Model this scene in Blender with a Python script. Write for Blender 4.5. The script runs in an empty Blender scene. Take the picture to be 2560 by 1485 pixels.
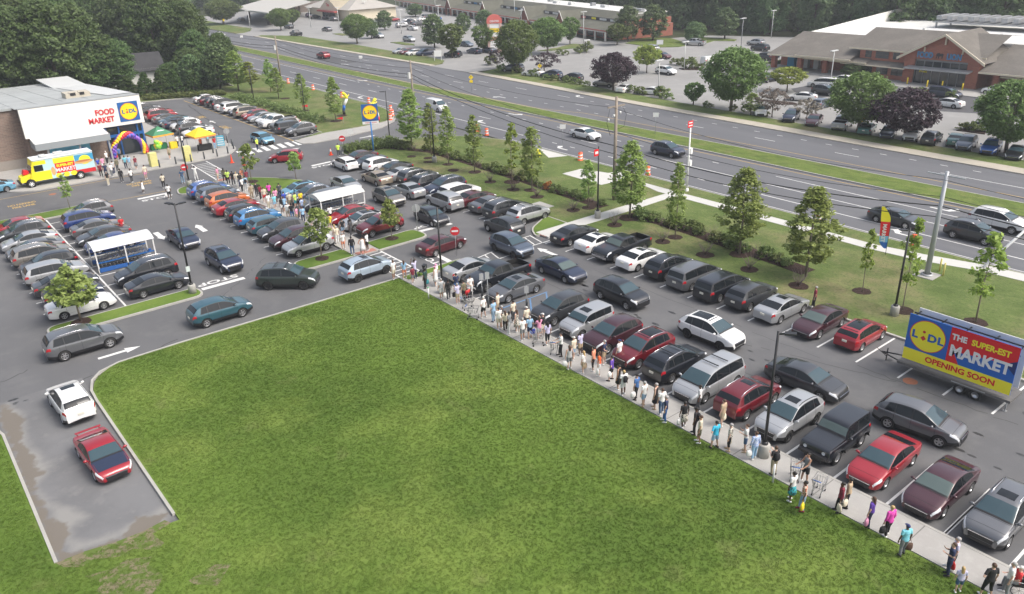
import bpy, bmesh, math, random
import numpy as np
from mathutils import Vector, Matrix, noise as mnoise
random.seed(7)
PI = math.pi
S = bpy.context.scene
C = S.collection
R = math.radians
# ---------------------------------------------------------------- camera (solved from the photograph's vanishing points)
CF, CP, CR, CA, CH = 1990.128, 0.419916716, -0.0298159891, -0.672798106, 25.3   # focal px (2560 wide), pitch, roll, heading, height
PX, PY = 1280.0, 742.5
def _basis():
    F = Vector((0, math.cos(CP), -math.sin(CP))); X = Vector((1, 0, 0)); U = X.cross(F)
    c, s = math.cos(CR), math.sin(CR)
    X2 = c*X + s*U; U2 = -s*X + c*U
    M = Matrix.Rotation(CA, 3, 'Z')         # world grid: X runs along the stall lines, Y along the rows
    return [M @ v for v in (X2, U2, F)]
BX, BU, BF = _basis()
cam = bpy.data.cameras.new('camera'); cam.lens = 36*CF/2560; cam.sensor_width = 36; cam.clip_end = 3000; cam.clip_start = .5
camo = bpy.data.objects.new('camera', cam); C.objects.link(camo)
camo.matrix_world = Matrix.Translation((0, 0, CH)) @ Matrix((BX, BU, -BF)).transposed().to_4x4()
S.camera = camo
def at(px, py, z=0.0):
    d = (px-PX)*BX - (py-PY)*BU + CF*BF
    t = (z-CH)/d.z
    return (d.x*t, d.y*t)
def hat(x, y, py):
    a = (PY-py)
    q0 = Vector((x, y, -CH))
    n = CF*q0.dot(BU) - a*q0.dot(BF); m = a*BF.z - CF*BU.z
    return n/m
def A(ox, oy, s, pts, z=0.0): return [at(ox+a*s, oy+b*s, z) for a, b in pts]
# ---------------------------------------------------------------- sky, sun, exposure
SUN_EL, SUN_ROT = R(52), R(150)
W = bpy.data.worlds.new('World'); S.world = W; W.use_nodes = True
nt = W.node_tree; bg = nt.nodes['Background']
sky = nt.nodes.new('ShaderNodeTexSky'); sky.sky_type = 'NISHITA'; sky.sun_disc = False
sky.sun_elevation = SUN_EL; sky.sun_rotation = SUN_ROT; sky.air_density = 1.0; sky.dust_density = 6.0; sky.ozone_density = 1.0
hs = nt.nodes.new('ShaderNodeHueSaturation'); hs.inputs['Saturation'].default_value = .62
nt.links.new(sky.outputs[0], hs.inputs['Color']); nt.links.new(hs.outputs[0], bg.inputs[0]); bg.inputs[1].default_value = .15
sun = bpy.data.lights.new('sun', 'SUN'); sun.energy = 1.1; sun.angle = R(25); sun.color = (1, .96, .9)
so = bpy.data.objects.new('sun', sun); C.objects.link(so)
so.rotation_euler = (PI/2-SUN_EL, 0, PI-SUN_ROT)
S.view_settings.view_transform = 'Standard'; S.view_settings.look = 'None'; S.view_settings.gamma = 1
S.view_settings.exposure = 0.72
HAZE = .00042
S.cycles.max_bounces = 5; S.cycles.diffuse_bounces = 3; S.cycles.glossy_bounces = 2; S.cycles.transmission_bounces = 2; S.cycles.transparent_max_bounces = 4
# ---------------------------------------------------------------- helpers
def tag(o, label=None, cat=None, group=None, kind=None):
    if label: o['label'] = label
    if cat: o['category'] = cat
    if group: o['group'] = group
    if kind: o['kind'] = kind
    return o
def root(name, label, cat, loc=(0, 0, 0), rz=0, group=None, sc=1):
    o = bpy.data.objects.new(name, None); C.objects.link(o); o.empty_display_size = .2
    o.location = loc; o.rotation_euler = (0, 0, rz); o.scale = (sc,)*3
    return tag(o, label, cat, group)
def link(name, me, parent=None, loc=None, mat=None, rot=None, sc=None):
    o = bpy.data.objects.new(name, me); C.objects.link(o)
    if parent is not None: o.parent = parent
    if loc is not None: o.location = loc
    if rot is not None: o.rotation_euler = rot
    if sc is not None: o.scale = sc
    if mat is not None:
        if not isinstance(mat, (list, tuple)): mat = [mat]
        for i, m in enumerate(mat):
            if m is None: continue
            while len(me.materials) <= i: me.materials.append(m)
            o.material_slots[i].link = 'OBJECT'; o.material_slots[i].material = m
    return o
def mesh_np(name, V, F, mats=None, mi=None, smooth=False):
    me = bpy.data.meshes.new(name)
    V = np.asarray(V, dtype=np.float32).reshape(-1, 3)
    me.from_pydata(V.tolist(), [], [tuple(f) for f in F])
    for m in (mats or []): me.materials.append(m)
    if mi is not None: me.polygons.foreach_set('material_index', np.asarray(mi, dtype=np.int32))
    if smooth: me.polygons.foreach_set('use_smooth', np.ones(len(me.polygons), dtype=bool))
    me.update(); return me
def quads_np(name, V, mats, smooth=False):       # V: (n,4,3) separate quads
    n = len(V); me = bpy.data.meshes.new(name)
    me.vertices.add(n*4); me.vertices.foreach_set('co', np.asarray(V, dtype=np.float32).ravel())
    me.loops.add(n*4); me.loops.foreach_set('vertex_index', np.arange(n*4, dtype=np.int32))
    me.polygons.add(n); me.polygons.foreach_set('loop_start', np.arange(0, n*4, 4, dtype=np.int32))
    for m in mats: me.materials.append(m)
    me.update(calc_edges=True); me.validate(); return me
class MB:
    def __init__(s): s.v = []; s.f = []; s.mi = []; s.sm = []
    def add(s, vs, fs, mi=0, sm=False):
        b = len(s.v); s.v += [tuple(v) for v in vs]; s.f += [tuple(b+i for i in f) for f in fs]; s.mi += [mi]*len(fs); s.sm += [sm]*len(fs); return s
    def box(s, x0, x1, y0, y1, z0, z1, mi=0):
        return s.add([(x0, y0, z0), (x1, y0, z0), (x1, y1, z0), (x0, y1, z0), (x0, y0, z1), (x1, y0, z1), (x1, y1, z1), (x0, y1, z1)],
                     [(0, 3, 2, 1), (4, 5, 6, 7), (0, 1, 5, 4), (1, 2, 6, 5), (2, 3, 7, 6), (3, 0, 4, 7)], mi)
    def hexa(s, p, mi=0):   # 8 points bottom ring, top ring
        return s.add(p, [(0, 3, 2, 1), (4, 5, 6, 7), (0, 1, 5, 4), (1, 2, 6, 5), (2, 3, 7, 6), (3, 0, 4, 7)], mi)
    def prism(s, poly, z0, z1, mi=0, bottom=False, mit=None):
        n = len(poly); a = sum(poly[i][0]*poly[(i+1) % n][1]-poly[(i+1) % n][0]*poly[i][1] for i in range(n))
        if a < 0: poly = poly[::-1]
        v = [(x, y, z0) for x, y in poly]+[(x, y, z1) for x, y in poly]
        s.add(v, [tuple(range(n, 2*n))], mi if mit is None else mit)
        b = len(s.v)-2*n
        for i in range(n):
            j = (i+1) % n; s.f.append((b+i, b+j, b+n+j, b+n+i)); s.mi.append(mi); s.sm.append(False)
        if bottom: s.f.append(tuple(b+i for i in range(n-1, -1, -1))); s.mi.append(mi); s.sm.append(False)
        return s
    def tube(s, pts, rad, n=8, mi=0, cap=True, sm=True):
        pts = [Vector(p) for p in pts]
        if not isinstance(rad, (list, tuple)): rad = [rad]*len(pts)
        vs = []; up = None
        for i, p in enumerate(pts):
            t = (pts[min(i+1, len(pts)-1)]-pts[max(i-1, 0)]).normalized()
            if up is None or abs(up.dot(t)) > .97: up = Vector((1, 0, 0)) if abs(t.x) < .8 else Vector((0, 1, 0))
            a = t.cross(up).normalized(); b = t.cross(a).normalized(); up = b.cross(t) if False else up
            r = rad[i]; rx, ry = (r, r) if not isinstance(r, (tuple, list)) else r
            vs += [p+a*(rx*math.cos(2*PI*k/n))+b*(ry*math.sin(2*PI*k/n)) for k in range(n)]
        fs = []
        for i in range(len(pts)-1):
            for k in range(n): fs.append((i*n+k, i*n+(k+1) % n, (i+1)*n+(k+1) % n, (i+1)*n+k))
        if cap: fs += [tuple(range(n-1, -1, -1)), tuple((len(pts)-1)*n+k for k in range(n))]
        return s.add(vs, fs, mi, sm)
    def cyl(s, x, y, z0, z1, r, n=14, mi=0, r1=None, sm=True): return s.tube([(x, y, z0), (x, y, z1)], [r, r if r1 is None else r1], n, mi, True, sm)
    def lathe(s, prof, n=20, mi=0, sm=True, axis='z', c=(0, 0, 0)):
        vs = []
        for r, h in prof:
            for k in range(n):
                a = 2*PI*k/n; x, y = r*math.cos(a), r*math.sin(a)
                vs.append((c[0]+x, c[1]+y, c[2]+h) if axis == 'z' else (c[0]+x, c[1]+h, c[2]+y))
        fs = [(i*n+k, i*n+(k+1) % n, (i+1)*n+(k+1) % n, (i+1)*n+k) for i in range(len(prof)-1) for k in range(n)]
        return s.add(vs, fs, mi, sm)
    def grid(s, P, mi=0, sm=True):   # P[i][j] points
        n, m = len(P), len(P[0])
        return s.add([p for r in P for p in r], [(i*m+j, (i+1)*m+j, (i+1)*m+j+1, i*m+j+1) for i in range(n-1) for j in range(m-1)], mi, sm)
    def ball(s, c, r, n=8, mi=0, sc=(1, 1, 1)):
        return s.add([(c[0]+sc[0]*r*math.sin(PI*i/n)*math.cos(2*PI*k/n), c[1]+sc[1]*r*math.sin(PI*i/n)*math.sin(2*PI*k/n), c[2]+sc[2]*r*math.cos(PI*i/n)) for i in range(n+1) for k in range(n)],
                     [(i*n+k, (i+1)*n+k, (i+1)*n+(k+1) % n, i*n+(k+1) % n) for i in range(n) for k in range(n)], mi, True)
    def mesh(s, name, mats=()):
        me = bpy.data.meshes.new(name); me.from_pydata(s.v, [], s.f)
        for m in mats: me.materials.append(m)
        me.polygons.foreach_set('material_index', s.mi); me.polygons.foreach_set('use_smooth', s.sm); me.update(); return me
    def build(s, name, mats, parent=None, loc=None):
        if not isinstance(mats, (list, tuple)): mats = [mats]
        o = bpy.data.objects.new(name, s.mesh(name, mats)); C.objects.link(o)
        if parent is not None: o.parent = parent
        if loc is not None: o.location = loc
        return o
def evalmesh(me, mods):
    o = bpy.data.objects.new('tmp', me); C.objects.link(o)
    mods(o); dg = bpy.context.evaluated_depsgraph_get(); dg.update()
    r = bpy.data.meshes.new_from_object(o.evaluated_get(dg), preserve_all_data_layers=False, depsgraph=dg)
    C.objects.unlink(o); bpy.data.objects.remove(o); return r
def textmesh(txt, size, bold=0.0, depth=.0, sx=1.0, align='CENTER'):
    cu = bpy.data.curves.new('t', 'FONT'); cu.body = txt; cu.size = size; cu.offset = bold; cu.extrude = depth; cu.align_x = align; cu.align_y = 'CENTER'; cu.resolution_u = 3
    me = evalmesh(cu, lambda o: None)
    if sx != 1:
        for v in me.vertices: v.co.x *= sx
    return me
def textpart(name, txt, size, mat, parent, loc, rot, bold=0.0, depth=.01, sx=1.0, label=None):
    me = textmesh(txt, size, bold, depth, sx); me.materials.clear(); me.materials.append(mat)
    o = link(name, me, parent, loc, None, rot)
    if label: o['label'] = label
    return o
# ---------------------------------------------------------------- materials
MC = {}
def M(name, col, rough=.6, metal=0, var=0, scale=4, coat=0, spec=.5, ior=1.5, emit=None):
    if name in MC: return MC[name]
    m = bpy.data.materials.new(name); m.use_nodes = True; t = m.node_tree; b = t.nodes['Principled BSDF']
    col = (*col[:3], 1)
    b.inputs['Base Color'].default_value = col; b.inputs['Roughness'].default_value = rough; b.inputs['Metallic'].default_value = metal
    b.inputs['IOR'].default_value = ior
    if coat: b.inputs['Coat Weight'].default_value = coat; b.inputs['Coat Roughness'].default_value = .06
    if emit: b.inputs['Emission Color'].default_value = (*emit[:3], 1); b.inputs['Emission Strength'].default_value = emit[3]
    if var:
        g = t.nodes.new('ShaderNodeNewGeometry'); n = t.nodes.new('ShaderNodeTexNoise'); n.inputs['Scale'].default_value = scale; n.inputs['Detail'].default_value = 4
        t.links.new(g.outputs['Position'], n.inputs['Vector'])
        x = t.nodes.new('ShaderNodeMix'); x.data_type = 'RGBA'
        x.inputs[6].default_value = tuple(c*(1-var) for c in col[:3])+(1,); x.inputs[7].default_value = tuple(min(1, c*(1+var)) for c in col[:3])+(1,)
        t.links.new(n.outputs['Fac'], x.inputs[0]); t.links.new(x.outputs[2], b.inputs['Base Color'])
    MC[name] = m; return m
def layered(name, base, layers, rough=.9, bump=None, spec=.2):
    """layers: (colour, noise scale, lo, hi, strength, seed offset, stretch)"""
    m = bpy.data.materials.new(name); m.use_nodes = True; t = m.node_tree; b = t.nodes['Principled BSDF']; b.inputs['Roughness'].default_value = rough
    b.inputs['Specular IOR Level'].default_value = spec
    g = t.nodes.new('ShaderNodeNewGeometry'); prev = None
    for (col, sc, lo, hi, st, off, *stretch) in layers:
        mp = t.nodes.new('ShaderNodeMapping'); mp.inputs['Location'].default_value = (off, off*.7, 0)
        if stretch: mp.inputs['Scale'].default_value = stretch[0]
        t.links.new(g.outputs['Position'], mp.inputs['Vector'])
        n = t.nodes.new('ShaderNodeTexNoise'); n.inputs['Scale'].default_value = sc; n.inputs['Detail'].default_value = 5; n.inputs['Roughness'].default_value = .6
        t.links.new(mp.outputs[0], n.inputs['Vector'])
        r = t.nodes.new('ShaderNodeMapRange'); r.inputs['From Min'].default_value = lo; r.inputs['From Max'].default_value = hi; r.inputs['To Max'].default_value = st
        t.links.new(n.outputs['Fac'], r.inputs['Value'])
        x = t.nodes.new('ShaderNodeMix'); x.data_type = 'RGBA'
        if prev is None: x.inputs[6].default_value = (*base, 1)
        else: t.links.new(prev, x.inputs[6])
        x.inputs[7].default_value = (*col, 1); t.links.new(r.outputs[0], x.inputs[0]); prev = x.outputs[2]
    t.links.new(prev, b.inputs['Base Color'])
    if bump:
        n = t.nodes.new('ShaderNodeTexNoise'); n.inputs['Scale'].default_value = bump[0]; n.inputs['Detail'].default_value = 3
        t.links.new(g.outputs['Position'], n.inputs['Vector'])
        bp = t.nodes.new('ShaderNodeBump'); bp.inputs['Strength'].default_value = bump[1]; bp.inputs['Distance'].default_value = bump[2]
        t.links.new(n.outputs['Fac'], bp.inputs['Height']); t.links.new(bp.outputs[0], b.inputs['Normal'])
    MC[name] = m; return m
def leafmat(name, c1, c2, trans=.2):
    c1 = tuple(c*1.45 for c in c1); c2 = tuple(c*1.45 for c in c2); trans = trans+.12
    m = bpy.data.materials.new(name); m.use_nodes = True; t = m.node_tree; b = t.nodes['Principled BSDF']; out = t.nodes['Material Output']
    b.inputs['Roughness'].default_value = .55; b.inputs['Specular IOR Level'].default_value = .3
    g = t.nodes.new('ShaderNodeNewGeometry'); oi = t.nodes.new('ShaderNodeObjectInfo')
    n = t.nodes.new('ShaderNodeTexNoise'); n.inputs['Scale'].default_value = .9; n.inputs['Detail'].default_value = 2
    t.links.new(g.outputs['Position'], n.inputs['Vector'])
    a = t.nodes.new('ShaderNodeMath'); a.operation = 'MULTIPLY_ADD'; a.inputs[1].default_value = .5
    t.links.new(g.outputs['Random Per Island'], a.inputs[0])
    n2 = t.nodes.new('ShaderNodeMath'); n2.operation = 'MULTIPLY_ADD'; n2.inputs[1].default_value = 1.0; n2.inputs[2].default_value = -.25
    t.links.new(n.outputs['Fac'], n2.inputs[0]); t.links.new(n2.outputs[0], a.inputs[2])
    x = t.nodes.new('ShaderNodeMix'); x.data_type = 'RGBA'; x.inputs[6].default_value = (*c1, 1); x.inputs[7].default_value = (*c2, 1); t.links.new(a.outputs[0], x.inputs[0])
    h = t.nodes.new('ShaderNodeHueSaturation'); mr = t.nodes.new('ShaderNodeMapRange'); mr.inputs['To Min'].default_value = .8; mr.inputs['To Max'].default_value = 1.2
    t.links.new(oi.outputs['Random'], mr.inputs['Value']); t.links.new(mr.outputs[0], h.inputs['Value'])
    mh = t.nodes.new('ShaderNodeMapRange'); mh.inputs['To Min'].default_value = .475; mh.inputs['To Max'].default_value = .515
    t.links.new(oi.outputs['Random'], mh.inputs['Value']); t.links.new(mh.outputs[0], h.inputs['Hue'])
    t.links.new(x.outputs[2], h.inputs['Color']); t.links.new(h.outputs[0], b.inputs['Base Color'])
    tr = t.nodes.new('ShaderNodeBsdfTranslucent'); t.links.new(h.outputs[0], tr.inputs[0])
    mx = t.nodes.new('ShaderNodeMixShader'); mx.inputs[0].default_value = trans
    t.links.new(b.outputs[0], mx.inputs[1]); t.links.new(tr.outputs[0], mx.inputs[2]); t.links.new(mx.outputs[0], out.inputs[0])
    MC[name] = m; return m
def brickmat(name, c1, c2, mortar, sc, axis='xz', bw=.42, bh=.14):
    m = bpy.data.materials.new(name); m.use_nodes = True; t = m.node_tree; b = t.nodes['Principled BSDF']; b.inputs['Roughness'].default_value = .85
    g = t.nodes.new('ShaderNodeNewGeometry'); sp = t.nodes.new('ShaderNodeSeparateXYZ'); cb = t.nodes.new('ShaderNodeCombineXYZ')
    t.links.new(g.outputs['Position'], sp.inputs[0])
    ad = t.nodes.new('ShaderNodeMath'); ad.operation = 'ADD'; t.links.new(sp.outputs[0], ad.inputs[0]); t.links.new(sp.outputs[1], ad.inputs[1])
    t.links.new(ad.outputs[0], cb.inputs[0]); t.links.new(sp.outputs[2], cb.inputs[1])
    br = t.nodes.new('ShaderNodeTexBrick'); br.inputs['Scale'].default_value = sc; br.inputs['Brick Width'].default_value = bw; br.inputs['Row Height'].default_value = bh
    br.inputs['Mortar Size'].default_value = .012; br.inputs['Color1'].default_value = (*c1, 1); br.inputs['Color2'].default_value = (*c2, 1); br.inputs['Mortar'].default_value = (*mortar, 1)
    t.links.new(cb.outputs[0], br.inputs['Vector']); t.links.new(br.outputs['Color'], b.inputs['Base Color']); MC[name] = m; return m
def shingle(name, c, k=.25):
    return layered(name, c, [(tuple(x*(1-k) for x in c), 3, .4, .65, .8, 3, (1, 1, 6)), (tuple(min(1, x*(1+k)) for x in c), .35, .45, .7, .7, 9)], rough=.9)
GRASS = layered('lawn_grass', (.104, .168, .027), [((.068, .118, .018), .075, .44, .60, .85, 3), ((.165, .225, .046), .13, .50, .68, .8, 11), ((.100, .145, .030), .9, .50, .72, .3, 5),
        ((.200, .255, .075), 2.6, .56, .76, .35, 8), ((.070, .105, .020), 9, .50, .68, .45, 2), ((.16, .17, .065), .33, .61, .74, .5, 61)], bump=(20, .4, .02))
VERGE = layered('verge_grass', (.118, .158, .046), [((.225, .185, .105), .11, .48, .64, .85, 31), ((.075, .115, .028), .3, .40, .62, .8, 3), ((.170, .205, .070), 1.1, .5, .7, .6, 15, (1, .5, 1)), ((.050, .075, .022), 5, .50, .68, .6, 2), ((.22, .20, .11), 3.1, .58, .74, .5, 77)], bump=(14, .8, .06))
MEDG = layered('median_grass', (.118, .165, .036), [((.165, .190, .060), .5, .48, .7, .7, 31), ((.060, .092, .020), 1.2, .46, .66, .75, 3, (1, .4, 1)), ((.19, .16, .08), .3, .58, .75, .7, 7), ((.045, .065, .018), 5, .54, .7, .6, 17)], bump=(9, .9, .10))
PALE = layered('pale_concrete', (.50, .495, .47), [((.45, .445, .42), .5, .4, .7, .7, 4), ((.40, .39, .37), 9, .6, .75, .35, 1)], rough=.85)
ASPH = layered('lot_asphalt', (.125, .126, .130), [((.096, .097, .101), .09, .38, .62, .9, 4, (1, .35, 1)), ((.155, .154, .152), .16, .55, .72, .6, 41), ((.150, .150, .150), .5, .5, .75, .6, 14), ((.080, .080, .083), 1.7, .66, .74, .5, 6), ((.18, .18, .18), 25, .55, .75, .45, 1)], rough=.85, bump=(60, .3, .01), spec=.3)
ROAD = layered('road_asphalt', (.128, .131, .140), [((.105, .108, .118), .06, .4, .6, .8, 4, (3, .25, 1)), ((.15, .152, .16), .5, .5, .75, .6, 14, (2.5, .12, 1)), ((.17, .17, .17), 20, .55, .75, .4, 1)], rough=.85, spec=.3)
FARLOT = layered('bleached_asphalt', (.27, .267, .26), [((.22, .217, .21), .07, .4, .65, .7, 4), ((.32, .315, .305), .3, .5, .75, .6, 14), ((.17, .17, .17), .9, .64, .72, .5, 6)], rough=.9)
CONC = layered('concrete', (.35, .34, .32), [((.30, .29, .275), .5, .4, .7, .7, 4), ((.40, .39, .37), 3, .5, .75, .6, 14), ((.25, .24, .23), 12, .6, .75, .35, 1)], rough=.85)
OLDCONC = layered('old_concrete', (.42, .385, .32), [((.34, .31, .26), .5, .4, .7, .7, 4), ((.27, .25, .21), 4, .58, .7, .5, 14)], rough=.9)
KERB = layered('kerb_concrete', (.38, .37, .34), [((.31, .30, .28), 1.2, .4, .7, .7, 4), ((.28, .27, .25), 7, .6, .72, .5, 14)], rough=.9)
MULCH = layered('mulch', (.050, .030, .024), [((.028, .017, .014), 9, .4, .6, .8, 4), ((.085, .055, .042), 22, .55, .7, .7, 14)], bump=(30, 1, .05))
SILT = layered('silt', (.165, .148, .125), [((.105, .093, .078), .8, .4, .62, .8, 4), ((.21, .19, .16), 3, .52, .7, .6, 14)], rough=.8)
DUST = layered('pale_dust', (.21, .207, .20), [((.29, .28, .265), .9, .42, .64, .9, 24), ((.12, .12, .122), 2, .5, .66, .7, 44)], rough=.9)
DIRT = layered('bare_dirt', (.20, .17, .11), [((.14, .125, .075), 2, .42, .64, .9, 24), ((.09, .135, .028), 2.6, .44, .54, .95, 54)], rough=.95)
FLOOR = layered('forest_floor', (.03, .045, .014), [((.05, .045, .025), .4, .4, .6, .7, 4)], rough=.95)
PAINTW = layered('white_road_paint', (.66, .66, .64), [((.42, .42, .41), 3, .48, .72, .7, 3)], rough=.7)
PAINTY = layered('yellow_road_paint', (.50, .33, .10), [((.32, .25, .12), 2.5, .45, .7, .8, 3)], rough=.7)
PAINTB = M('blue_road_paint', (.10, .20, .36), .7, var=.25, scale=4)
WHITE = M('white_gloss', (.75, .75, .74), .35); BLACKP = M('black_plastic', (.014, .014, .016), .45); RUB = M('tyre_rubber', (.018, .018, .018), .8)
GLASSM = M('car_glass', (.040, .070, .084), .05, ior=1.55); GLASSD = M('tinted_glass', (.012, .015, .018), .06, ior=1.45)
GLASSL = M('sky_tinted_windscreen', (.085, .115, .11), .05, ior=1.55)  # lighter windscreen glass for some cars; sky reflection put into the base colour
RIM = M('alloy_rim', (.5, .5, .51), .3, metal=.8); RIMD = M('dark_rim', (.04, .04, .043), .35, metal=.5); CHROME = M('chrome', (.7, .7, .72), .15, metal=1)
HEADL = M('headlamp_glass', (.62, .64, .66), .12, coat=.5); TAILL = M('tail_lamp', (.38, .012, .02), .2, coat=.6); PLATE = M('number_plate', (.65, .63, .55), .5)
POLEB = M('black_pole_paint', (.02, .02, .022), .45); GALV = M('galvanised_steel', (.36, .37, .38), .5, metal=.4, var=.15, scale=2); WOODP = M('weathered_wood', (.26, .22, .18), .9, var=.3, scale=3)
REDS = M('sign_red', (.55, .02, .03), .45); YEL = M('sign_yellow', (.85, .62, .01), .45); BLUES = M('store_blue', (.012, .105, .33), .45); YELB = M('banner_yellow', (.86, .76, .03), .5)
BLUEB = M('banner_blue', (.015, .12, .45), .5); REDB = M('banner_red', (.68, .012, .02), .5); BARK = M('bark', (.10, .08, .06), .9, var=.35, scale=8); BARKL = M('pale_bark', (.24, .20, .16), .9, var=.3, scale=8)
ORANGE = M('barrel_orange', (.72, .10, .02), .5); GREY = M('grey_paint', (.25, .26, .27), .5); LGREY = M('light_grey_panel', (.55, .56, .55), .5, var=.05, scale=.4)
# ================================================================ GROUND AND ROADS
def sheet(name, poly, z, mat, kind='structure'):
    b = MB(); n = len(poly); a = sum(poly[i][0]*poly[(i+1) % n][1]-poly[(i+1) % n][0]*poly[i][1] for i in range(n))
    if a < 0: poly = poly[::-1]
    b.add([(x, y, z) for x, y in poly], [tuple(range(n))]); o = b.build(name, mat); o['kind'] = kind; return o
def roundpoly(pts, r, n=5):       # pts (x,y[,radius]) -> rounded polygon
    out = []; m = len(pts)
    for i in range(m):
        p = Vector(pts[i][:2]); rr = pts[i][2] if len(pts[i]) > 2 else r
        a = Vector(pts[i-1][:2])-p; b = Vector(pts[(i+1) % m][:2])-p
        if rr < .05: out.append(tuple(p)); continue
        la, lb = min(rr, a.length*.49), min(rr, b.length*.49); a = p+a.normalized()*la; b = p+b.normalized()*lb
        for k in range(n+1):
            t = k/n; q = a*(1-t)**2+p*2*t*(1-t)+b*t*t; out.append(tuple(q))
    return out
def inset(poly, d):
    n = len(poly); ar = sum(poly[i][0]*poly[(i+1) % n][1]-poly[(i+1) % n][0]*poly[i][1] for i in range(n)); sg = 1 if ar > 0 else -1
    out = []
    for i in range(n):
        p = Vector(poly[i]); a = (p-Vector(poly[i-1])); b = (Vector(poly[(i+1) % n])-p)
        if a.length < 1e-6 or b.length < 1e-6: out.append(tuple(p)); continue
        a.normalize(); b.normalize(); na = Vector((-a.y, a.x))*sg; nb = Vector((-b.y, b.x))*sg; m = (na+nb)
        m = m/max(.35, m.length_squared/2) if m.length > 1e-6 else na
        out.append(tuple(p+m*d))
    return out
def bed(name, pts, r=0, h=.13, mat=GRASS, kerb=True, kw=.16, kerbname='kerb'):
    p = roundpoly(pts, r) if r or any(len(q) > 2 for q in pts) else [tuple(q) for q in pts]
    if kerb:
        b = MB(); b.prism(p, -.02, h+.015); o = b.build(kerbname, KERB); o['kind'] = 'structure'
        q = inset(p, kw); b = MB(); b.prism(q, 0, h+.03); o = b.build(name, mat); o['kind'] = 'structure'
    else:
        b = MB(); b.prism(p, -.02, h); o = b.build(name, mat); o['kind'] = 'structure'
    return o
def kerbline(pts, w=.15, h=.145, r=0, mat=KERB, name='kerb'):
    b = MB(); pts = [Vector(p) for p in pts]
    P = []
    for i, p in enumerate(pts):
        t = (pts[min(i+1, len(pts)-1)]-pts[max(i-1, 0)]).normalized(); n = Vector((-t.y, t.x))*w/2
        P.append([(p.x+n.x, p.y+n.y, -.01), (p.x+n.x, p.y+n.y, h), (p.x-n.x, p.y-n.y, h), (p.x-n.x, p.y-n.y, -.01)])
    b.grid(P, 0, False); b.f.append((0, 1, 2, 3)); m = len(P)*4; b.f.append((m-1, m-2, m-3, m-4)); b.mi += [0, 0]; b.sm += [False, False]
    o = b.build(name, mat); o['kind'] = 'structure'; return o
def ribbon(name, c, w, z, mat):
    b = MB(); pts = [Vector(p) for p in c]; P = []
    for i, p in enumerate(pts):
        t = (pts[min(i+1, len(pts)-1)]-pts[max(i-1, 0)]).normalized(); n = Vector((-t.y, t.x))*w/2
        P.append([(p.x+n.x, p.y+n.y, z), (p.x-n.x, p.y-n.y, z)])
    b.grid(P, 0, False); o = b.build(name, mat); o['kind'] = 'structure'; return o
b = MB(); b.add([(-900, -300, -.05), (900, -300, -.05), (900, 1500, -.05), (-900, 1500, -.05)], [(0, 1, 2, 3)]); o = b.build('ground', FLOOR); o['kind'] = 'structure'
sheet('parking_lot', [(-60, 33), (9.5, 33), (9.5, 52), (31, 52), (31, -20), (50.4, -20), (50.4, 88), (68.1, 88), (68.7, 122), (52, 122), (52.5, 160), (20, 168), (-60, 168)], 0, ASPH)
def lx(pts, y):
    for (y0, x0), (y1, x1) in zip(pts, pts[1:]):
        if y0 <= y <= y1: return x0+(x1-x0)*(y-y0)/(y1-y0)
    return pts[0][1] if y < pts[0][0] else pts[-1][1]
NE_ = [(-20, 67.6), (23, 68.05), (66, 68.5), (134, 69.5), (174, 70.3), (450, 72)]
MN_ = [(-20, 82.2), (60, 82.5), (130, 82.8), (200, 84), (450, 87.5)]
MF_ = [(-20, 87.4), (60, 87.2), (90, 86.4), (136, 86.3), (200, 88.2), (450, 92)]
FE_ = [(-20, 97.8), (44, 98.5), (94, 99.8), (120, 101.4), (145, 102.6), (257, 102.8), (450, 104)]
YS = list(range(-20, 451, 10))
sheet('road', [(lx(NE_, y)-.3, y) for y in YS]+[(lx(FE_, y)+.3, y) for y in YS[::-1]], .006, ROAD)
bed('median', [(lx(MN_, y), y) for y in YS]+[(lx(MF_, y), y) for y in YS[::-1]], 0, .12, MEDG, True, .2, 'median_kerb')
# lawns of this side
bed('field_lawn', [(30.7, -30), (-120, -30), (-120, 54), (-3, 54), (1.2, 51.5, 3), (1.2, 35.3), (6.5, 34.6), (6.35, 51.8, 2.6), (8.6, 54.0, 1.2), (19, 53.75), (30.7, 53.5)], 0, .10, GRASS, False)
kerbline([(6.43, 35.2), (6.36, 49.4), (6.42, 51.0), (6.8, 52.4), (7.5, 53.3), (8.8, 53.85), (13, 53.95), (19, 53.8), (30.75, 53.55)])
kerbline([(1.2, 35.3), (1.2, 49), (.6, 51.8), (-1.5, 53.6), (-5, 54), (-60, 54)])
sheet('bare_dirt', A(0, 1000, .3317, [(420, 1230), (640, 1140), (860, 1075), (1080, 990), (1240, 905), (1290, 925), (1150, 1010), (1240, 1080), (1180, 1130), (1000, 1120), (900, 1180), (700, 1200), (620, 1260), (480, 1260)], .1), .106, DIRT)
sheet('bare_dirt', A(0, 1000, .3317, [(640, 1330), (820, 1280), (960, 1200), (1150, 1180), (1120, 1240), (1230, 1320), (1200, 1400), (1120, 1500), (880, 1500), (720, 1440), (780, 1380)], .1), .106, DIRT)
sheet('bare_dirt', A(0, 1000, .3317, [(1420, 1360), (1620, 1240), (1750, 1230), (1700, 1300), (1640, 1400), (1460, 1390)], .1), .106, DIRT)
def inpoly(x, y, P):
    c = False; n = len(P)
    for i in range(n):
        (x1, y1), (x2, y2) = P[i], P[(i+1) % n]
        if (y1 > y) != (y2 > y) and x < (x2-x1)*(y-y1)/(y2-y1)+x1: c = not c
    return c
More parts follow.
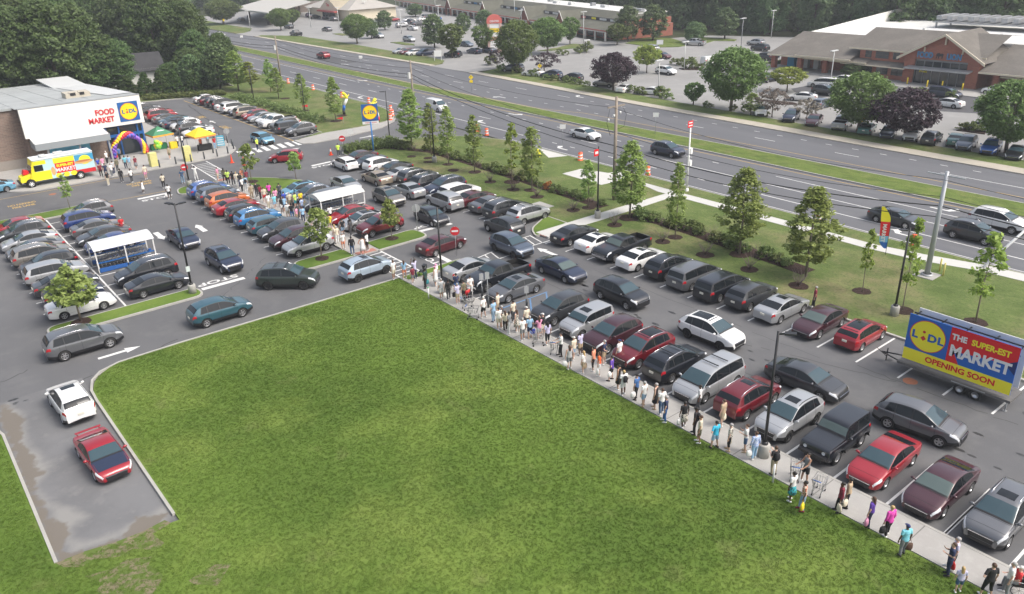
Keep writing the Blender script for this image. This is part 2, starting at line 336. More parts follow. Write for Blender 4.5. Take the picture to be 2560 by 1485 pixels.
def sdist(x, y, P):
    d = 1e9; n = len(P)
    for i in range(n):
        (x1, y1), (x2, y2) = P[i], P[(i+1) % n]; dx, dy = x2-x1, y2-y1; t = max(0, min(1, ((x-x1)*dx+(y-y1)*dy)/(dx*dx+dy*dy+1e-9))); d = min(d, math.hypot(x-x1-t*dx, y-y1-t*dy))
    return d if inpoly(x, y, P) else -d
P_DUST = A(0, 1000, .3317, [(60, 20), (180, 100), (200, 220), (190, 300), (280, 380), (380, 500), (290, 640), (300, 700), (400, 790), (600, 820), (660, 880), (560, 960), (540, 1050), (700, 1060), (900, 990), (1080, 880), (1250, 790), (1290, 860), (1230, 940), (1000, 1010), (700, 1100), (560, 1150), (450, 1010), (360, 820), (240, 640), (140, 420), (60, 200), (0, 80)])
P_SILT = A(0, 800, .2839, [(0, 750), (90, 755), (120, 815), (205, 838), (215, 890), (190, 950), (205, 1010), (190, 1080), (240, 1140), (300, 1180), (330, 1300), (400, 1340), (330, 1390), (310, 1470), (330, 1560), (400, 1620), (430, 1740), (560, 1790), (640, 1830), (570, 1930), (560, 2010), (650, 2060), (880, 1980), (1080, 1900), (1200, 1740), (1480, 1700), (1400, 1800), (1100, 1950), (700, 2120), (510, 2130), (380, 1860), (240, 1480), (100, 1120), (0, 900)])
gx, gy = np.linspace(1.26, 6.38, 44), np.linspace(34.9, 53.4, 150); b = MB(); b.grid([[(x, y, .003) for y in gy] for x in gx], 0, True); o = b.build('access_lane', layered('worn_asphalt', (.165, .166, .169), [((.135, .136, .139), .35, .40, .62, .8, 4), ((.215, .213, .208), .8, .55, .72, .6, 14), ((.115, .115, .117), 2.2, .62, .72, .4, 6)], rough=.9)); o['kind'] = 'structure'
at_s = o.data.attributes.new('silt', 'FLOAT', 'POINT'); at_d = o.data.attributes.new('dust', 'FLOAT', 'POINT')
at_s.data.foreach_set('value', [sdist(v.co.x, v.co.y, P_SILT) for v in o.data.vertices]); at_d.data.foreach_set('value', [sdist(v.co.x, v.co.y, P_DUST) for v in o.data.vertices])
t = MC['worn_asphalt'].node_tree; bs = t.nodes['Principled BSDF']; prev = bs.inputs['Base Color'].links[0].from_socket; gg = t.nodes.new('ShaderNodeNewGeometry')
for nm, col, lo, hi, st, sc_ in (('dust', (.255, .25, .235), -.35, .45, .75, 1.1), ('silt', (.155, .138, .117), -.12, .16, .95, 1.9)):
    an = t.nodes.new('ShaderNodeAttribute'); an.attribute_name = nm; n = t.nodes.new('ShaderNodeTexNoise'); n.inputs['Scale'].default_value = sc_; n.inputs['Detail'].default_value = 6; t.links.new(gg.outputs['Position'], n.inputs['Vector'])
    ad = t.nodes.new('ShaderNodeMath'); ad.operation = 'MULTIPLY_ADD'; ad.inputs[1].default_value = .9; ad.inputs[2].default_value = -.45; t.links.new(n.outputs['Fac'], ad.inputs[0]); sm_ = t.nodes.new('ShaderNodeMath'); sm_.operation = 'ADD'; t.links.new(ad.outputs[0], sm_.inputs[0]); t.links.new(an.outputs['Fac'], sm_.inputs[1])
    mr = t.nodes.new('ShaderNodeMapRange'); mr.interpolation_type = 'SMOOTHSTEP'; mr.inputs['From Min'].default_value = lo; mr.inputs['From Max'].default_value = hi; mr.inputs['To Max'].default_value = st; t.links.new(sm_.outputs[0], mr.inputs['Value'])
    x = t.nodes.new('ShaderNodeMix'); x.data_type = 'RGBA'; t.links.new(prev, x.inputs[6]); x.inputs[7].default_value = (*col, 1); t.links.new(mr.outputs[0], x.inputs[0]); prev = x.outputs[2]
t.links.new(prev, bs.inputs['Base Color'])
# islands
bed('grass_island', [(6.1, 61.2, 1.0), (17.4, 61.2, 1.0), (17.4, 63.3, 1.0), (6.1, 63.3, 1.0)])
bed('grass_island', [(25.5, 60.5, 1.0), (30.6, 60.5, .1), (30.6, 63.0, .1), (25.5, 63.0, 1.0)])
bed('grass_island', [(32.85, 60.3, .1), (38.5, 60.4, 1.1), (38.4, 63.2, 1.0), (32.85, 63.0, .1)])
bed('grass_island', [(25.2, 91.6, 1.2), (30.6, 91.6, .1), (30.6, 94.8, .4), (26.0, 94.8, 1.3)])
bed('grass_island', [(32.9, 84.3, .1), (38.2, 84.3, .1), (38.6, 87.0, 1), (36.5, 90.8, 2), (33.3, 94.2, 1.2), (32.9, 90, .2)])
bed('grass_island', [(5.5, 92.9, 1.0), (17.0, 92.9, 1.0), (17.0, 95.6, 1.0), (5.5, 95.6, 1.0)])
bed('grass_island', [(45.4, 53.2, .9), (50.3, 54.1, .1), (50.3, 57.2, .1), (50.0, 57.2, .1), (46.6, 55.3, .9)])
bed('grass_island', [(30.9, 52.4, .2), (37.4, 52.5, .6), (37.2, 53.6, .5), (32.9, 53.6, .3), (30.9, 53.6, .1)], h=.12)
def dup_sidewalk(name, poly, z=.14, mat=CONC, kerb=False):
    b = MB(); b.prism([tuple(p) for p in poly], -.02, z); o = b.build(name, mat); o['kind'] = 'structure'; return o
dup_sidewalk('sidewalk', [(30.72, -30), (32.78, -30), (32.78, 52.3), (30.9, 53.55), (30.72, 53.55)])
kerbline([(32.85, -30), (32.85, 52.4)], .16, .15)
dup_sidewalk('sidewalk', [(30.62, 60.4), (32.84, 60.4), (32.84, 95.0), (30.62, 95.0)])
kerbline([(32.9, 63.2), (32.9, 84.3)], .14, .15); kerbline([(30.58, 63.1), (30.58, 91.5)], .14, .15)
SEAM = M('joint_dark', (.17, .165, .155), .9)
b = MB()
for y in np.arange(-12, 53, 4.6): b.box(30.75, 32.76, y, y+.05, .1405, .1445)
for y in np.arange(62, 95, 4.6): b.box(30.65, 32.82, y, y+.05, .1405, .1445)
o = b.build('sidewalk_joints', SEAM); o['kind'] = 'structure'
TACT = M('tactile_red', (.36, .16, .12), .8)
for x0, x1, y0, y1 in ((30.8, 32.7, 60.45, 61.2), (30.8, 32.7, 94.1, 94.9), (46.1, 47.2, 52.6, 53.6)):
    b = MB(); b.box(x0, x1, y0, y1, .141, .147); o = b.build('tactile_paving', TACT); o['kind'] = 'structure'
# verge east of the lot
bed('verge', [(50.2, -20), (67.9, -20), (68.05, 20), (68.4, 60), (68.7, 86, 2), (65.5, 93.5, 3), (61, 96.3, 2), (57, 97.8, 1), (48.9, 97.3, 1), (48.0, 95.6, .8), (48.4, 93.2, .6), (50.2, 91.9, .4)], 0, .12, VERGE)
bed('verge', [(47.3, 107.9, .3), (52.5, 109.2), (58.3, 109.0), (63, 109.6, 1), (66.4, 111.8, 2), (69.1, 119.5, 3), (69.4, 135), (70.2, 170), (71.2, 300), (72, 450), (60, 450), (66, 240), (60, 164), (20, 176), (19, 168), (30, 161.3), (45.8, 157.6, .6), (52.3, 155.2, .4), (52.3, 110.6, .4)], 0, .12, VERGE)
kerbline([(52.3, 109.8), (52.3, 155), (46, 157.6), (32, 161)], .2, .16)
dup_sidewalk('sidewalk', [(46.9, 107.9), (46.9, 105.2), (48.2, 104.4), (52.2, 104.5), (60.4, 106.3), (64.5, 109.2), (66.3, 111.7), (63, 109.5), (58.3, 108.9), (52.5, 109.1)], .13)
# walkways across the verge
dup_sidewalk('walkway', [(46.2, 52.3), (50.3, 52.5), (53.4, 52.4), (64.4, 52.6), (64.4, 53.9), (52, 54.1), (46.2, 54.1)], .172, PALE)
dup_sidewalk('walkway', [(64.4, 54.9), (64.4, 38.9), (64.4, 35), (64.3, 31.4), (64.7, 27), (66.0, 22.4), (66.2, 19.5), (66.0, 6), (67.6, 6), (67.8, 19.5), (67.5, 22.9), (66.4, 27.1), (65.7, 31), (65.7, 35.4), (65.8, 39.7), (65.8, 52)], .174, PALE)
dup_sidewalk('walkway', [(64.4, 54.9), (65.8, 52.0), (65.9, 57.1), (65.9, 58.6), (65.2, 58)], .170, PALE)
dup_sidewalk('concrete_pad', [(62.0, 67.6), (65.1, 67.6), (66.0, 64.0), (67.4, 63.6), (66.6, 60.6), (61.9, 61.1)], .172, PALE)
dup_sidewalk('concrete_pad', [(65.9, 74.4), (68.2, 73.4), (68.3, 79.2)], .172, PALE)
dup_sidewalk('concrete_pad', [(50.9, 58.9), (52.9, 58.9), (52.9, 61.2), (50.9, 61.2)], .172)
kerbline([(50.25, -20), (50.25, 52.2)], .2, .15); kerbline([(50.25, 54.2), (50.25, 91.5)], .2, .15)
# plaza
dup_sidewalk('plaza', roundpoly([(10.6, 107.6, 1.5), (13.2, 105.9, .6), (30, 105.9, 0), (36.8, 106.3, 1.5), (39.2, 109.5, 1.5), (39.9, 116.8, 1.5), (37.5, 119.6, 1), (35.2, 120.5, 0), (35.2, 160, 0), (29.4, 160, 0), (29.4, 118, 0), (10.0, 121, 0)], .3), .13)
# mulch beds
def blob(cx, cy, rx, ry, n=18, sd=0):
    rr = random.Random(sd or int(cx*10+cy*7)); return [(cx+rx*math.cos(2*PI*k/n)*(1+rr.uniform(-.08, .08)), cy+ry*math.sin(2*PI*k/n)*(1+rr.uniform(-.08, .08))) for k in range(n)]
hp = [(54.3, 94.5), (57.2, 88), (57.3, 80), (57.0, 70), (56.6, 60), (56.4, 55.2)]
ribbon('mulch_bed', hp, 1.5, .158, MULCH)
ribbon('mulch_bed', [(56.6, 51.8), (57.0, 48), (56.9, 44), (56.5, 39), (56.2, 34), (55.9, 31.5)], 1.8, .158, MULCH)
ribbon('mulch_bed', [(48.8, 95.6), (53, 95.2), (57, 95.2)], 2.4, .158, MULCH)
for (x, y, r) in [(53.8, 87.6, .7), (54.9, 85.4, .7), (53.8, 83.7, .7), (54.9, 80.9, .8), (53.7, 78.1, .8), (55.1, 75.6, .9), (53.8, 70.9, .8), (55.6, 69.1, 1.1), (53.7, 66.6, .85), (54.9, 65.1, .8), (53.8, 62.7, .85), (53.4, 56.6, .8), (55.1, 56.1, .8),
                  (53.1, 50.5, .85), (55.7, 51.0, 1.25), (52.9, 44.3, .8), (54.6, 44.3, .8), (53.0, 39.6, .9), (53.0, 35.1, .85), (55.2, 37.7, 1.0), (52.9, 30.5, .9), (55.5, 26.7, .8), (54.4, 23.0, .9), (56.2, 18.7, .9), (33.6, 91.0, .9), (57.8, 115.8, 1.1), (61, 141.5, 1), (58, 127.6, 1.1), (60.5, 119, 1)]:
    b = MB(); b.prism(blob(x, y, r*.86, r*.86), .1, .172); o = b.build('mulch_ring', MULCH); o['kind'] = 'structure'
for (x, y, r) in [(A(0, 450, .26, [(780, 1365)], .15)[0]+(.75,)), (A(440, 350, .26, [(1405, 1138)], .15)[0]+(.62,)), (A(780, 330, .2736, [(732, 972)], .15)[0]+(.62,))]:
    b = MB(); b.prism(blob(x, y, r, r), .1, .175); o = b.build('mulch_ring', MULCH); o['kind'] = 'structure'
# far side
fy = [y for y in YS if y <= 138]
bed('far_sidewalk', [(lx(FE_, y), y) for y in fy+[141]]+[(lx(FE_, y)+(2.0 if y > 70 else 2.4), y) for y in [141]+fy[::-1]], 0, .13, OLDCONC, False)
LE_ = [(-20, 104.3), (63, 104.7), (90, 106.0), (107, 107.2), (118, 108.6), (128, 109.2), (140, 110.5)]
bed('far_verge', [(lx(FE_, y)+(2.0 if y > 70 else 2.4), y) for y in fy+[139]]+[(112.5, 141.6), (111.5, 137)]+[(lx(LE_, y), y) for y in fy[::-1]], 0, .12, VERGE, False)
bed('far_sidewalk', [(102.9, 156.5), (102.8, 200), (102.9, 257), (104.2, 257), (104.2, 156.5)], 0, .13, OLDCONC, False)
bed('far_verge', [(104.2, 156.5), (104.2, 256), (106, 258), (112.8, 245), (112.8, 215), (111.5, 185), (111.5, 170), (110, 161), (107, 157.5)], 0, .12, VERGE, False)
bed('far_verge', [(103, 271), (103.5, 330), (104, 450), (117, 450), (117, 353), (113.5, 305), (113.8, 284), (110, 276), (106, 271.5)], 0, .12, VERGE, False)
sheet('far_parking_lot', [(103, 141), (112, 141.5), (112, 120)]+[(lx(LE_, y)-.2, y) for y in fy[::-1]]+[(150, -20), (147, 50), (148, 98), (165, 100), (200, 120), (188, 145), (175, 150), (160, 158), (192, 292), (210, 360), (150, 372), (116, 352), (112, 300), (102.9, 271), (102.9, 257), (112, 245), (111, 170), (107, 157), (102.9, 156.5)], .01, FARLOT)
sheet('dark_asphalt_patch', A(1920, 0, .2736, [(1180, 800), (1480, 850), (1870, 880), (2339, 930), (2339, 1100), (1960, 1040), (1520, 1015), (1380, 940), (1160, 860)]), .016, M('new_asphalt', (.07, .07, .075), .85, var=.15, scale=.5))
sheet('dark_asphalt_patch', A(1920, 0, .2736, [(210, 810), (400, 780), (620, 800), (600, 870), (450, 900), (240, 840)]), .016, MC['new_asphalt'])
bed('store_pavement', [(147.8, 99), (144.4, 80), (142.8, 68.7), (141.4, 60), (141.2, 54), (141, -10), (156, -10), (156, 99)], 0, .14, CONC, False)
bed('grass_island', A(1500, 0, .253, [(250, 430), (440, 380), (700, 380), (900, 440), (780, 465), (560, 470)]), 0, .13, MEDG, False)
bed('grass_island', A(1500, 0, .253, [(1000, 370), (1350, 395), (1330, 408), (1130, 405), (1000, 440)]), 0, .13, MEDG, False)
bed('grass_island', A(1500, 0, .253, [(1590, 625), (1790, 600), (1800, 645)]), 0, .13, MEDG, False)
bed('grass_island', A(1920, 0, .2736, [(0, 570), (120, 550), (125, 600), (30, 600)]), 0, .13, MEDG, False)
bed('grass_island', A(1000, 0, .254, [(1350, 505), (1560, 470), (1690, 435), (1800, 440), (1820, 465), (1500, 500)]), 0, .13, VERGE, False)
bed('grass_island', A(440, 0, .254, [(1540, 335), (1620, 330), (1690, 345), (1640, 352)]), 0, .13, VERGE, False)
bed('grass_island', A(440, 0, .254, [(2110, 420), (2200, 415), (2340, 435), (2350, 448), (2250, 445)]), 0, .13, VERGE, False)
bed('mulch_island', A(1500, 0, .253, [(780, 680), (1000, 670), (1010, 695), (820, 692)]), 0, .13, MULCH, False)
bed('mulch_island', A(1500, 0, .253, [(340, 558), (520, 565), (530, 590), (420, 585)]), 0, .13, MULCH, False)
bed('mulch_island', A(1500, 0, .253, [(1560, 985), (1900, 1015), (1960, 1035), (1780, 1035)]), 0, .13, MULCH, False)
bed('mulch_island', A(1920, 0, .2736, [(1720, 1195), (1850, 1165), (1990, 1200), (1980, 1230)]), 0, .13, MULCH, False)
# ------------------------------------------------ painted markings
def strip(pairs, w, mat, z=.0045, name='painted_line'):
    b = MB()
    for a, c in pairs:
        a = Vector(a); c = Vector(c); t = (c-a).normalized(); n = Vector((-t.y, t.x))*w/2
        b.add([(a.x+n.x, a.y+n.y, z), (a.x-n.x, a.y-n.y, z), (c.x-n.x, c.y-n.y, z), (c.x+n.x, c.y+n.y, z)], [(0, 1, 2, 3)])
    o = b.build(name, mat); o['kind'] = 'structure'; return o
g = 2.745; ys = lambda y0, n: [y0+g*i for i in range(n)]
strip([((33.0, y), (38.0, y)) for y in ys(-9, 8)+ys(10.27+g*0, 12) + [46.0, 48.75, 51.5]], .13, PAINTW, name='stall_lines')
strip([((45.1, y), (50.1, y)) for y in ys(-9.2, 3)+ys(7.6, 17)+[51.8]], .13, PAINTW, name='stall_lines')
strip([((45.1, y), (50.1, y)) for y in ys(58.8, 12)], .13, PAINTW, name='stall_lines')
strip([((25.5, y), (30.5, y)) for y in ys(66.0, 9)], .13, PAINTW, name='stall_lines')
strip([((33.0, y), (38.0, y)) for y in ys(66.2, 7)], .13, PAINTW, name='stall_lines')
strip([((6.6, y), (17.1, y)) for y in ys(66.35, 10)], .13, PAINTW, name='stall_lines')
strip([((11.9, 63.5), (11.9, 92.8))], .14, PAINTW, name='stall_lines')
strip([((47.0, y), (52.1, y)) for y in ys(110.4, 16)], .12, PAINTW, name='stall_lines')
strip([((47.0, 108.2), (47.0, 155.0))], .14, PAINTY)
strip([((35.6, y), (41.0, y)) for y in ys(121, 14)], .12, PAINTW, name='stall_lines')
strip([((17.6, 62.75), (21.2, 62.75))], .5, PAINTW, name='stop_line'); strip([((21.4, 93.8), (24.7, 93.85))], .5, PAINTW, name='stop_line')
strip([((42.4, 93.2), (45.2, 93.4))], .5, PAINTW, name='stop_line'); strip([((38.6, 62.4), (42.2, 62.2))], .5, PAINTW, name='stop_line'); strip([((36.1, 53.75), (36.2, 56.2))], .5, PAINTW, name='stop_line')
strip([((42.3, 108.7), (42.3+2.9, 110.9))], .4, PAINTW, name='stop_line')
strip([((12.2, 95.75), (21.5, 95.0)), ((21.5, 95.0), (25.4, 94.9))], .1, PAINTY)
strip([((9, 105.2), (26, 105.2))], .1, PAINTY)
def stoptext(x, y, rz, sz=1.0, mat=PAINTW, txt='STOP', sx=1.5, z=.0050, bold=.02):
    me = textmesh(txt, sz, bold, 0, sx); me.materials.clear(); me.materials.append(mat)
    o = link('painted_word', me, None, (x, y, z), None, (0, 0, rz)); o['kind'] = 'structure'; return o
stoptext(19.3, 63.75, PI, .95); stoptext(23.2, 92.6, 0, .95); stoptext(43.6, 92.2, 0, .9); stoptext(40.2, 63.5, PI, .9); stoptext(35.1, 55.1, PI/2, .9)
def arrow(x, y, rz, L=2.6, mat=PAINTW, bend=0, z=.005, w=.22):
    b = MB(); P = [(-w/2*1.0, -L/2), (w/2, -L/2), (w/2, L/2-1.0), (.42, L/2-1.0), (0, L/2), (-.42, L/2-1.0), (-w/2, L/2-1.0)]
    c, s = math.cos(rz), math.sin(rz)
    if bend:
        P = [(-.12, -L/2), (.12, -L/2), (.14, 0), (.5*bend+.0, .35), (bend*.5, .05), (bend*1.25, .65), (bend*.5, 1.2), (bend*.5, .85), (-.12, .4)]
        if bend < 0: P = [(-.12, -L/2), (.12, -L/2), (.12, .4), (bend*.5, .85), (bend*.5, 1.2), (bend*1.25, .65), (bend*.5, .05), (bend*.5, .35), (-.14, 0)]
    b.add([(x+px*c-py*s, y+px*s+py*c, z) for px, py in P], [tuple(range(len(P)))]); o = b.build('painted_arrow', mat); o['kind'] = 'structure'
arrow(19.25, 79.0, PI, 2.8, w=.5); arrow(23.1, 78.6, 0, 2.8, w=.5); arrow(43.85, 49.9, 0, 2.6, w=.4); arrow(9.3, 55.55, -PI/2, 2.8, w=.3)
arrow(53.9, 100.6, PI/2, 2.6, w=.3); arrow(56, 102.8, -PI/2, 2.6, w=.3); arrow(43.6, 131, 0, 2.5); arrow(44.5, 103.5, -PI/2, 2.6)
# zebra crossings
strip([((31.0, 95.4), (31.4, 105.3)), ((33.1, 94.6), (33.4, 105.6))], .15, PAINTW, name='crosswalk'); strip([((31.1, y), (33.2, y)) for y in np.arange(95.9, 105, .85)], .13, PAINTW, name='crosswalk')
strip([((31.0, 53.8), (31.0, 60.3)), ((33.0, 53.8), (33.0, 60.3))], .15, PAINTW, name='crosswalk'); strip([((31.05, y), (32.95, y)) for y in np.arange(54.4, 60.2, .8)], .13, PAINTW, name='crosswalk')
strip([((38.4+i*1.18, 105.2), (38.7+i*1.18, 108.1)) for i in range(8)], .66, PAINTW, name='crosswalk')
strip([((38.4, 52.9), (40.3, 53.2)), ((39.2, 51.4), (41.0, 51.5)), ((38.4, 52.9), (38.2, 51.6)), ((38.9, 51.5), (39.3, 53)), ((39.7, 51.5), (40.1, 53.1)), ((38.2, 51.6), (39.2, 51.4))], .12, PAINTW, name='hatching')
strip([((42.6, 54.1), (45.6, 54.1)), ((42.6, 51.9), (46.2, 51.9)), ((43.2, 51.9), (43.8, 54.1)), ((44.2, 51.9), (44.8, 54.1)), ((45.1, 51.9), (45.5, 54.1))], .12, PAINTW, name='hatching')
strip([((33, 40.5), (38, 40.5)), ((33, 43.2), (38, 43.2)), ((33.2, 41.2), (34.6, 43.2)), ((34.2, 40.6), (36.2, 43.2)), ((35.8, 40.6), (37.8, 43.1))], .12, PAINTB, name='blue_hatching')
# yellow lane words and bars
for (x, y) in ((23.6, 101.0), (11.1, 101.3)):
    stoptext(x, y, .03, 1.0, PAINTY, 'NO PARKING', .46, .005, .02); stoptext(x, y-1.1, .03, 1.0, PAINTY, 'FIRE LANE', .5, .005, .02)
stoptext(43.6, 136.4, -PI/2, 1.6, PAINTY, 'FIRE', .7); stoptext(43.4, 125.2, -PI/2, 1.6, PAINTY, 'LANE', .7)
# road lines
def rline(f, y0, y1, w=.13, mat=PAINTW, dash=None, name='lane_line'):
    pr = []
    if dash: 
        y = y0
        while y < y1: pr.append(((f(y), y), (f(y+dash[0]), y+dash[0]))); y += dash[1]
    else:
        yy = list(np.arange(y0, y1, 8))+[y1]; pr = [((f(a), a), (f(c), c)) for a, c in zip(yy, yy[1:])]
    strip(pr, w, mat, .0105, name)
rline(lambda y: 71.2+.0125*y, -20, 50, .14); rline(lambda y: 71.2+.0125*y, 88, 200, .14); rline(lambda y: 71.2+.0125*y, 51, 88, .12, dash=(1, 3.6))
rline(lambda y: 74.9+.012*y, -20, 68, .13); rline(lambda y: 74.9+.012*y, 75.7, 240, .13, dash=(3.2, 11.9))
rline(lambda y: 78.2+.0135*y, -20, 50, .13); rline(lambda y: 78.2+.0135*y, 54, 150, .14, dash=(.9, 4.1)); rline(lambda y: 78.2+.0135*y, 150, 240, .13)
rline(lambda y: 81.8, -20, 300, .12, PAINTY); rline(lambda y: lx(MF_, y)+.5 if y > 95 else 89.5-.008*max(0, y-60), -20, 300, .12, PAINTY)
rline(lambda y: 89.0+.015*y, 86, 170, .13, dash=(.9, 4.1)); rline(lambda y: 93.0+.006*y, 48, 240, .13, dash=(3.2, 11.9)); rline(lambda y: 93.0, -20, 38, .13)
rline(lambda y: 95.9+.012*y, 35, 100, .13, dash=(.9, 3.7)); rline(lambda y: 95.9+.012*y, 104, 240, .13, dash=(3.2, 11.9)); rline(lambda y: 69.0+.0135*y+.0, 112, 118, .1)
rline(lambda y: lx(NE_, y)+.6, -20, 88, .1); rline(lambda y: lx(NE_, y)+.6, 120, 220, .1)
for (x, y, rz, bd) in ((70.3, 31.2, 0, 1), (79.9, 31.5, PI, -1), (70.7, 77.6, 0, 1), (80.9, 99.5, PI, -1), (71.1, 132.3, 0, 1), (89.2, 113.6, 0, -1), (98.6, 103.5, 0, 1), (73.5, 99, 0, 1), (91.5, 175, 0, -1), (81.5, 150, PI, -1)):
    arrow(x, y, rz, 3.0, PAINTW, bd, .011)
sheet('road_patch', [(91.2, 176), (95.6, 176), (95.6, 189.5), (91.2, 189.5)], .0085, M('patched_tarmac', (.075, .076, .08), .9, var=.2, scale=1))
sheet('road_patch', [(86.9, 60), (89.5, 60), (89.1, 84), (87.0, 88)], .0085, M('shoulder_tarmac', (.095, .095, .10), .9, var=.2, scale=1))
# utility covers, stains
for (x, y) in ((45.3, 17.9),):
    b = MB(); b.prism(blob(x, y, .42, .42, 20, 3), .0, .0065); o = b.build('manhole_cover', M('rust_iron', (.28, .11, .06), .85, var=.3, scale=9)); tag(o, 'round rusty manhole cover in the asphalt in front of the billboard trailer', 'manhole cover')
b = MB(); b.prism(blob(14.6, 103.2, .4, .4, 20, 3), .0, .0065); o = b.build('manhole_cover', MC['rust_iron']); tag(o, 'faded round red manhole cover in the lane beside the food truck', 'manhole cover')
STAIN = M('oil_stain', (.035, .035, .036), .5)
rs = random.Random(3)
b = MB()
for (x, y, n, sx, sy) in ((41, 41, 5, .8, 3), (41, 33, 8, 1.2, 4), (40.5, 25, 6, 1, 3), (21, 73, 9, 1, 5), (21, 83, 5, 2, 3), (10, 52.6, 9, 5, .5), (2, 53, 5, 2, .7), (15, 58, 6, 5, 1.2), (40.6, 12, 6, 1.5, 2), (41, 68, 4, 1, 3), (28, 57.5, 6, 3, 1)):
    for i in range(n):
        cx, cy = x+rs.gauss(0, sx*.6), y+rs.gauss(0, sy*.6); r = rs.uniform(.05, .22)
        if 32.9 > cx and cy < 54.2 and cx > 6.2: continue
        p = blob(cx, cy, r*(1.8 if sx > sy else .7), r*(1.8 if sy > sx else .7), 10, rs.randint(1, 9999)); b.add([(a, c, .0035) for a, c in p], [tuple(range(10))])

for X in (34.0, 36.8, 46.6, 49.0):
    for i in range(17):
        cx, cy, r = X+rs.uniform(-.4, .4), 9+2.745*i+rs.uniform(-.2, .2), rs.uniform(.08, .25); b.add([(a, c, .0035) for a, c in blob(cx, cy, r, r*.8, 10, rs.randint(1, 9999))], [tuple(range(10))])
o = b.build('oil_stains', STAIN); o['kind'] = 'structure'
# hairline cracks sealed with tar
b = MB()
for (x0, y0, x1, y1, w) in ((3, 52.2, 13, 54.8, .05), (-2, 55, 6.2, 57.8, .04), (44.6, 18.4, 41, 31, .03), (45, 9, 44.7, 21, .03), (18.2, 60, 24.5, 66, .025), (38.6, 20, 39.2, 47, .025), (43.9, 22, 44.0, 45, .02), (12, 98, 26, 99, .025), (42, 120, 46, 150, .12)):
    n = 22; px, py = x0, y0
    for i in range(1, n+1):
        t = i/n; qx, qy = x0+(x1-x0)*t+rs.uniform(-.12, .12), y0+(y1-y0)*t+rs.uniform(-.12, .12); d = Vector((qx-px, qy-py)).normalized(); nx, ny = -d.y*w, d.x*w
        if rs.random() < .8: b.add([(px+nx, py+ny, .0028), (px-nx, py-ny, .0028), (qx-nx, qy-ny, .0028), (qx+nx, qy+ny, .0028)], [(0, 1, 2, 3)])
        px, py = qx, qy
o = b.build('tar_cracks', M('tar', (.05, .05, .05), .8)); o['kind'] = 'structure'
# grass tufts over the big lawn: one stuff object, thousands of instances of one tuft
def tuft_object():
    rng = np.random.default_rng(5); V = []
    for i in range(22):
        a = rng.random()*6.28; r = rng.random()**.5*.085; x, y = r*math.cos(a), r*math.sin(a); h = .02+.03*rng.random(); l = rng.random()*6.28; dx, dy = math.cos(l)*h*.7, math.sin(l)*h*.7; w = .006+.004*rng.random(); px, py = -math.sin(l)*w, math.cos(l)*w
        V.append([(x-px, y-py, 0), (x+px, y+py, 0), (x+dx+px*.3, y+dy+py*.3, h), (x+dx-px*.3, y+dy-py*.3, h)])
    return bpy.data.objects.new('grass_tuft', quads_np('grass_tuft', np.array(V), [GRASS]))
def scatter(name, polys, z, density, seed):
    b = MB(); [b.add([(x, y, z) for x, y in p], [tuple(range(len(p)))]) for p in polys]; o = b.build(name, GRASS); o['kind'] = 'stuff'
    ng = bpy.data.node_groups.new(name, 'GeometryNodeTree'); ng.interface.new_socket('Geometry', in_out='INPUT', socket_type='NodeSocketGeometry'); ng.interface.new_socket('Geometry', in_out='OUTPUT', socket_type='NodeSocketGeometry')
    N = ng.nodes.new; i, q = N('NodeGroupInput'), N('NodeGroupOutput'); d = N('GeometryNodeDistributePointsOnFaces'); d.inputs['Density'].default_value = density; d.inputs['Seed'].default_value = seed
    s = N('GeometryNodeInstanceOnPoints'); oi = N('GeometryNodeObjectInfo'); oi.inputs['Object'].default_value = tuft_object(); oi.inputs['As Instance'].default_value = True
    r = N('FunctionNodeRandomValue'); r.data_type = 'FLOAT_VECTOR'; r.inputs[0].default_value = (-.25, -.25, 0); r.inputs[1].default_value = (.25, .25, 6.28)
    k = N('FunctionNodeRandomValue'); k.data_type = 'FLOAT'; k.inputs[2].default_value = .5; k.inputs[3].default_value = 1.05
    L = ng.links.new; L(i.outputs[0], d.inputs[0]); L(d.outputs['Points'], s.inputs['Points']); L(oi.outputs['Geometry'], s.inputs['Instance']); L(r.outputs[0], s.inputs['Rotation']); L(k.outputs[1], s.inputs['Scale']); L(s.outputs[0], q.inputs[0])
    m = o.modifiers.new('scatter', 'NODES'); m.node_group = ng; return o
scatter('lawn_tufts', [[(9, 8), (30.6, 6), (30.6, 53.4), (19, 53.6), (8.7, 53.8), (7, 52.5), (6.6, 51), (6.6, 34.5), (1.1, 35), (-3, 35), (-3, 26)], [(1.0, 35), (1.0, 51), (-3, 53), (-3, 35)]], .098, 120, 3)
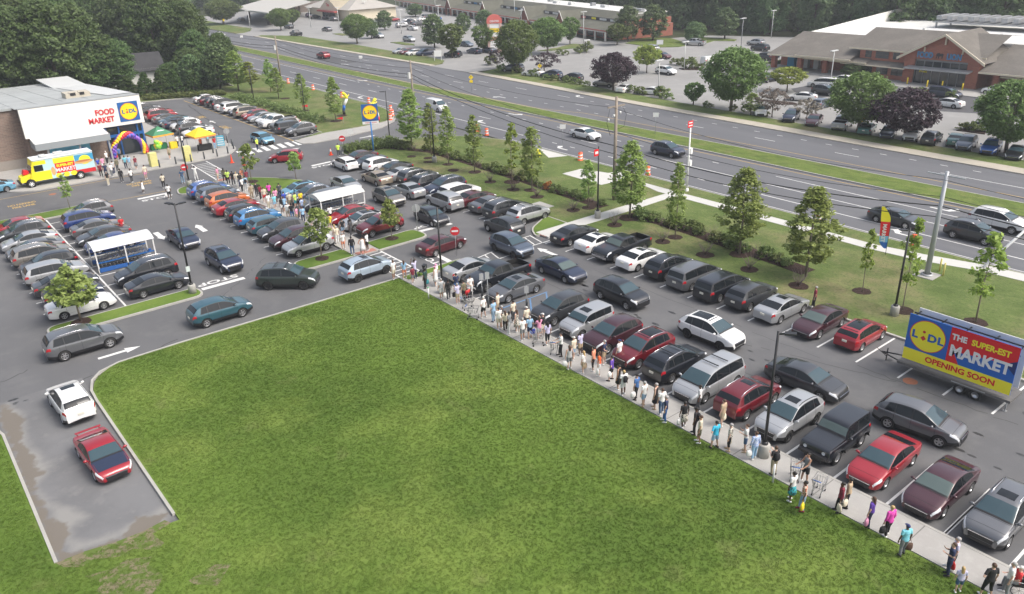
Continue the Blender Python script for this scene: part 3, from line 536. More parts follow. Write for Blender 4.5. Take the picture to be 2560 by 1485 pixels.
# ================================================================ VEGETATION
LF = {
 'maple': leafmat('maple_leaves', (.105, .165, .034), (.280, .360, .115), .3), 'lime': leafmat('lime_leaves', (.11, .16, .025), (.26, .31, .07), .3),
 'oak': leafmat('forest_leaves', (.026, .048, .014), (.095, .145, .045), .2), 'far': leafmat('far_leaves', (.042, .076, .030), (.125, .185, .074), .2),
 'round': leafmat('zelkova_leaves', (.045, .080, .020), (.135, .195, .055), .2), 'plum': leafmat('plum_leaves', (.014, .008, .013), (.060, .036, .046), .1),
 'cedar': leafmat('cedar_leaves', (.020, .042, .010), (.060, .100, .026), .1), 'hedge': leafmat('hedge_leaves', (.050, .080, .020), (.150, .190, .065), .15),
 'dry': leafmat('sparse_leaves', (.10, .09, .07), (.20, .17, .14), .1), 'rust': leafmat('rusty_leaves', (.20, .06, .02), (.35, .14, .05), .2)}
def leaves(rng, n, rad, zlo, zhi, size, clump, hollow=.55, nper=26, flat=.5, yj=1.0):
    """leaf quads grouped in clumps on a crown whose radius at height fraction h is rad(h)"""
    nc = max(3, n//nper); V = []
    h = rng.random(nc)**.9; a = rng.random(nc)*2*PI; ph = rng.random(3)*6.28; rr = (hollow+(1-hollow)*rng.random(nc)**.5)*(1+.13*np.sin(3*a+ph[0]+4*h)+.10*np.sin(5*a+ph[1]-7*h)+.06*rng.normal(size=nc))
    R_ = np.array([rad(t) for t in h]); cx = np.cos(a)*R_*rr; cy = np.sin(a)*R_*rr*yj; cz = zlo+(zhi-zlo)*h
    cs = clump*(.6+.8*rng.random(nc))
    k = rng.integers(0, nc, n); d = rng.normal(size=(n, 3)); d /= np.linalg.norm(d, axis=1)[:, None]; d *= (rng.random(n)**.45)[:, None]*cs[k][:, None]; d[:, 2] *= .62
    P = np.stack([cx[k], cy[k], cz[k]], 1)+d
    nrm = rng.normal(size=(n, 3)); nrm[:, 2] = abs(nrm[:, 2])+flat; nrm += d*1.2; nrm /= np.linalg.norm(nrm, axis=1)[:, None]
    t = np.cross(nrm, rng.normal(size=(n, 3))); t /= np.linalg.norm(t, axis=1)[:, None]; b = np.cross(nrm, t)
    s = size*(.6+.8*rng.random(n))[:, None]
    return np.stack([P-t*s, P-b*s*.55, P+t*s, P+b*s*.55], 1)
def trunkmb(h, r, limbs, rng, spread, zl, lean=0):
    b = MB(); b.tube([(0, 0, -.1), (rng.uniform(-.03, .03)*h, 0, h*.5), (lean, rng.uniform(-.03, .03)*h, h)], [r*1.25, r*.8, r*.3], 7)
    for i in range(limbs):
        z = zl+(h-zl)*rng.random()*.7; a = rng.random()*2*PI; l = spread*(.5+.5*rng.random())
        b.tube([(0, 0, z), (math.cos(a)*l*.5, math.sin(a)*l*.5, z+l*.45), (math.cos(a)*l, math.sin(a)*l, z+l*.75)], [r*.45, r*.28, r*.08], 5)
    return b
TT = {}
def tree_tmpl(kind, seed, H, zlo, rad, n, size, clump, lm, tr=.12, limbs=6, hollow=.45, bark=None, spread=1.5, parts=('crown', 'trunk'), nper=26, flat=.5):
    rng = np.random.default_rng(seed)
    V = leaves(rng, n, rad, zlo, H, size, clump, hollow, nper, flat)
    me = quads_np(kind+'_crown', V, [LF[lm]])
    tm = trunkmb(H*.9, tr, limbs, rng, spread, max(zlo, .3), 0).mesh(kind+'_trunk', [bark or BARK])
    TT.setdefault(kind, []).append((me, tm, H))
sm = lambda pts: (lambda h: float(np.interp(h, [p[0] for p in pts], [p[1] for p in pts])))
for s in range(3):
    tree_tmpl('maple', 10+s, 8.0, 1.6, sm([(0, .7), (.15, 1.35), (.45, 1.45), (.68, 1.05), (.88, .55), (1, .12)]), 6800, .12, .32, 'maple', .075, 10, .35, BARKL, .9)
    tree_tmpl('slender', 20+s, 6.0, 1.3, sm([(0, .5), (.25, .85), (.55, .78), (.82, .5), (1, .08)]), 3600, .095, .25, 'maple', .05, 7, .3, BARKL, .5)
for s in range(2):
    tree_tmpl('sparse', 30+s, 4.6, 1.5, sm([(0, .3), (.3, .6), (.6, .5), (.85, .25), (1, .05)]), 620, .13, .24, 'lime', .035, 6, .2, BARKL, .45, nper=16)
    tree_tmpl('young', 40+s, 3.8, 1.3, sm([(0, .5), (.3, 1.0), (.6, .85), (.85, .45), (1, .1)]), 1500, .15, .32, 'maple', .045, 8, .3, BARKL, .6)
    tree_tmpl('lime', 44+s, 6.4, 1.6, sm([(0, .4), (.3, .85), (.55, .6), (.8, .45), (1, .05)]), 1500, .13, .3, 'lime', .05, 8, .25, BARKL, .5)
    tree_tmpl('round', 50+s, 9.0, 1.9, sm([(0, .9), (.12, 2.3), (.4, 4.1), (.65, 4.3), (.85, 3.2), (1, 1.0)]), 18000, .19, .75, 'round', .22, 12, .62, BARKL, 3.0)
    tree_tmpl('vase', 56+s, 8.0, 1.6, sm([(0, .5), (.3, 2.1), (.6, 3.0), (.85, 2.7), (1, .9)]), 5500, .26, .6, 'round', .16, 9, .6, BARK, 2.2)
    tree_tmpl('plum', 60+s, 6.6, 1.7, sm([(0, 1.2), (.2, 3.2), (.5, 4.1), (.75, 3.3), (1, .7)]), 9500, .18, .62, 'plum', .16, 12, .45, BARK, 3.0)
    tree_tmpl('forest', 70+s, 17.0, 2.5, sm([(0, 2.5), (.25, 4.6), (.6, 5.0), (.85, 3.6), (1, 1.0)]), 26000, .27, 1.25, 'oak', .32, 10, .6, BARK, 3.5, nper=80)
    tree_tmpl('backdrop', 80+s, 17.0, 1.0, sm([(0, 3.6), (.25, 4.8), (.6, 5.0), (.85, 3.6), (1, 1.0)]), 12000, .38, 1.35, 'far', .30, 8, .68, BARK, 3.5, nper=50)
    tree_tmpl('midtree', 90+s, 9.0, 1.2, sm([(0, 1.8), (.25, 3.0), (.6, 2.9), (.85, 1.8), (1, .4)]), 6000, .27, .7, 'far', .18, 8, .5, BARK, 2.0)
    tree_tmpl('drytree', 96+s, 4.4, 1.2, sm([(0, .8), (.3, 2.4), (.6, 2.8), (.85, 2.1), (1, .7)]), 1500, .17, .5, 'dry', .09, 22, .5, BARK, 2.4)
tree_tmpl('cedar', 100, 4.2, .15, sm([(0, 1.15), (.15, 1.35), (.5, 1.0), (.8, .5), (1, .08)]), 4200, .14, .30, 'cedar', .1, 2, .75, BARK, .4)
tree_tmpl('spread', 101, 5.2, 1.7, sm([(0, .6), (.3, 2.6), (.6, 3.2), (.85, 2.2), (1, .6)]), 3200, .22, .55, 'lime', .1, 10, .5, BARK, 2.2)
def plant(kind, x, y, h, w, label, cat='tree', name=None, group=None, seed=None, z=.12, basew=None, lm=None):
    rr = random.Random(seed if seed is not None else int(x*13+y*7))
    me, tm, H = rr.choice(TT[kind]); W0 = {'maple': 2.9, 'slender': 1.8, 'sparse': 1.2, 'young': 2.1, 'lime': 1.8, 'round': 9.2, 'vase': 6.4, 'plum': 8.6, 'forest': 11, 'backdrop': 11, 'midtree': 6.6, 'drytree': 6, 'cedar': 2.9, 'spread': 6.8}[kind]
    t = root(name or cat.replace(' ', '_'), label, cat, (x, y, z), rr.uniform(0, 6.28), group)
    k = h/H; t.scale = (w/W0, w/W0, k)
    link('crown', me, t, mat=(LF[lm] if lm else None)); link('trunk', tm, t)
    return t
def shrub_mesh(seed, r, h, n, size, lm):
    rng = np.random.default_rng(seed); V = leaves(rng, n, lambda t: r*math.sqrt(max(0, 1-t*t*.85)), .08, h, size, .2, .55, 14)
    return quads_np('shrub', V, [LF[lm]])
SH = [shrub_mesh(200+i, .55, .8, 620, .085, 'hedge') for i in range(3)]; SHF = [shrub_mesh(210+i, .7, .9, 380, .13, 'hedge') for i in range(2)]
TW = []
for i in range(2):
    rng = np.random.default_rng(300+i); b = MB()
    for k in range(26):
        a = rng.random()*6.28; l = .5+.6*rng.random(); b.tube([(0, 0, 0), (math.cos(a)*l*.35, math.sin(a)*l*.35, l*.6), (math.cos(a+.3)*l*.75, math.sin(a+.3)*l*.75, l*1.15)], [.02, .012, .005], 4)
    TW.append(b.mesh('twigs', [M('grey_twigs', (.17, .13, .12), .9)]))
def shrub(x, y, s, label, mesh=None, group=None, z=.12, lm=None, sz=1, name='shrub', cat='shrub'):
    rr = random.Random(int(x*31+y*17)); o = link(name, mesh or rr.choice(SH), None, (x, y, z), LF[lm] if lm else None, (0, 0, rr.uniform(0, 6.28)), (s, s, s*sz)); tag(o, label, cat, group); return o
# near verge trees: base, top pixel row, width, kind
NV = [(56.2, 91.2, 227, 3.5, 'maple', 'tallest broad dark green maple beside the blue pylon sign'), (56.0, 86.2, 262, 2.1, 'slender', 'slender young maple second from the pylon sign, beside a black lamp post'),
      (55.0, 80.9, 269, 2.1, 'slender', 'narrow upright maple just right of the black lamp post with concrete foot'), (55.1, 75.6, 292, 2.2, 'slender', 'narrow dark maple behind the black boxy SUVs in the roadside row'),
      (55.6, 69.1, 312, 1.8, 'lime', 'pale lime green slim tree in the roadside lawn'), (55.2, 65.2, 322, 2.6, 'slender', 'dark narrow maple beside the rusty orange shrub'),
      (55.0, 56.1, 404, 1.7, 'slender', 'small slim tree in front of the pale concrete pad'), (55.7, 51.0, 358, 3.4, 'maple', 'full maple standing beside the concrete walkway and wooden pole'),
      (54.6, 44.3, 412, 1.8, 'slender', 'tall narrow maple in front of the white signal pole'), (55.2, 37.7, 425, 3.5, 'maple', 'large full maple behind the silver minivan'),
      (55.0, 31.2, 474, 3.8, 'maple', 'large dense maple behind the silver sedan, nearest of the big roadside maples')]
for x, y, py, w, k, l in NV: plant(k, x, y, hat(x, y, py), w, l, 'maple tree', 'maple_tree', 'trees planted along the verge')
for x, y, py, w, l in [(55.4, 26.6, 576, .95, 'thin sparse sapling to the left of the feather flag'), (54.4, 23.0, 556, 1.3, 'thin yellow green sapling between the black lamp post and steel pole'), (56.2, 18.7, 592, 1.9, 'sparse bright green young tree behind the billboard trailer')]:
    plant('sparse', x, y, hat(x, y, py), w, l, 'sapling', 'sapling', 'trees planted along the verge')
for x, y, py, w, k, l in [(60.0, 142.2, 172, 2.7, 'slender', 'narrow tree behind the white boxy SUV in the top parking row'), (62, 150, 150, 2.4, 'slender', 'far narrow tree at the road end of the top verge'), (58.0, 127.6, 187, 2.4, 'slender', 'narrow maple beside the middle black lamp post of the top row'),
                      (57.8, 115.8, 196, 2.6, 'slender', 'ragged narrow maple behind the silver SUV nearest the crossing'), (59.2, 152.5, 157, 3.6, 'lime', 'light yellow green tree next to the farthest black lamp post'), (58.3, 156.9, 130, 4.6, 'maple', 'broad bright green tree at the corner of the top lot'),
                      (56.7, 162.2, 113, 6.0, 'midtree', 'dense leafy tree behind the first white car of the top row'), (52.5, 165, 140, 5.0, 'midtree', 'low dense tree behind the clipped cedars')]:
    plant(k, x, y, hat(x, y, py), w, l, 'tree', 'tree', 'trees around the top parking row')
q = A(0, 450, .26, [(778, 1350)], .15)[0]; plant('young', q[0], q[1], hat(*q, 673), 3.1, 'small round dark maple on the grass island beside the white sedan', 'young tree', 'young_tree')
q = A(440, 350, .26, [(1400, 1138)], .15)[0]; plant('young', q[0], q[1], hat(*q, 527), 2.3, 'small maple on the grass island beside the silver SUV and walkway', 'young tree', 'young_tree')
q = A(780, 330, .2736, [(730, 968)], .15)[0]; plant('young', q[0], q[1], hat(*q, 502), 1.7, 'bright green young tree on the island in front of the red SUV', 'young tree', 'young_tree')
plant('young', 33.6, 91.0, hat(33.6, 91.0, 364), 1.9, 'young maple on the top island just right of the traffic cones', 'young tree', 'young_tree'); plant('young', 38.0, 88.3, hat(38, 88.3, 384), 1.9, 'young maple on the top island in front of the red hatchback', 'young tree', 'young_tree')
plant('sparse', 14.6, 94.3, hat(14.6, 94.3, 438), 1.1, 'thin sapling in front of the food truck rear wheel', 'sapling', 'sapling', lm='maple'); plant('young', 6.4, 94.3, 3.6, 3.2, 'leafy young tree cut off by the left edge of the picture', 'young tree', 'young_tree')
# hedges: one continuous clipped or grown row each
def hedge(name, pts, w, hh, n, label, size=.12, lm='hedge', seed=1, z=.14, clump=.3):
    rng = np.random.default_rng(seed); P = [np.array(p) for p in pts]; L = [np.linalg.norm(b-a) for a, b in zip(P, P[1:])]; T = sum(L)
    s = rng.random(n//18)*T; C0 = []
    for t in s:
        i = 0
        while i < len(L)-1 and t > L[i]: t -= L[i]; i += 1
        d = (P[i+1]-P[i])/L[i]; C0.append(P[i]+d*t+np.array([-d[1], d[0]])*(rng.random()-.5)*w)
    C0 = np.array(C0); k = rng.integers(0, len(C0), n); d = rng.normal(size=(n, 3)); d /= np.linalg.norm(d, axis=1)[:, None]; d *= (rng.random(n)**.4*clump)[:, None]
    Q = np.zeros((n, 3)); Q[:, :2] = C0[k]; Q[:, 2] = z+hh*(.25+.75*rng.random(len(C0)))[k]*.9; Q += d; Q[:, 2] = np.maximum(Q[:, 2], z+.03)
    nr = rng.normal(size=(n, 3)); nr[:, 2] = abs(nr[:, 2])+.6; nr /= np.linalg.norm(nr, axis=1)[:, None]; t = np.cross(nr, rng.normal(size=(n, 3))); t /= np.linalg.norm(t, axis=1)[:, None]; b = np.cross(nr, t); sz = size*(.6+.8*rng.random(n))[:, None]
    o = link(name, quads_np(name, np.stack([Q-t*sz, Q-b*sz*.6, Q+t*sz, Q+b*sz*.6], 1), [LF[lm]])); tag(o, label, 'hedge'); return o
hedge('hedge', [(48.9, 96.0), (52.5, 95.5), (56.2, 95.7)], 2.6, .9, 9000, 'wide low clipped hedge around the foot of the blue pylon sign', .12, 'hedge', 5, clump=.4)
hedge('hedge', [(41.5, 160.9), (46, 159), (50.5, 156.2), (54.5, 154)], 1.8, .8, 5500, 'low green hedge curving round the far corner of the top parking lot', .15, 'hedge', 6, clump=.4)
hedge('hedge', [(54.8, 150), (55.2, 138), (55.6, 124), (55.5, 116)], 2.2, .9, 6000, 'loose shrub row behind the top parking row', .13, 'hedge', 7, clump=.4)
rr = random.Random(5); n = 0
for (pl, cnt) in ((hp, 30), ([(56.4, 51.2), (57.0, 48), (56.9, 44), (56.5, 39), (56.0, 33)], 17)):
    P = [Vector(p) for p in pl]; L = [(b-a).length for a, b in zip(P, P[1:])]; T = sum(L)
    for i in range(cnt):
        t = T*(i+.5)/cnt; j = 0
        while j < len(L)-1 and t > L[j]: t -= L[j]; j += 1
        q = P[j].lerp(P[j+1], t/L[j]); twig = (i % 5 == 3)
        shrub(q.x+rr.uniform(-.35, .35), q.y, rr.uniform(.75, 1.35) if not twig else rr.uniform(.7, 1), 'low green shrub in the long mulch bed behind the roadside parking row' if not twig else 'bare grey twiggy shrub in the long mulch bed behind the roadside row',
              TW[i % 2] if twig else None, 'bare shrubs of the mulch bed' if twig else 'green shrubs of the mulch bed', .15)
for (x, y) in ((53.8, 70.9), (53.7, 66.6), (53.8, 62.7), (53.4, 56.6), (53.1, 50.5), (52.9, 44.3), (53.0, 39.6), (53.0, 35.1), (52.9, 30.5)):
    shrub(x, y, 1.15, 'small bare ornamental shrub in a round mulch ring behind the parked cars', TW[int(x*10) % 2], 'bare shrubs in mulch rings', .15)
shrub(56.5, 63.9, .85, 'rusty orange shrub beside a dark narrow maple', None, None, .15, 'rust', 1.3)
# far verge trees
FV = [(109.2, 133.2, 57, 8.6, 'round', 'huge dark round tree on the far roadside in front of the shopping centre sign'), (133.8, 151.2, 47, 8.6, 'round', 'big round tree behind the huge roadside tree'), (150, 160.5, 46, 5.0, 'vase', 'round tree tucked behind the big trees by the strip mall'),
      (114.3, 163.8, 63, 6.0, 'vase', 'vase shaped tree left of the shopping centre sign'), (125, 165.5, 66, 5.8, 'vase', 'vase shaped tree touching the shopping centre sign'), (123.2, 184.5, 38, 6.6, 'midtree', 'blue green tree in the far lot left of the vase shaped trees'),
      (149.3, 207.5, 35, 5.0, 'midtree', 'small tree in front of the strip mall near its middle'), (174.4, 273, 10, 6.5, 'midtree', 'tree in front of the far left end of the strip mall'), (162.7, 214.4, 26, 5.6, 'midtree', 'tree close to the strip mall brick gables'),
      (156.9, 150.0, 62, 5.8, 'vase', 'neat round tree at the right corner of the strip mall'), (169.9, 149.4, 14, 7.4, 'midtree', 'tall tree right of the strip mall end wall'), (164.0, 153.0, 15, 6.6, 'midtree', 'tall leafy tree against the strip mall end wall'),
      (183.9, 136.5, 22, 6.5, 'midtree', 'single pale green tree before the dark woods'), (172, 137.5, 55, 4.6, 'midtree', 'short dense tree behind the white pickup'), (177, 139.8, 58, 4.4, 'midtree', 'squat dark tree on the far grass corner'),
      (105.9, 76.4, 127, 9.4, 'round', 'giant perfectly round tree in the middle of the far roadside'), (105.5, 55.0, 189, 8.6, 'round', 'large broad green tree left of the purple tree'), (107.1, 36.7, 209, 8.4, 'round', 'large dark green tree at the right edge of the picture'),
      (126.2, 79.7, 172, 7.0, 'spread', 'light green spreading tree in front of the supermarket porch'), (148.0, 79.4, 158, 5.0, 'midtree', 'small tree against the supermarket pavement'), (126.5, 112.5, 117, 6.4, 'spread', 'pale yellow green tree behind the dark purple tree'),
      (105.9, 83.8, 210, 3.4, 'vase', 'bushy small tree left of the giant round tree'), (105.4, 72.3, 235, 2.8, 'slender', 'small conical evergreen right of the giant round tree'),
      (113.9, 310.4, 2, 13, 'round', 'big rounded tree at the far left junction'), (117.5, 268, 23, 7.8, 'round', 'round tree in front of the petrol station canopy'), (128.4, 282.3, 25, 5.8, 'vase', 'round tree right behind the petrol station tree'),
      (114.5, 210.7, 38, 8.0, 'round', 'round roadside tree across from the top parking row'), (124, 219, 48, 4.6, 'midtree', 'smaller tree just behind the round roadside tree'), (116, 368, 12, 12, 'midtree', 'low dark trees at the far top left of the road'), (140, 238, 28, 5.5, 'midtree', 'small tree among cars of the far lot by the cream building')]
for x, y, py, w, k, l in FV: plant(k, x, y, hat(x, y, py), w, l, 'tree', 'tree', 'trees of the shopping centre')
for x, y, py, w, l in [(106.8, 102.8, 137, 8.3, 'dark purple leafed tree beside the far roadside hedge'), (104.8, 48.2, 229, 8.8, 'large purple leafed tree in front of the supermarket')]: plant('plum', x, y, hat(x, y, py), w, l, 'purple tree', 'plum_tree', 'purple leafed trees')
for x, y, py, w, l in [(112.8, 128.5, 135, 6.4, 'sparse purplish tree beside the huge roadside tree'), (106.2, 69.1, 225, 5.2, 'bare looking purple grey tree left of the navy SUV'), (107.8, 64.3, 252, 4.0, 'small bare looking tree above the maroon sedan'), (110.5, 141.5, 128, 4.0, 'bronze shrubby tree at the foot of the shopping centre sign')]: plant('drytree', x, y, hat(x, y, py), w, l, 'tree', 'tree', lm='plum' if x > 110 else None)
far_sh = [A(1500, 0, .253, [(a, b)])[0]+(s,) for a, b, s in [(240, 905, 1.3), (320, 920, 1.3), (400, 940, 1.4), (600, 965, 1.9), (680, 985, 1.1), (735, 640, 1.3), (795, 650, 1.6), (880, 680, 2.2), (930, 670, 1.2), (990, 680, 1.0), (470, 580, 2.4), (1310, 1100, 1.0), (1440, 1110, 1.2), (1050, 1060, .9), (1090, 1070, .7), (1640, 1155, .8)]]
far_sh += [A(1000, 0, .254, [(a, b)])[0]+(s,) for a, b, s in [(1000, 710, 1.6), (1150, 725, 1.6), (1310, 755, 1.5), (1440, 790, 1.2), (1520, 800, 1.2), (1640, 815, 1.3), (1720, 830, 1.2), (1780, 840, .9), (1840, 855, 1.0), (1750, 525, 1.5), (1840, 515, 2.4), (1570, 545, 1.4), (1630, 545, 1.1), (890, 640, 2.2)]]
for x, y, s in far_sh: shrub(x, y, s, 'rounded green shrub of the far shopping centre lot and roadside', SHF[int(x) % 2], 'far shopping centre shrubs', .1)
for i, (x, y, s) in enumerate(A(1920, 0, .2736, [(a, b)])[0]+(s,) for a, b, s in [(1340, 890, 1.5), (1400, 880, 1.4), (1660, 905, 1.3), (1780, 1190, 1.0), (1840, 1195, 1.2), (1910, 1210, 1.1)]): shrub(x, y, s, 'small shrub on a planted island near the supermarket entrance', SHF[i % 2], 'supermarket island shrubs', .1)
# clipped cedars, woods
for i, (px_, py_) in enumerate([(1340, 880), (1480, 865), (1600, 850), (1760, 835), (1180, 870), (1890, 815)]):
    x, y = at(px_*.2778, py_*.2778); x += .2; y += 1.5; plant('cedar', x, y, 4.3 if i < 4 else 3.4, 3.4, ['first clipped conical cedar in the row right of the store roof', 'second clipped conical cedar in the row right of the store roof', 'third clipped conical cedar, in the middle of the row', 'fourth clipped conical cedar, nearest the corner of the top lot', 'low conical cedar closest to the white house wall', 'conical cedar at the right end, behind the parking lot corner'][i], 'cedar', 'cedar_tree', 'clipped cedars in a row')
rr = random.Random(11); occ = []
def wood(kind, x0, x1, y0, y1, step, jit, label, group, ok, hh, lmod=None):
    y = y0; k = 0
    while y < y1:
        x = x0+(step/2 if k % 2 else 0)
        while x < x1:
            a, c = x+rr.uniform(-jit, jit), y+rr.uniform(-jit, jit)
            if ok(a, c):
                h = rr.uniform(*hh); plant(kind, a, c, h, h*.62*rr.uniform(.85, 1.2), label, 'tree', 'deciduous_tree', group, seed=rr.randint(0, 9999), z=-.05)
            x += step
        y += step*.85; k += 1
wood('forest', 5, 70, 168, 262, 8.2, 2.2, 'tall leafy tree in the dark woods behind the discount store', 'trees of the woods behind the store',
     lambda a, c: a > c*.07 and a < 60-(c-168)*.02 and not (36 < a < 64 and c < 206) and not (a > 44 and c < 222 and a < 52), (14, 19))
wood('forest', 56, 64, 196, 262, 7, 1.2, 'tall leafy tree in the dark woods behind the discount store', 'trees of the woods behind the store', lambda a, c: a < 67, (13, 18))
for (x, y, h, w) in ((55.5, 174, 7, 6), (58, 178, 10, 6.5), (34, 172, 11, 9), (41, 175, 10, 8), (60.5, 186, 15, 7.5), (62.5, 192, 13, 7), (63.5, 178, 9, 6), (24, 170, 13, 9), (15, 171, 14, 10), (50.5, 171, 5, 5), (56.5, 170, 6, 5.5), (60, 168, 6.5, 5)): plant('forest', x, y, h, w, 'leafy tree at the near edge of the woods around the white house', 'tree', 'deciduous_tree', 'trees at the edge of the woods', z=0)
wood('backdrop', 196, 236, 60, 345, 9.5, 2.5, 'tall tree in the dark wood line behind the shopping centre', 'wood line behind the shopping centre', lambda a, c: a > 200 if c < 100 else (a > 199-(c-150)*.0 if c < 160 else a > 186+(c-160)*.20+10), (14, 19))
wood('backdrop', 238, 262, 40, 330, 12, 2.5, 'tall tree in the dark wood line behind the shopping centre', 'wood line behind the shopping centre', lambda a, c: True, (15, 20))
wood('backdrop', 90, 215, 395, 430, 13, 3, 'far tree closing the horizon beyond the petrol station', 'far trees on the horizon', lambda a, c: not (98 < a < 112), (11, 16))
# ================================================================ BUILDINGS
BRK = brickmat('brown_brick', (.235, .165, .130), (.175, .125, .10), (.28, .25, .22), 1.0, bw=.6, bh=.2)
REDBRK = brickmat('red_brick', (.36, .118, .072), (.29, .092, .058), (.26, .17, .14), 1.0, bw=.6, bh=.2)
CLADW = M('ivory_cladding', (.78, .77, .71), .45, var=.03, scale=.3); DKGLASS = M('shop_glass', (.02, .028, .033), .06, coat=.4, ior=1.6); CREAM = M('cream_trim', (.62, .55, .42), .6, var=.06, scale=1)
ROOFG = shingle('grey_shingle', (.150, .138, .122)); ROOFO = shingle('olive_shingle', (.115, .115, .092)); ROOFM = layered('grey_membrane_roof', (.36, .38, .375), [((.30, .315, .31), .25, .4, .6, .7, 3), ((.42, .43, .42), .6, .5, .7, .6, 9)], rough=.7)
ROOFW = layered('white_membrane_roof', (.62, .62, .60), [((.52, .52, .50), .15, .4, .6, .7, 3), ((.70, .70, .68), .4, .5, .7, .6, 9)], rough=.7)
def face(b, pts, mi=0): b.add(pts, [tuple(range(len(pts)))], mi); return b
def logo(parent, cx, cz, y, s, facing=0, loc=None, rz=0, name='logo_panel', ledge=True):
    """blue square, yellow disc, four letters; in the XZ plane facing -Y at local y"""
    e = s/2; b = MB(); b.box(cx-e, cx+e, y-.06, y, cz-e, cz+e); p = b.build(name, BLUES, parent)
    d = MB(); n = 40; d.add([(cx+.44*s*math.cos(2*PI*k/n), y-.075, cz+.44*s*math.sin(2*PI*k/n)) for k in range(n)], [tuple(range(n))]); d.build('disc_rim', REDS, p)
    d = MB(); d.add([(cx+.415*s*math.cos(2*PI*k/n), y-.085, cz+.415*s*math.sin(2*PI*k/n)) for k in range(n)], [tuple(range(n))]); d.build('disc', YEL, p)
    for ch, dx in (('L', -.275), ('D', .105), ('L', .29)): textpart('letter', ch, .26*s, BLUES, p, (cx+dx*s, y-.09, cz-.0), (PI/2, 0, 0), .012*s, .004, 1.12)
    d = MB(); q = .07*s; c0 = cx-.085*s; c1 = cz-.035*s
    d.add([(c0-q, y-.092, c1), (c0, y-.092, c1-q), (c0+q, y-.092, c1), (c0, y-.092, c1+q)], [(0, 1, 2, 3)]); r = .036*s; c2 = cz+.1*s
    d.add([(c0+r*math.cos(k*.524), y-.092, c2+r*math.sin(k*.524)) for k in range(12)], [tuple(range(12))]); d.build('letter', REDS, p)
    return p
# ---- discount store
st = root('store_building', 'discount food store of brown brick with a sloping grey roof and big ivory sign fascia', 'store', (0, 0, 0))
b = MB(); y1, y2, xr, xl = 117.0, 160.0, 29.4, -45.0; zf, zb = 7.75, 5.0
yw = 119.3
b.add([(xl, yw, 0), (15.4, yw, 0), (15.4, yw, zf), (xl, yw, zf)], [(0, 1, 2, 3)]); b.add([(15.4, y1+.35, 0), (15.4, yw, 0), (15.4, yw, zf), (15.4, y1+.35, zf)], [(0, 3, 2, 1)])
b.add([(15.4, y1+.35, 0), (24.6, y1+.35, 0), (24.6, y1+.35, 4.2), (15.4, y1+.35, 4.2)], [(0, 1, 2, 3)])
b.add([(xr, y1+.3, 0), (xr, y2, 0), (xr, y2, zb), (xr, y1+.3, zf)], [(0, 1, 2, 3)]); b.add([(xl, y2, 0), (xr, y2, 0), (xr, y2, zb), (xl, y2, zb)], [(3, 2, 1, 0)])
b.build('brick_wall', BRK, st)
b = MB(); b.box(xl, 15.4, yw-.12, yw, 0, 1.3); b.build('stone_base', M('stone_base', (.27, .24, .21), .8, var=.1), st)
b = MB(); t = .18
b.add([(xl, yw-.25, zf+.02), (14.9, yw-.25, zf+.02), (14.9, y1-.1, zf+.12), (xr+.3, y1-.1, zf+.12), (xr+.3, y2+.3, zb+.1), (xl, y2+.3, zb+.1)], [(0, 1, 2, 3, 4, 5)])
b.add([(xr+.3, y1-.1, zf-.15), (xr+.3, y2+.3, zb-.15), (xr+.3, y2+.3, zb+.1), (xr+.3, y1-.1, zf+.12)], [(0, 1, 2, 3)]); b.add([(xl, yw-.25, zf-.25), (14.9, yw-.25, zf-.25), (14.9, yw-.25, zf+.02), (xl, yw-.25, zf+.02)], [(0, 1, 2, 3)])
rf = b.build('roof', ROOFM, st)
b = MB()
zr = lambda y: zf+.14+(zb-zf)*(y-y1)/(y2-y1)
for x in np.arange(-30, 29, 3.0): b.hexa([(x, y1+3, zr(y1+3)-.03), (x+.05, y1+3, zr(y1+3)-.03), (x+.05, y2, zr(y2)-.03), (x, y2, zr(y2)-.03), (x, y1+3, zr(y1+3)+.01), (x+.05, y1+3, zr(y1+3)+.01), (x+.05, y2, zr(y2)+.01), (x, y2, zr(y2)+.01)])
b.build('roof_seams', M('roof_seam', (.30, .31, .31), .7), rf)
b = MB(); b.box(24.6, 29.5, 133.5, 159, zr(133.5)-.9, zr(133.5)-.75); face(b, [(24.2, 158, zr(158)+.03), (29.7, 158, zr(158)+.03), (29.7, y1+3, zr(y1+3)+.05), (26.6, y1+3, zr(y1+3)+.05)]); b.build('roof_edge_strip', LGREY, rf)
b = MB(); b.box(22.1, 25.2, 123.4, 126.0, zr(123)-.2, zr(123)+.55); b.box(22.6, 23.4, 123.38, 124.2, zr(123)+.2, zr(123)+.66); b.box(23.8, 24.5, 123.38, 124.2, zr(123)+.2, zr(123)+.66); b.build('rooftop_unit', M('beige_metal', (.46, .42, .34), .6), st)
b = MB(); b.box(22.65, 23.35, 123.36, 123.375, zr(123)+.24, zr(123)+.62); b.box(23.85, 24.45, 123.36, 123.375, zr(123)+.24, zr(123)+.62); b.build('vent', BLACKP, st)
b = MB(); b.box(15.2, 29.7, y1-.35, y1+.3, 4.15, zf+.05); fa = b.build('fascia', CLADW, st)
b = MB(); b.box(15.15, 29.75, y1-.38, y1+.33, zf+.05, zf+.14); b.build('fascia_coping', M('coping', (.28, .29, .29), .5), fa)
for x in (18.8, 22.4, 26.0): bb = MB(); bb.box(x, x+.02, y1-.353, y1-.349, 4.2, zf+.03); bb.build('panel_joint', M('joint_grey', (.5, .5, .47), .6), fa)
for t_, z_ in (('FOOD', 6.15), ('MARKET', 5.15)): textpart('sign_letters', t_, .98, REDS, fa, (25.0 if t_ == 'FOOD' else 24.4, y1-.37, z_), (PI/2, 0, 0), .03, .05, .86)
logo(fa, 27.95, 5.85, y1-.35, 2.55)
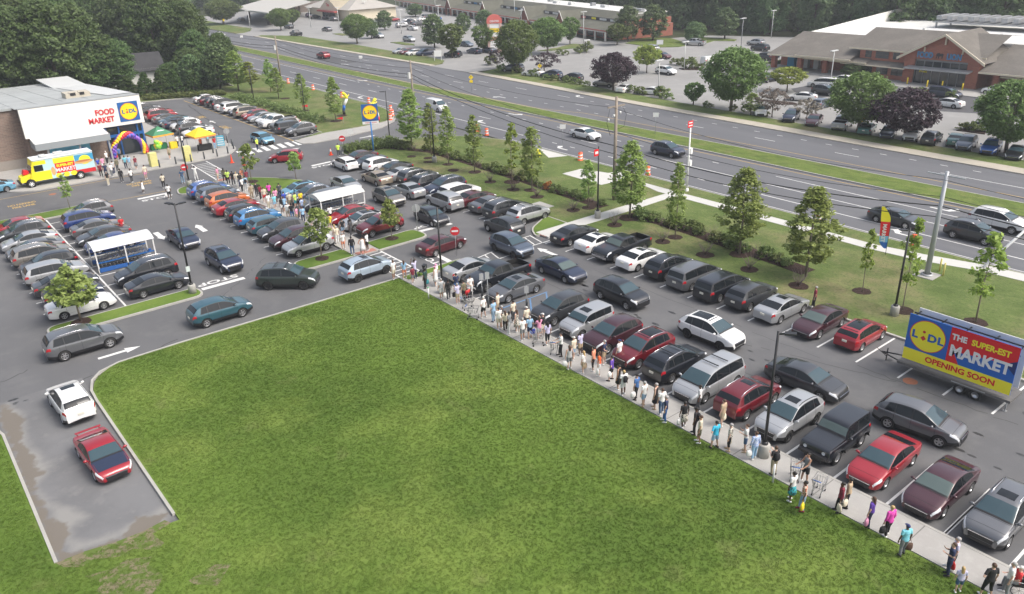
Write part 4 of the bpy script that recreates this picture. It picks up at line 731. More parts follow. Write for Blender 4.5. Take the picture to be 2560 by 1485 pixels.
b = MB(); face(b, [(15.6, 113.7, 3.85), (24.3, 113.7, 3.85), (24.3, y1-.35, 4.15), (15.6, y1-.35, 4.15)]); b.build('canopy_top', LGREY, st)
b = MB(); b.box(15.6, 24.3, 113.65, 113.75, 3.05, 3.86); b.box(24.25, 24.35, 113.7, y1-.36, 3.05, 3.9); b.box(15.55, 15.65, 113.7, y1-.36, 3.05, 3.9); b.box(15.65, 24.25, 113.75, y1-.36, 3.05, 3.12); cn = b.build('canopy', M('canopy_grey', (.27, .29, .30), .5), st)
for x in (16.9, 20.6, 24.1): b = MB(); b.box(x-.1, x+.1, 113.9, 114.1, .12, 3.05); b.build('canopy_post', GALV, st)
b = MB(); b.box(17.6, 22.4, y1+.27, y1+.34, .4, 3.3); mu = b.build('window_poster', M('poster_blue', (.12, .42, .60), .5), st)
for (x, w, z, h, m) in ((18.8, 1.6, 2.9, .5, YELB), (20.9, 1.2, 2.7, .7, REDB), (21.9, .8, 2.8, .9, YELB), (19.2, 2.4, 1.6, .5, REDB), (21.3, 1.2, 1.6, .8, BLUEB)):
    n = 20; b = MB(); b.add([(x+w/2*math.cos(2*PI*k/n), y1+.262-.002*x, z+h/2*math.sin(2*PI*k/n)) for k in range(n)], [tuple(range(n))]); b.build('poster_shape', m, mu)
b = MB(); b.box(24.6, 29.4, y1+.3, y1+.36, .1, 4.15); en = b.build('entrance_glass', DKGLASS, st)
b = MB()
for x in (24.6, 26.2, 28.6, 29.25): b.box(x, x+.2, y1+.12, y1+.3, .12, 4.15)
b.box(24.6, 29.4, y1+.1, y1+.3, 2.6, 2.95); b.box(24.6, 29.4, y1+.12, y1+.3, 4.0, 4.15); b.box(28.6, 29.45, y1+.05, y1+.12, .12, 1.9); b.build('entrance_frame', BLUES, st)
# balloon arch
ba = root('balloon_arch', 'arch of red, yellow and purple blue balloons spiralling round the store entrance', 'balloon arch', (26.7, 115.6, .12))
rr = random.Random(4); BAL = [M('red_balloon', (.55, .02, .03), .25, coat=.4), M('yellow_balloon', (.85, .58, .01), .25, coat=.4), M('violet_balloon', (.20, .07, .42), .25, coat=.4), M('blue_balloon', (.03, .06, .40), .25, coat=.4)]
bm_ = MB(); bm_.ball((0, 0, 0), .26, 8, 0, (1, 1, 1.1)); BME = [bm_.mesh('balloon', [m]) for m in BAL]
for i in range(26):
    t = PI*i/25; cx, cz = -2.05*math.cos(t), .3+2.6*math.sin(t)
    for q in range(4):
        a = q*PI/2+i*.42; link('balloon', BME[(q) % 4 if q < 3 else 2+(i % 2)], ba, (cx+.24*math.cos(a)*math.cos(t), .24*math.sin(a), cz+.24*math.cos(a)*math.sin(t)))
# ---- gazebo tents, tables, pallets
def tent(x, y, cm, m2, label, rz=0, w=2.9, lg=None):
    t = root('canopy_tent', label, 'tent', (x, y, .13), rz); e = w/2
    b = MB(); P = [(-e, -e, 2.15), (e, -e, 2.15), (e, e, 2.15), (-e, e, 2.15)]
    for i in range(4): face(b, [P[i], P[(i+1) % 4], (0, 0, 3.15)])
    tp = b.build('canopy', cm, t); b = MB()
    for i in range(4):
        a, c = P[i], P[(i+1) % 4]; face(b, [(a[0]*1.004, a[1]*1.004, 1.93), (c[0]*1.004, c[1]*1.004, 1.93), (c[0]*1.004, c[1]*1.004, 2.16), (a[0]*1.004, a[1]*1.004, 2.16)])
    b.build('valance', m2, tp)
    for a, c in ((-1, -1), (1, -1), (1, 1), (-1, 1)): b = MB(); b.cyl(a*(e-.06), c*(e-.06), 0, 2.16, .03, 6); b.build('leg', GALV, t)
    n = 22
    for s, z0 in ((.62, 2.5),) if lg else (): b = MB(); b.add([(s*math.cos(2*PI*k/n), -e*.60+ .0+.37*s*math.sin(2*PI*k/n)*1.0-.02, z0+.26*s*math.sin(2*PI*k/n)+.035) for k in range(n)], [tuple(range(n))]); b.build('emblem', lg, tp)
    return t
tent(35.3, 112.0, M('tent_yellow', (.80, .62, .02), .6), M('tent_orange', (.75, .28, .05), .6), 'yellow peaked canopy tent with an orange valance near the bollards', .1, 3.0, M('tent_ochre', (.6, .42, .03), .6))
tent(31.3, 117.0, M('tent_green', (.05, .20, .10), .6), M('tent_orange2', (.72, .35, .04), .6), 'green and white peaked canopy tent beside the store corner', .1, 2.9, WHITE)
def table(x, y, m, label, w=1.8, d=.7, h=.78, rz=0):
    t = root('draped_table', label, 'table', (x, y, .13), rz); b = MB(); b.box(-w/2, w/2, -d/2, d/2, h-.03, h); b.build('tabletop', WHITE if m is None else m, t)
    b = MB(); P = [(-w/2-.01, -d/2-.01), (w/2+.01, -d/2-.01), (w/2+.01, d/2+.01), (-w/2-.01, d/2+.01)]; n = 9; ring = []
    for i in range(4):
        a, c = P[i], P[(i+1) % 4]
        for k in range(n): f = k/n; ring.append((a[0]+(c[0]-a[0])*f+.02*math.sin(k*2.2), a[1]+(c[1]-a[1])*f+.02*math.sin(k*2.2)))
    b.grid([[(p[0], p[1], h) for p in ring]+[(ring[0][0], ring[0][1], h)], [(p[0]*1.05, p[1]*1.08, .03) for p in ring]+[(ring[0][0]*1.05, ring[0][1]*1.08, .03)]]); b.build('cloth', m, t); return t
table(35.5, 111.6, M('cloth_black', (.012, .012, .013), .8), 'table with a black floor length cloth under the yellow tent'); table(30.9, 116.9, M('cloth_green', (.02, .16, .07), .8), 'table with a green cloth under the green and white tent', 2.1)
table(32.6, 116.0, M('cloth_yellow', (.75, .55, .02), .8), 'small yellow draped table beside the green tent', .9, .7, .9)
def pallet(x, y, h, label, n):
    t = root('crate_stack', label, 'crate stack', (x, y, .13), .1)
    for i in range(n): b = MB(); z = h*i/n; b.box(-.45, .45, -.38, .38, z, z+h/n-.02); b.box(-.47, .47, -.4, .4, z+h/n*.55, z+h/n*.62); b.build('crate', M('crate_yellow', (.66, .62, .25), .6), t)
pallet(27.4, 107.6, 1.75, 'shorter stack of pale yellow crates on the plaza nearer the store door', 8); pallet(31.6, 107.1, 1.95, 'taller stack of pale yellow crates on the plaza beside the lamp post', 9)
t = root('balloon_bunch', 'bunch of green and yellow balloons tied beside the green tent', 'balloons', (30.3, 114.9, .13)); rr = random.Random(8)
for i in range(12): link('balloon', BME[1], t, (rr.uniform(-.35, .35), rr.uniform(-.3, .3), 1.0+rr.uniform(-.3, .5)), M('green_balloon', (.25, .6, .05), .3, coat=.4) if i % 2 else None)
b = MB(); b.tube([(0, 0, 0), (0, 0, 1.0)], .02, 6); b.build('weight_pole', WHITE, t)
def sboard(x, y, rz, label):
    t = root('display_board', label, 'display board', (x, y, .13), rz); b = MB(); b.box(-.5, .5, -.03, .03, .3, 1.7); b.build('panel', M('panel_cyan', (.10, .45, .62), .5), t)
    for k in range(4): b = MB(); b.box(-.42, .42, -.034, -.031, .45+k*.3, .58+k*.3); b.build('stripe', WHITE, t)
    for sx in (-.45, .45): b = MB(); b.cyl(sx, 0, 0, .3, .02, 6); b.build('leg', GALV, t)
sboard(37.6, 111.2, -.5, 'blue and white striped display board beside the yellow tent')
def bollard(x, y, h=1.0, m=None, r=.09, label='dark steel bollard along the edge of the store plaza', g='plaza bollards', z=.12):
    t = root('bollard', label, 'bollard', (x, y, z), 0, g); b = MB(); b.cyl(0, 0, 0, h-.04, r, 10); b.build('post', m or M('bollard_grey', (.045, .05, .055), .5), t); b = MB(); b.ball((0, 0, h-.05), r*1.02, 8, 0, (1, 1, .5)); b.build('cap', m or MC['bollard_grey'], t)
for x, y in [(27.7, 106.3), (29.8, 106.4), (31.7, 106.2), (33.5, 106.4), (35.3, 106.6), (37.0, 107.2), (38.6, 109.3), (39.2, 111.3), (39.4, 113.6), (39.5, 115.2), (39.4, 116.6), (35.6, 108.9)]: bollard(x, y)
# ---- supermarket
lion = root('supermarket_building', 'brick supermarket with grey shingle roofs, cream trim and a tall entrance gable', 'supermarket', (0, 0, 0))
def ybox(b, x0, x1, y0, y1, z0, z1, mi=0): b.box(x0, x1, min(y0, y1), max(y0, y1), z0, z1, mi)
b = MB(); ybox(b, 152.5, 205, 98.5, 20, 0, 3.9); ybox(b, 160.2, 205, 98.4, 20.1, 3.9, 5.3); b.build('brick_wall', REDBRK, lion)
b = MB(); ybox(b, 160, 206, 99, 20, 5.3, 5.45); b.build('flat_roof', ROOFW, lion)
b = MB(); b.add([(163, 99, 5.3), (206, 99, 5.3), (206, 99, 8.3), (163, 99, 5.8)], [(0, 1, 2, 3), (3, 2, 1, 0)]); b.add([(163, 98.6, 5.3), (206, 98.6, 5.3), (206, 98.6, 8.3), (163, 98.6, 5.8)], [(0, 1, 2, 3)]); b.add([(163, 99, 5.8), (206, 99, 8.3), (206, 98.6, 8.3), (163, 98.6, 5.8)], [(0, 1, 2, 3)]); b.build('parapet', M('parapet_white', (.72, .71, .66), .6), lion)
def roofwing(name, ya, yb, xe, ze, xr_, zr_, hip=3, back=164):
    b = MB(); face(b, [(xe, ya, ze), (xe, yb, ze), (xr_, yb+(hip if yb < ya else 0)*0, zr_), (xr_, ya-hip, zr_)][::1]); face(b, [(xe, ya, ze), (xr_, ya-hip, zr_), (back, ya-hip, zr_-1.2), (back, ya, ze)]); face(b, [(xr_, ya-hip, zr_), (xr_, yb, zr_), (back+3, yb, zr_-1.3), (back+3, ya-hip, zr_-1.3)])
    r = b.build(name, ROOFG, lion); b = MB(); ybox(b, xe-.08, xe+.1, ya, yb, ze-.28, ze-.01); b.build('eave_trim', CREAM, r); return r
roofwing('roof', 98.2, 77, 147.0, 2.95, 159.5, 6.3, 0); roofwing('roof', 91.5, 79.8, 146.2, 3.35, 154, 5.4, 0, 156)
roofwing('roof', 81.5, 57, 148.6, 5.3, 157.5, 8.2, 0, 166); roofwing('roof', 57.2, 20, 147.0, 3.2, 159.5, 6.5, 0)
b = MB(); ybox(b, 149.0, 152.5, 79.5, 58, 0, 5.2); b.build('brick_wall', REDBRK, lion)
b = MB(); face(b, [(147.2, 82.2, 2.55), (147.2, 69.8, 2.55), (149.2, 69.8, 3.35), (149.2, 82.2, 3.35)]); lr = b.build('roof', ROOFG, lion); b = MB(); ybox(b, 147.1, 147.2, 82.2, 69.8, 2.4, 2.56); b.build('eave_trim', CREAM, lr)
for (y0, y1_, z0, z1) in [(78.9, 76.7, .9, 2.3), (75.9, 73.7, .9, 2.3), (73, 70.8, .9, 2.3), (78.4, 77.2, 3.7, 4.9), (76.4, 73.9, 3.7, 4.9), (73.1, 71.9, 3.7, 4.9)]:
    b = MB(); ybox(b, 148.93, 149.0, y0, y1_, z0, z1); f = b.build('window', DKGLASS, lion); b = MB(); ybox(b, 148.9, 148.93, y0, y1_, (z0+z1)/2-.03, (z0+z1)/2+.03); ybox(b, 148.9, 148.93, (y0+y1_)/2-.03, (y0+y1_)/2+.03, z0, z1); b.build('window_frame', M('dark_frame', (.03, .03, .03), .5), f)
for y in (97.4, 91.4, 85.9, 80.9, 54.7, 48.5, 42, 36): b = MB(); ybox(b, 148.0, 148.9, y+.45, y-.45, 0, 3.0); ybox(b, 147.95, 148.95, y+.5, y-.5, 2.4, 2.6); b.build('brick_pier', REDBRK, lion)
for (ya, yb) in ((91, 86.3), (85.5, 81.3), (54.3, 48.9), (48, 42.5)): b = MB(); ybox(b, 148.3, 148.5, ya, yb, 2.35, 2.6); b.build('cream_beam', CREAM, lion)
# entrance gable
b = MB(); ya, yb, yc, ze, zp, xf = 70.4, 57.6, 63.7, 5.0, 8.7, 148.0
b.add([(xf, ya, 0), (xf, ya-1.9, 0), (xf, ya-1.9, 4.35), (xf, yb+1.9, 4.35), (xf, yb+1.9, 0), (xf, yb, 0), (xf, yb, ze), (xf, yc, zp), (xf, ya, ze)], [(0, 8, 7, 6, 5, 4, 3, 2, 1)])
b.add([(xf, ya, 0), (xf, ya, ze), (xf+5, ya, ze), (xf+5, ya, 0)], [(0, 1, 2, 3)]); b.add([(xf, yb, 0), (xf, yb, ze), (xf+5, yb, ze), (xf+5, yb, 0)], [(3, 2, 1, 0)]); b.build('gable_wall', REDBRK, lion)
b = MB(); face(b, [(xf-.8, ya+1.1, ze-.55), (xf-.8, yc, zp+.12), (xf+13, yc, zp+.12), (xf+13, ya+1.1, ze-.55)]); face(b, [(xf-.8, yb-1.1, ze-.55), (xf+13, yb-1.1, ze-.55), (xf+13, yc, zp+.12), (xf-.8, yc, zp+.12)]); gr = b.build('roof', ROOFG, lion)
b = MB()
for s in (1, -1):
    y0 = ya+1.1 if s > 0 else yb-1.1; b.hexa([(xf-.95, y0, ze-.95), (xf-.75, y0, ze-.95), (xf-.75, yc, zp-.25), (xf-.95, yc, zp-.25), (xf-.95, y0, ze-.5), (xf-.75, y0, ze-.5), (xf-.75, yc, zp+.16), (xf-.95, yc, zp+.16)])
b.build('barge_board', CREAM, gr)
b = MB(); ybox(b, xf-.3, xf, yc+.12, yc-.12, 7.0, 8.5); ybox(b, xf-.3, xf, yc+3.5, yc+3.3, 5.6, 6.4); ybox(b, xf-.3, xf, yc-3.0, yc-3.2, 5.6, 6.4); b.build('bracket', CREAM, lion)
b = MB(); ybox(b, xf+.5, xf+.6, ya-1.9, yb+1.9, 0, 4.35); b.build('entrance_glass', DKGLASS, lion)
b = MB(); ybox(b, xf+.35, xf+.5, ya-1.9, yb+1.9, 4.0, 4.4)
for y in np.linspace(ya-1.9, yb+1.9, 7): ybox(b, xf+.4, xf+.5, y+.05, y-.05, 0, 4.0)
b.build('entrance_frame', GREY, lion)
b = MB(); b.hexa([(xf-1.9, ya-.9, 2.75), (xf, ya-.9, 2.9), (xf, yb+.9, 2.9), (xf-1.9, yb+.9, 2.75), (xf-1.9, ya-.9, 2.95), (xf, ya-.9, 3.15), (xf, yb+.9, 3.15), (xf-1.9, yb+.9, 2.95)][::1]); b.build('metal_awning', GALV, lion)
LB = M('lettering_blue', (.05, .22, .42), .5)
textpart('sign_letters', 'FOOD', 1.35, LB, lion, (xf-.12, 66.9, 5.05), (PI/2, 0, -PI/2), .05, .06, .72); textpart('sign_letters', 'LION', 1.35, LB, lion, (xf-.12, 61.9, 5.05), (PI/2, 0, -PI/2), .05, .06, .80)
b = MB(); P = [(0, .1), (.25, 0), (.3, .45), (.5, .5), (.55, .02), (.75, .02), (.8, .5), (1.3, .55), (1.35, .02), (1.55, .02), (1.6, .6), (1.75, .9), (1.5, 1.1), (1.0, 1.0), (.6, 1.15), (.25, 1.1), (0, .8), (.1, .5)]
b.add([(xf-.12, 65.0-p[0]*.75, 4.6+p[1]*.85) for p in P], [tuple(range(len(P)))]); b.build('lion_emblem', M('emblem_black', (.02, .02, .022), .6), lion)
textpart('window_banner', 'Fresh', .6, YELB, lion, (xf+.45, 67.0, 2.2), (PI/2, 0, -PI/2), .02, .01)
for y, m, w in ((95.6, M('ice_blue', (.03, .28, .50), .5), 1.6), (93.6, LGREY, 1.2), (92.3, LGREY, 1.1), (89.9, LGREY, 1.0), (52.6, YELB, 1.6), (50.8, WHITE, 1.2)):
    b = MB(); ybox(b, 151.6, 152.49, y+w/2, y-w/2, .14, 2.0); b.build('ice_chest' if y > 90 else 'display', m, lion)
b = MB()
for k in range(11): ybox(b, 188, 196, 84-k*2.2, 82.8-k*2.2, 7.2, 8.0)
ybox(b, 187.5, 196.5, 84.5, 60, 6.6, 6.8); ybox(b, 188, 188.3, 84, 83.7, 5.4, 6.6); ybox(b, 188, 188.3, 61, 60.7, 5.4, 6.6); ybox(b, 195, 195.3, 84, 83.7, 5.4, 6.6); b.build('cooling_units', GALV, lion)
for (y, x, w) in ((82, 178, .5), (66, 176, .6), (88, 172, .9), (52, 182, 6)): b = MB(); ybox(b, x, x+w, y, y-w*.9, 5.44, 6.3); b.build('roof_vent', ROOFW, lion)
for x, y in ((146.2, 68.4), (145.4, 64.5), (146.2, 62.3), (146.2, 58.9)): bollard(x, y, 1.15, YEL, .12, 'yellow safety bollard in front of the supermarket entrance', 'yellow supermarket bollards')
# ---- strip mall along a slanted line
P0 = Vector((161.3, 158.4, 0)); dS = Vector((191.7-161.3, 288.4-158.4, 0)); LS = dS.length; dS.normalize(); nS = Vector((dS.y, -dS.x, 0))   # nS points away from the road
ml = root('strip_mall_building', 'long low brick strip mall with olive roofs, brick gables and white arcade posts', 'strip mall', (0, 0, 0))
sp = lambda s, o, z: tuple(P0+dS*s+nS*o+Vector((0, 0, z)))
LE2 = LS+45
def mbx(b, s0, s1, o0, o1, z0, z1): b.hexa([sp(s0, o0, z0), sp(s1, o0, z0), sp(s1, o1, z0), sp(s0, o1, z0), sp(s0, o0, z1), sp(s1, o0, z1), sp(s1, o1, z1), sp(s0, o1, z1)])
b = MB(); mbx(b, 0, LE2, 3, 22, 0, 3.4); mbx(b, 1, LE2, 5.75, 22, 3.4, 5.0); b.build('brick_wall', REDBRK, ml)
b = MB(); face(b, [sp(-.5, -.5, 2.75), sp(LE2, -.5, 2.75), sp(LE2, 5.5, 4.2), sp(-.5, 5.5, 4.2)]); face(b, [sp(1, 5.6, 5.0), sp(LE2, 5.6, 5.0), sp(LE2, 9.5, 6.6), sp(4, 9.5, 6.6)]); face(b, [sp(1, 5.6, 5.0), sp(4, 9.5, 6.6), sp(4, 14, 6.6), sp(1, 18, 5.0)]); b.build('roof', ROOFO, ml)
b = MB(); mbx(b, 1, LE2, 5.5, 5.7, 4.1, 5.02); b.build('sign_band', M('sign_band_dark', (.03, .03, .035), .6), ml)
b = MB(); mbx(b, 3, LE2, 9.5, 22, 6.0, 6.3); b.build('flat_roof', ROOFW, ml)
b = MB(); mbx(b, -.5, LE2, -.55, -.45, 2.45, 2.76); b.build('red_eave', M('eave_red', (.38, .10, .08), .6), ml)
b = MB(); mbx(b, -.5, LE2, -.5, -.4, 2.2, 2.45); b.build('white_beam', M('beam_white', (.66, .63, .58), .6), ml)
for i in range(int(LE2/5.2)+1): b = MB(); mbx(b, i*5.2-.2, i*5.2+.2, -.45, -.05, 0, 2.25); b.build('arcade_post', MC['beam_white'], ml)
rr = random.Random(2)
for i in range(int(LE2/5.2)): b = MB(); mbx(b, i*5.2+1, i*5.2+4.2, 2.93, 3.0, .3, 2.2); b.build('shop_window', DKGLASS, ml)
for i, s in enumerate(np.arange(3, LE2-6, 5.6)):
    m = [M('sign_white_panel', (.68, .68, .66), .5), MC['sign_white_panel'], YELB, M('sign_pink_panel', (.6, .22, .2), .5), MC['sign_white_panel'], LB][i % 6]; b = MB(); mbx(b, s, s+rr.uniform(2.2, 3.6), 5.42, 5.49, 4.3, 4.85); b.build('shop_sign', m, ml)
for s in (24, 47, 79, 112):
    b = MB(); b.add([sp(s-2.6, -.9, 2.6), sp(s+2.6, -.9, 2.6), sp(s, -.9, 6.2)], [(0, 1, 2), (2, 1, 0)]); mbx(b, s-2.6, s-2.0, -.9, -.3, 0, 2.6); mbx(b, s+2.0, s+2.6, -.9, -.3, 0, 2.6); b.build('gable_wall', REDBRK, ml)
    b = MB(); face(b, [sp(s-3.1, -1.0, 2.5), sp(s, -1.0, 6.5), sp(s, 7, 6.5), sp(s-3.1, 7, 2.5)]); face(b, [sp(s+3.1, -1.0, 2.5), sp(s+3.1, 7, 2.5), sp(s, 7, 6.5), sp(s, -1.0, 6.5)]); g_ = b.build('roof', ROOFO, ml)
    b = MB(); 
    for q in (-1, 1): b.tube([sp(s+q*3.1, -1.05, 2.5), sp(s, -1.05, 6.5)], .14, 4)
    b.build('gable_trim', MC['beam_white'], g_)
for i in range(16): b = MB(); s = 6+i*9+rr.uniform(-2, 2); o_ = rr.uniform(11, 17); mbx(b, s, s+rr.uniform(.8, 3), o_, o_+1.4, 6.3, 6.3+rr.uniform(.5, 1.1)); b.build('rooftop_unit', LGREY if i % 3 else GREY, ml)
# ---- petrol station canopy and cream shop
gs = root('petrol_station', 'petrol station with a wide pale flat canopy on posts over dark pumps', 'petrol station', (0, 0, 0))
cq = [at(440+.254*a, .254*c, z) for a, c, z in ((560, 80, 5.2), (910, 125, 5.2), (1320, 15, 5.2), (1050, -60, 5.2))]
b = MB(); b.prism(cq, 4.7, 5.2, 0, True); cn = b.build('canopy', M('canopy_pale', (.40, .39, .36), .7), gs); b = MB(); b.prism(inset(cq, -.12), 4.95, 5.1, 0, True); b.build('fascia_band', LGREY, cn)
ctr = Vector((sum(p[0] for p in cq)/4, sum(p[1] for p in cq)/4))
for i, (a, c) in enumerate(((.15, .2), (.15, .8), (.5, .2), (.5, .8), (.85, .2), (.85, .8))):
    p = (Vector(cq[0]).lerp(Vector(cq[1]), c)).lerp(Vector(cq[3]).lerp(Vector(cq[2]), c), a); b = MB(); b.box(p.x-.25, p.x+.25, p.y-.25, p.y+.25, 0, 4.75); b.build('post', M('post_brown', (.16, .12, .10), .7), gs)
    b = MB(); b.box(p.x-.45, p.x+.45, p.y+.6, p.y+1.6, 0, 1.9); b.build('pump', M('pump_dark', (.05, .045, .05), .5), gs)
b = MB(); p = ctr+Vector((22, 18)); b.box(p.x-8, p.x+8, p.y-6, p.y+6, 0, 3.6); b.build('kiosk', M('kiosk_brown', (.14, .11, .09), .8), gs)
bk = root('bank_building', 'cream shop building with a grey hipped roof and a front gable', 'building', (0, 0, 0))
b = MB(); x0, x1, y0, y1_ = 149, 169, 278, 312; b.box(x0, x1, y0, y1_, 0, 4.0); b.build('wall', CREAM, bk)
b = MB(); P = [(x0-1, y0-1, 3.9), (x1+1, y0-1, 3.9), (x1+1, y1_+1, 3.9), (x0-1, y1_+1, 3.9)]; r1, r2 = (159, y0+9, 8.0), (159, y1_-9, 8.0)
face(b, [P[0], P[1], r1]); face(b, [P[1], P[2], r2, r1]); face(b, [P[2], P[3], r2]); face(b, [P[3], P[0], r1, r2]); b.build('roof', M('pale_roof', (.36, .34, .31), .8, var=.1, scale=.5), bk)
b = MB(); b.add([(147.4, 284, 0), (147.4, 298, 0), (147.4, 298, 4), (147.4, 291, 8), (147.4, 284, 4)], [(4, 3, 2, 1, 0)]); b.add([(147.4, 284, 4), (147.4, 291, 8), (157, 291, 8), (157, 284, 4)], [(0, 1, 2, 3), (3, 2, 1, 0)]); b.add([(147.4, 298, 4), (157, 298, 4), (157, 291, 8), (147.4, 291, 8)], [(0, 1, 2, 3), (3, 2, 1, 0)]); b.build('gable', CREAM, bk)
b = MB(); b.box(146.0, 147.38, 284, 298, 2.9, 3.4); b.build('red_awning', M('awning_red', (.35, .06, .05), .6), bk); b = MB(); b.box(147.3, 147.38, 286, 296, .2, 2.7); b.build('shop_window', DKGLASS, bk)
textpart('sign_letters', 'Tea', 1.6, M('sign_crimson', (.5, .03, .05), .5), bk, (147.2, 291, 5.4), (PI/2, 0, -PI/2), .03, .03)
b = root('distant_shop', 'pale low shop with red awnings beyond the far junction', 'building', (0, 0, 0)); c = MB(); c.box(128, 140, 415, 432, 0, 6); c.build('wall', M('pale_wall', (.55, .52, .48), .7), b); c = MB(); c.box(127, 128.3, 416, 431, 3.2, 4.4); c.build('red_awning', MC['awning_red'], b)
# ---- white house in the trees
hs_ = root('white_house', 'small white house with a dark steep shingle roof among the trees', 'house', (47.6, 188.0, -.4), -.12)
b = MB(); b.box(-5.5, 5.5, -5, 5, 0, 3.4); b.add([(-5.5, -5, 3.4), (-5.5, 5, 3.4), (-5.5, 0, 5.9)], [(0, 2, 1)]); b.add([(5.5, -5, 3.4), (5.5, 5, 3.4), (5.5, 0, 5.9)], [(0, 1, 2)]); b.build('wall', M('white_siding', (.66, .66, .64), .7), hs_)
b = MB(); face(b, [(-6, -5.8, 2.95), (6, -5.8, 2.95), (6, 0, 6.15), (-6, 0, 6.15)]); face(b, [(-6, 5.8, 2.95), (-6, 0, 6.15), (6, 0, 6.15), (6, 5.8, 2.95)]); b.build('roof', shingle('dark_shingle', (.055, .055, .058)), hs_)
for x in (-3.2, 1.2, 3.8): b = MB(); b.box(x-.45, x+.45, -5.06, -5.0, 1, 2.3); b.build('window', DKGLASS, hs_)
# ================================================================ POLES, SIGNS, STREET FURNITURE
def lamp_post(x, y, top, label, base=True, heads=((1, 0), (-.6, .8)), z=.12, r=.075):
    t = root('lamp_post', label, 'lamp post', (x, y, z), 0, 'black car park lamp posts'); z0 = 0
    if base:
        b = MB(); b.lathe([(.01, 0), (.30, 0), (.30, .72), (.27, .78), (.01, .78)], 18); b.build('concrete_base', KERB, t); z0 = .78
        b = MB(); b.lathe([(.17, z0), (.17, z0+.12), (.10, z0+.16)], 12); b.build('collar', POLEB, t)
    b = MB(); b.tube([(0, 0, z0), (0, 0, top-z)], [r*1.15, r*.85], 8); b.build('pole', POLEB, t)
    for hx, hy in heads:
        b = MB(); a = math.atan2(hy, hx); c, s = math.cos(a), math.sin(a); q = lambda u, v, w: (u*c-v*s, u*s+v*c, top-z+w)
        b.hexa([q(.05, -.04, -.18), q(.35, -.04, -.12), q(.35, .04, -.12), q(.05, .04, -.18), q(.05, -.04, -.10), q(.35, -.04, -.04), q(.35, .04, -.04), q(.05, .04, -.10)])
        b.hexa([q(.3, -.17, -.12), q(.85, -.15, -.06), q(.85, .15, -.06), q(.3, .17, -.12), q(.3, -.17, -.03), q(.85, -.15, .0), q(.85, .15, .0), q(.3, .17, -.03)]); b.build('lamp_head', POLEB, t)
    return t
H4 = lambda x, y, py: hat(x, y, py)
LPD = [(16.7, 62.2, 508, 'black lamp post on the long grass island beside the black sedan, two heads', True, ((-.5, .85), (.9, -.2)), .12), (31.85, 19.1, 828, 'black lamp post on a concrete foot in the queue beside the black offroader', True, ((.5, -.8),), .14), (31.6, 48.4, 518, 'black lamp post at the head of the queue beside the black pickup truck', True, ((1, 0),), .14),
       (53.2, 23.0, 570, 'black lamp post with a concrete foot near the billboard trailer', True, ((-.9, .3),), .12), (53.4, 53.1, 366, 'black lamp post with a small red and white sign beside the walkway', True, (), .12), (54.3, 83.0, 265, 'black lamp post among the roadside maples behind the white SUV', True, ((-.7, .6),), .12),
       (56.9, 98.1, 227, 'black lamp post in front of the pylon sign driveway', False, ((-1, .1),), .12), (56.2, 123.3, 184, 'black lamp post behind the white pickup truck of the top row', False, ((-1, .1),), .12), (55.5, 142.6, 165, 'farthest black lamp post beside the yellow green tree', False, ((-1, .1),), .12), (27.4, 94.2, 300, 'black lamp post on the small island at the crossing to the store', True, ((1, 0), (-.4, .9)), .12)]
for x, y, py, l, bs, hd, z in LPD:
    t = lamp_post(x, y, H4(x, y, py), l, bs, hd, z)
    if abs(x-53.4) < .05:
        b = MB(); b.box(-.62, .02, -.03, 0, 6.3, 6.95); bn = b.build('banner', REDB, t); b = MB(); b.box(-.5, -.1, -.035, -.031, 6.5, 6.75); b.build('banner_patch', WHITE, bn)
    if abs(x-16.7) < .05: b = MB(); b.box(-.18, .12, -.1, -.08, 1.9, 2.35); b.build('notice', M('notice_pale', (.55, .62, .58), .5), t)
def sign_post(x, y, h, kind, label, cat='sign', rz=0, z=.12, pr=.03, extra=None):
    t = root('sign_post' if kind != 'diamond' else 'warning_sign', label, cat, (x, y, z), rz); b = MB(); b.cyl(0, 0, 0, h, pr, 8); b.build('post', GALV, t)
    n = {'oct': 8, 'disc': 24, 'back': 8}.get(kind, 4); r = .42 if kind in ('oct', 'back') else (.40 if kind == 'disc' else .45); yy = -.05
    if kind == 'rect':
        b = MB(); b.box(-.16, .16, yy-.01, yy, h-.55, h); b.build('sign_plate', M('plate_grey', (.42, .43, .43), .4), t); return t
    if kind == 'billet':
        b = MB(); b.box(-.38, .38, yy-.01, yy, h-.6, h); p = b.build('sign_plate', WHITE, t); return t
    off = PI/8 if n == 8 else (0 if n == 24 else 0); zc = h-r
    m = {'oct': REDS, 'disc': REDS, 'back': M('sign_back_grey', (.33, .34, .34), .4), 'diamond': YEL}[kind]
    b = MB(); b.add([(r*math.cos(off+2*PI*k/n), yy, zc+r*math.sin(off+2*PI*k/n)) for k in range(n)]+[(r*math.cos(off+2*PI*k/n), yy+.012, zc+r*math.sin(off+2*PI*k/n)) for k in range(n)], [tuple(range(n))[::-1], tuple(range(n, 2*n))][::1]+[(k, (k+1) % n, n+(k+1) % n, n+k) for k in range(n)]); p = b.build('sign_plate', m, t)
    if kind == 'disc': b = MB(); b.box(-.28, .28, yy-.006, yy-.002, zc-.075, zc+.075); b.build('white_bar', WHITE, p)
    if kind == 'oct': textpart('stop_lettering', 'STOP', .26, WHITE, p, (0, yy-.008, zc), (PI/2, 0, 0), .008, .001)
    if kind == 'diamond':
        b = MB(); b.box(-.025, .025, yy-.006, yy-.002, zc-.2, zc+.12); b.add([(-.12, yy-.005, zc+.1), (.12, yy-.005, zc+.1), (0, yy-.005, zc+.26)], [(0, 1, 2)]); b.build('symbol', BLACKP, p)
        if extra: b = MB(); b.box(-.3, .3, yy-.01, yy, h-1.45, h-.95); b.build('plaque', YEL, p)
    return t
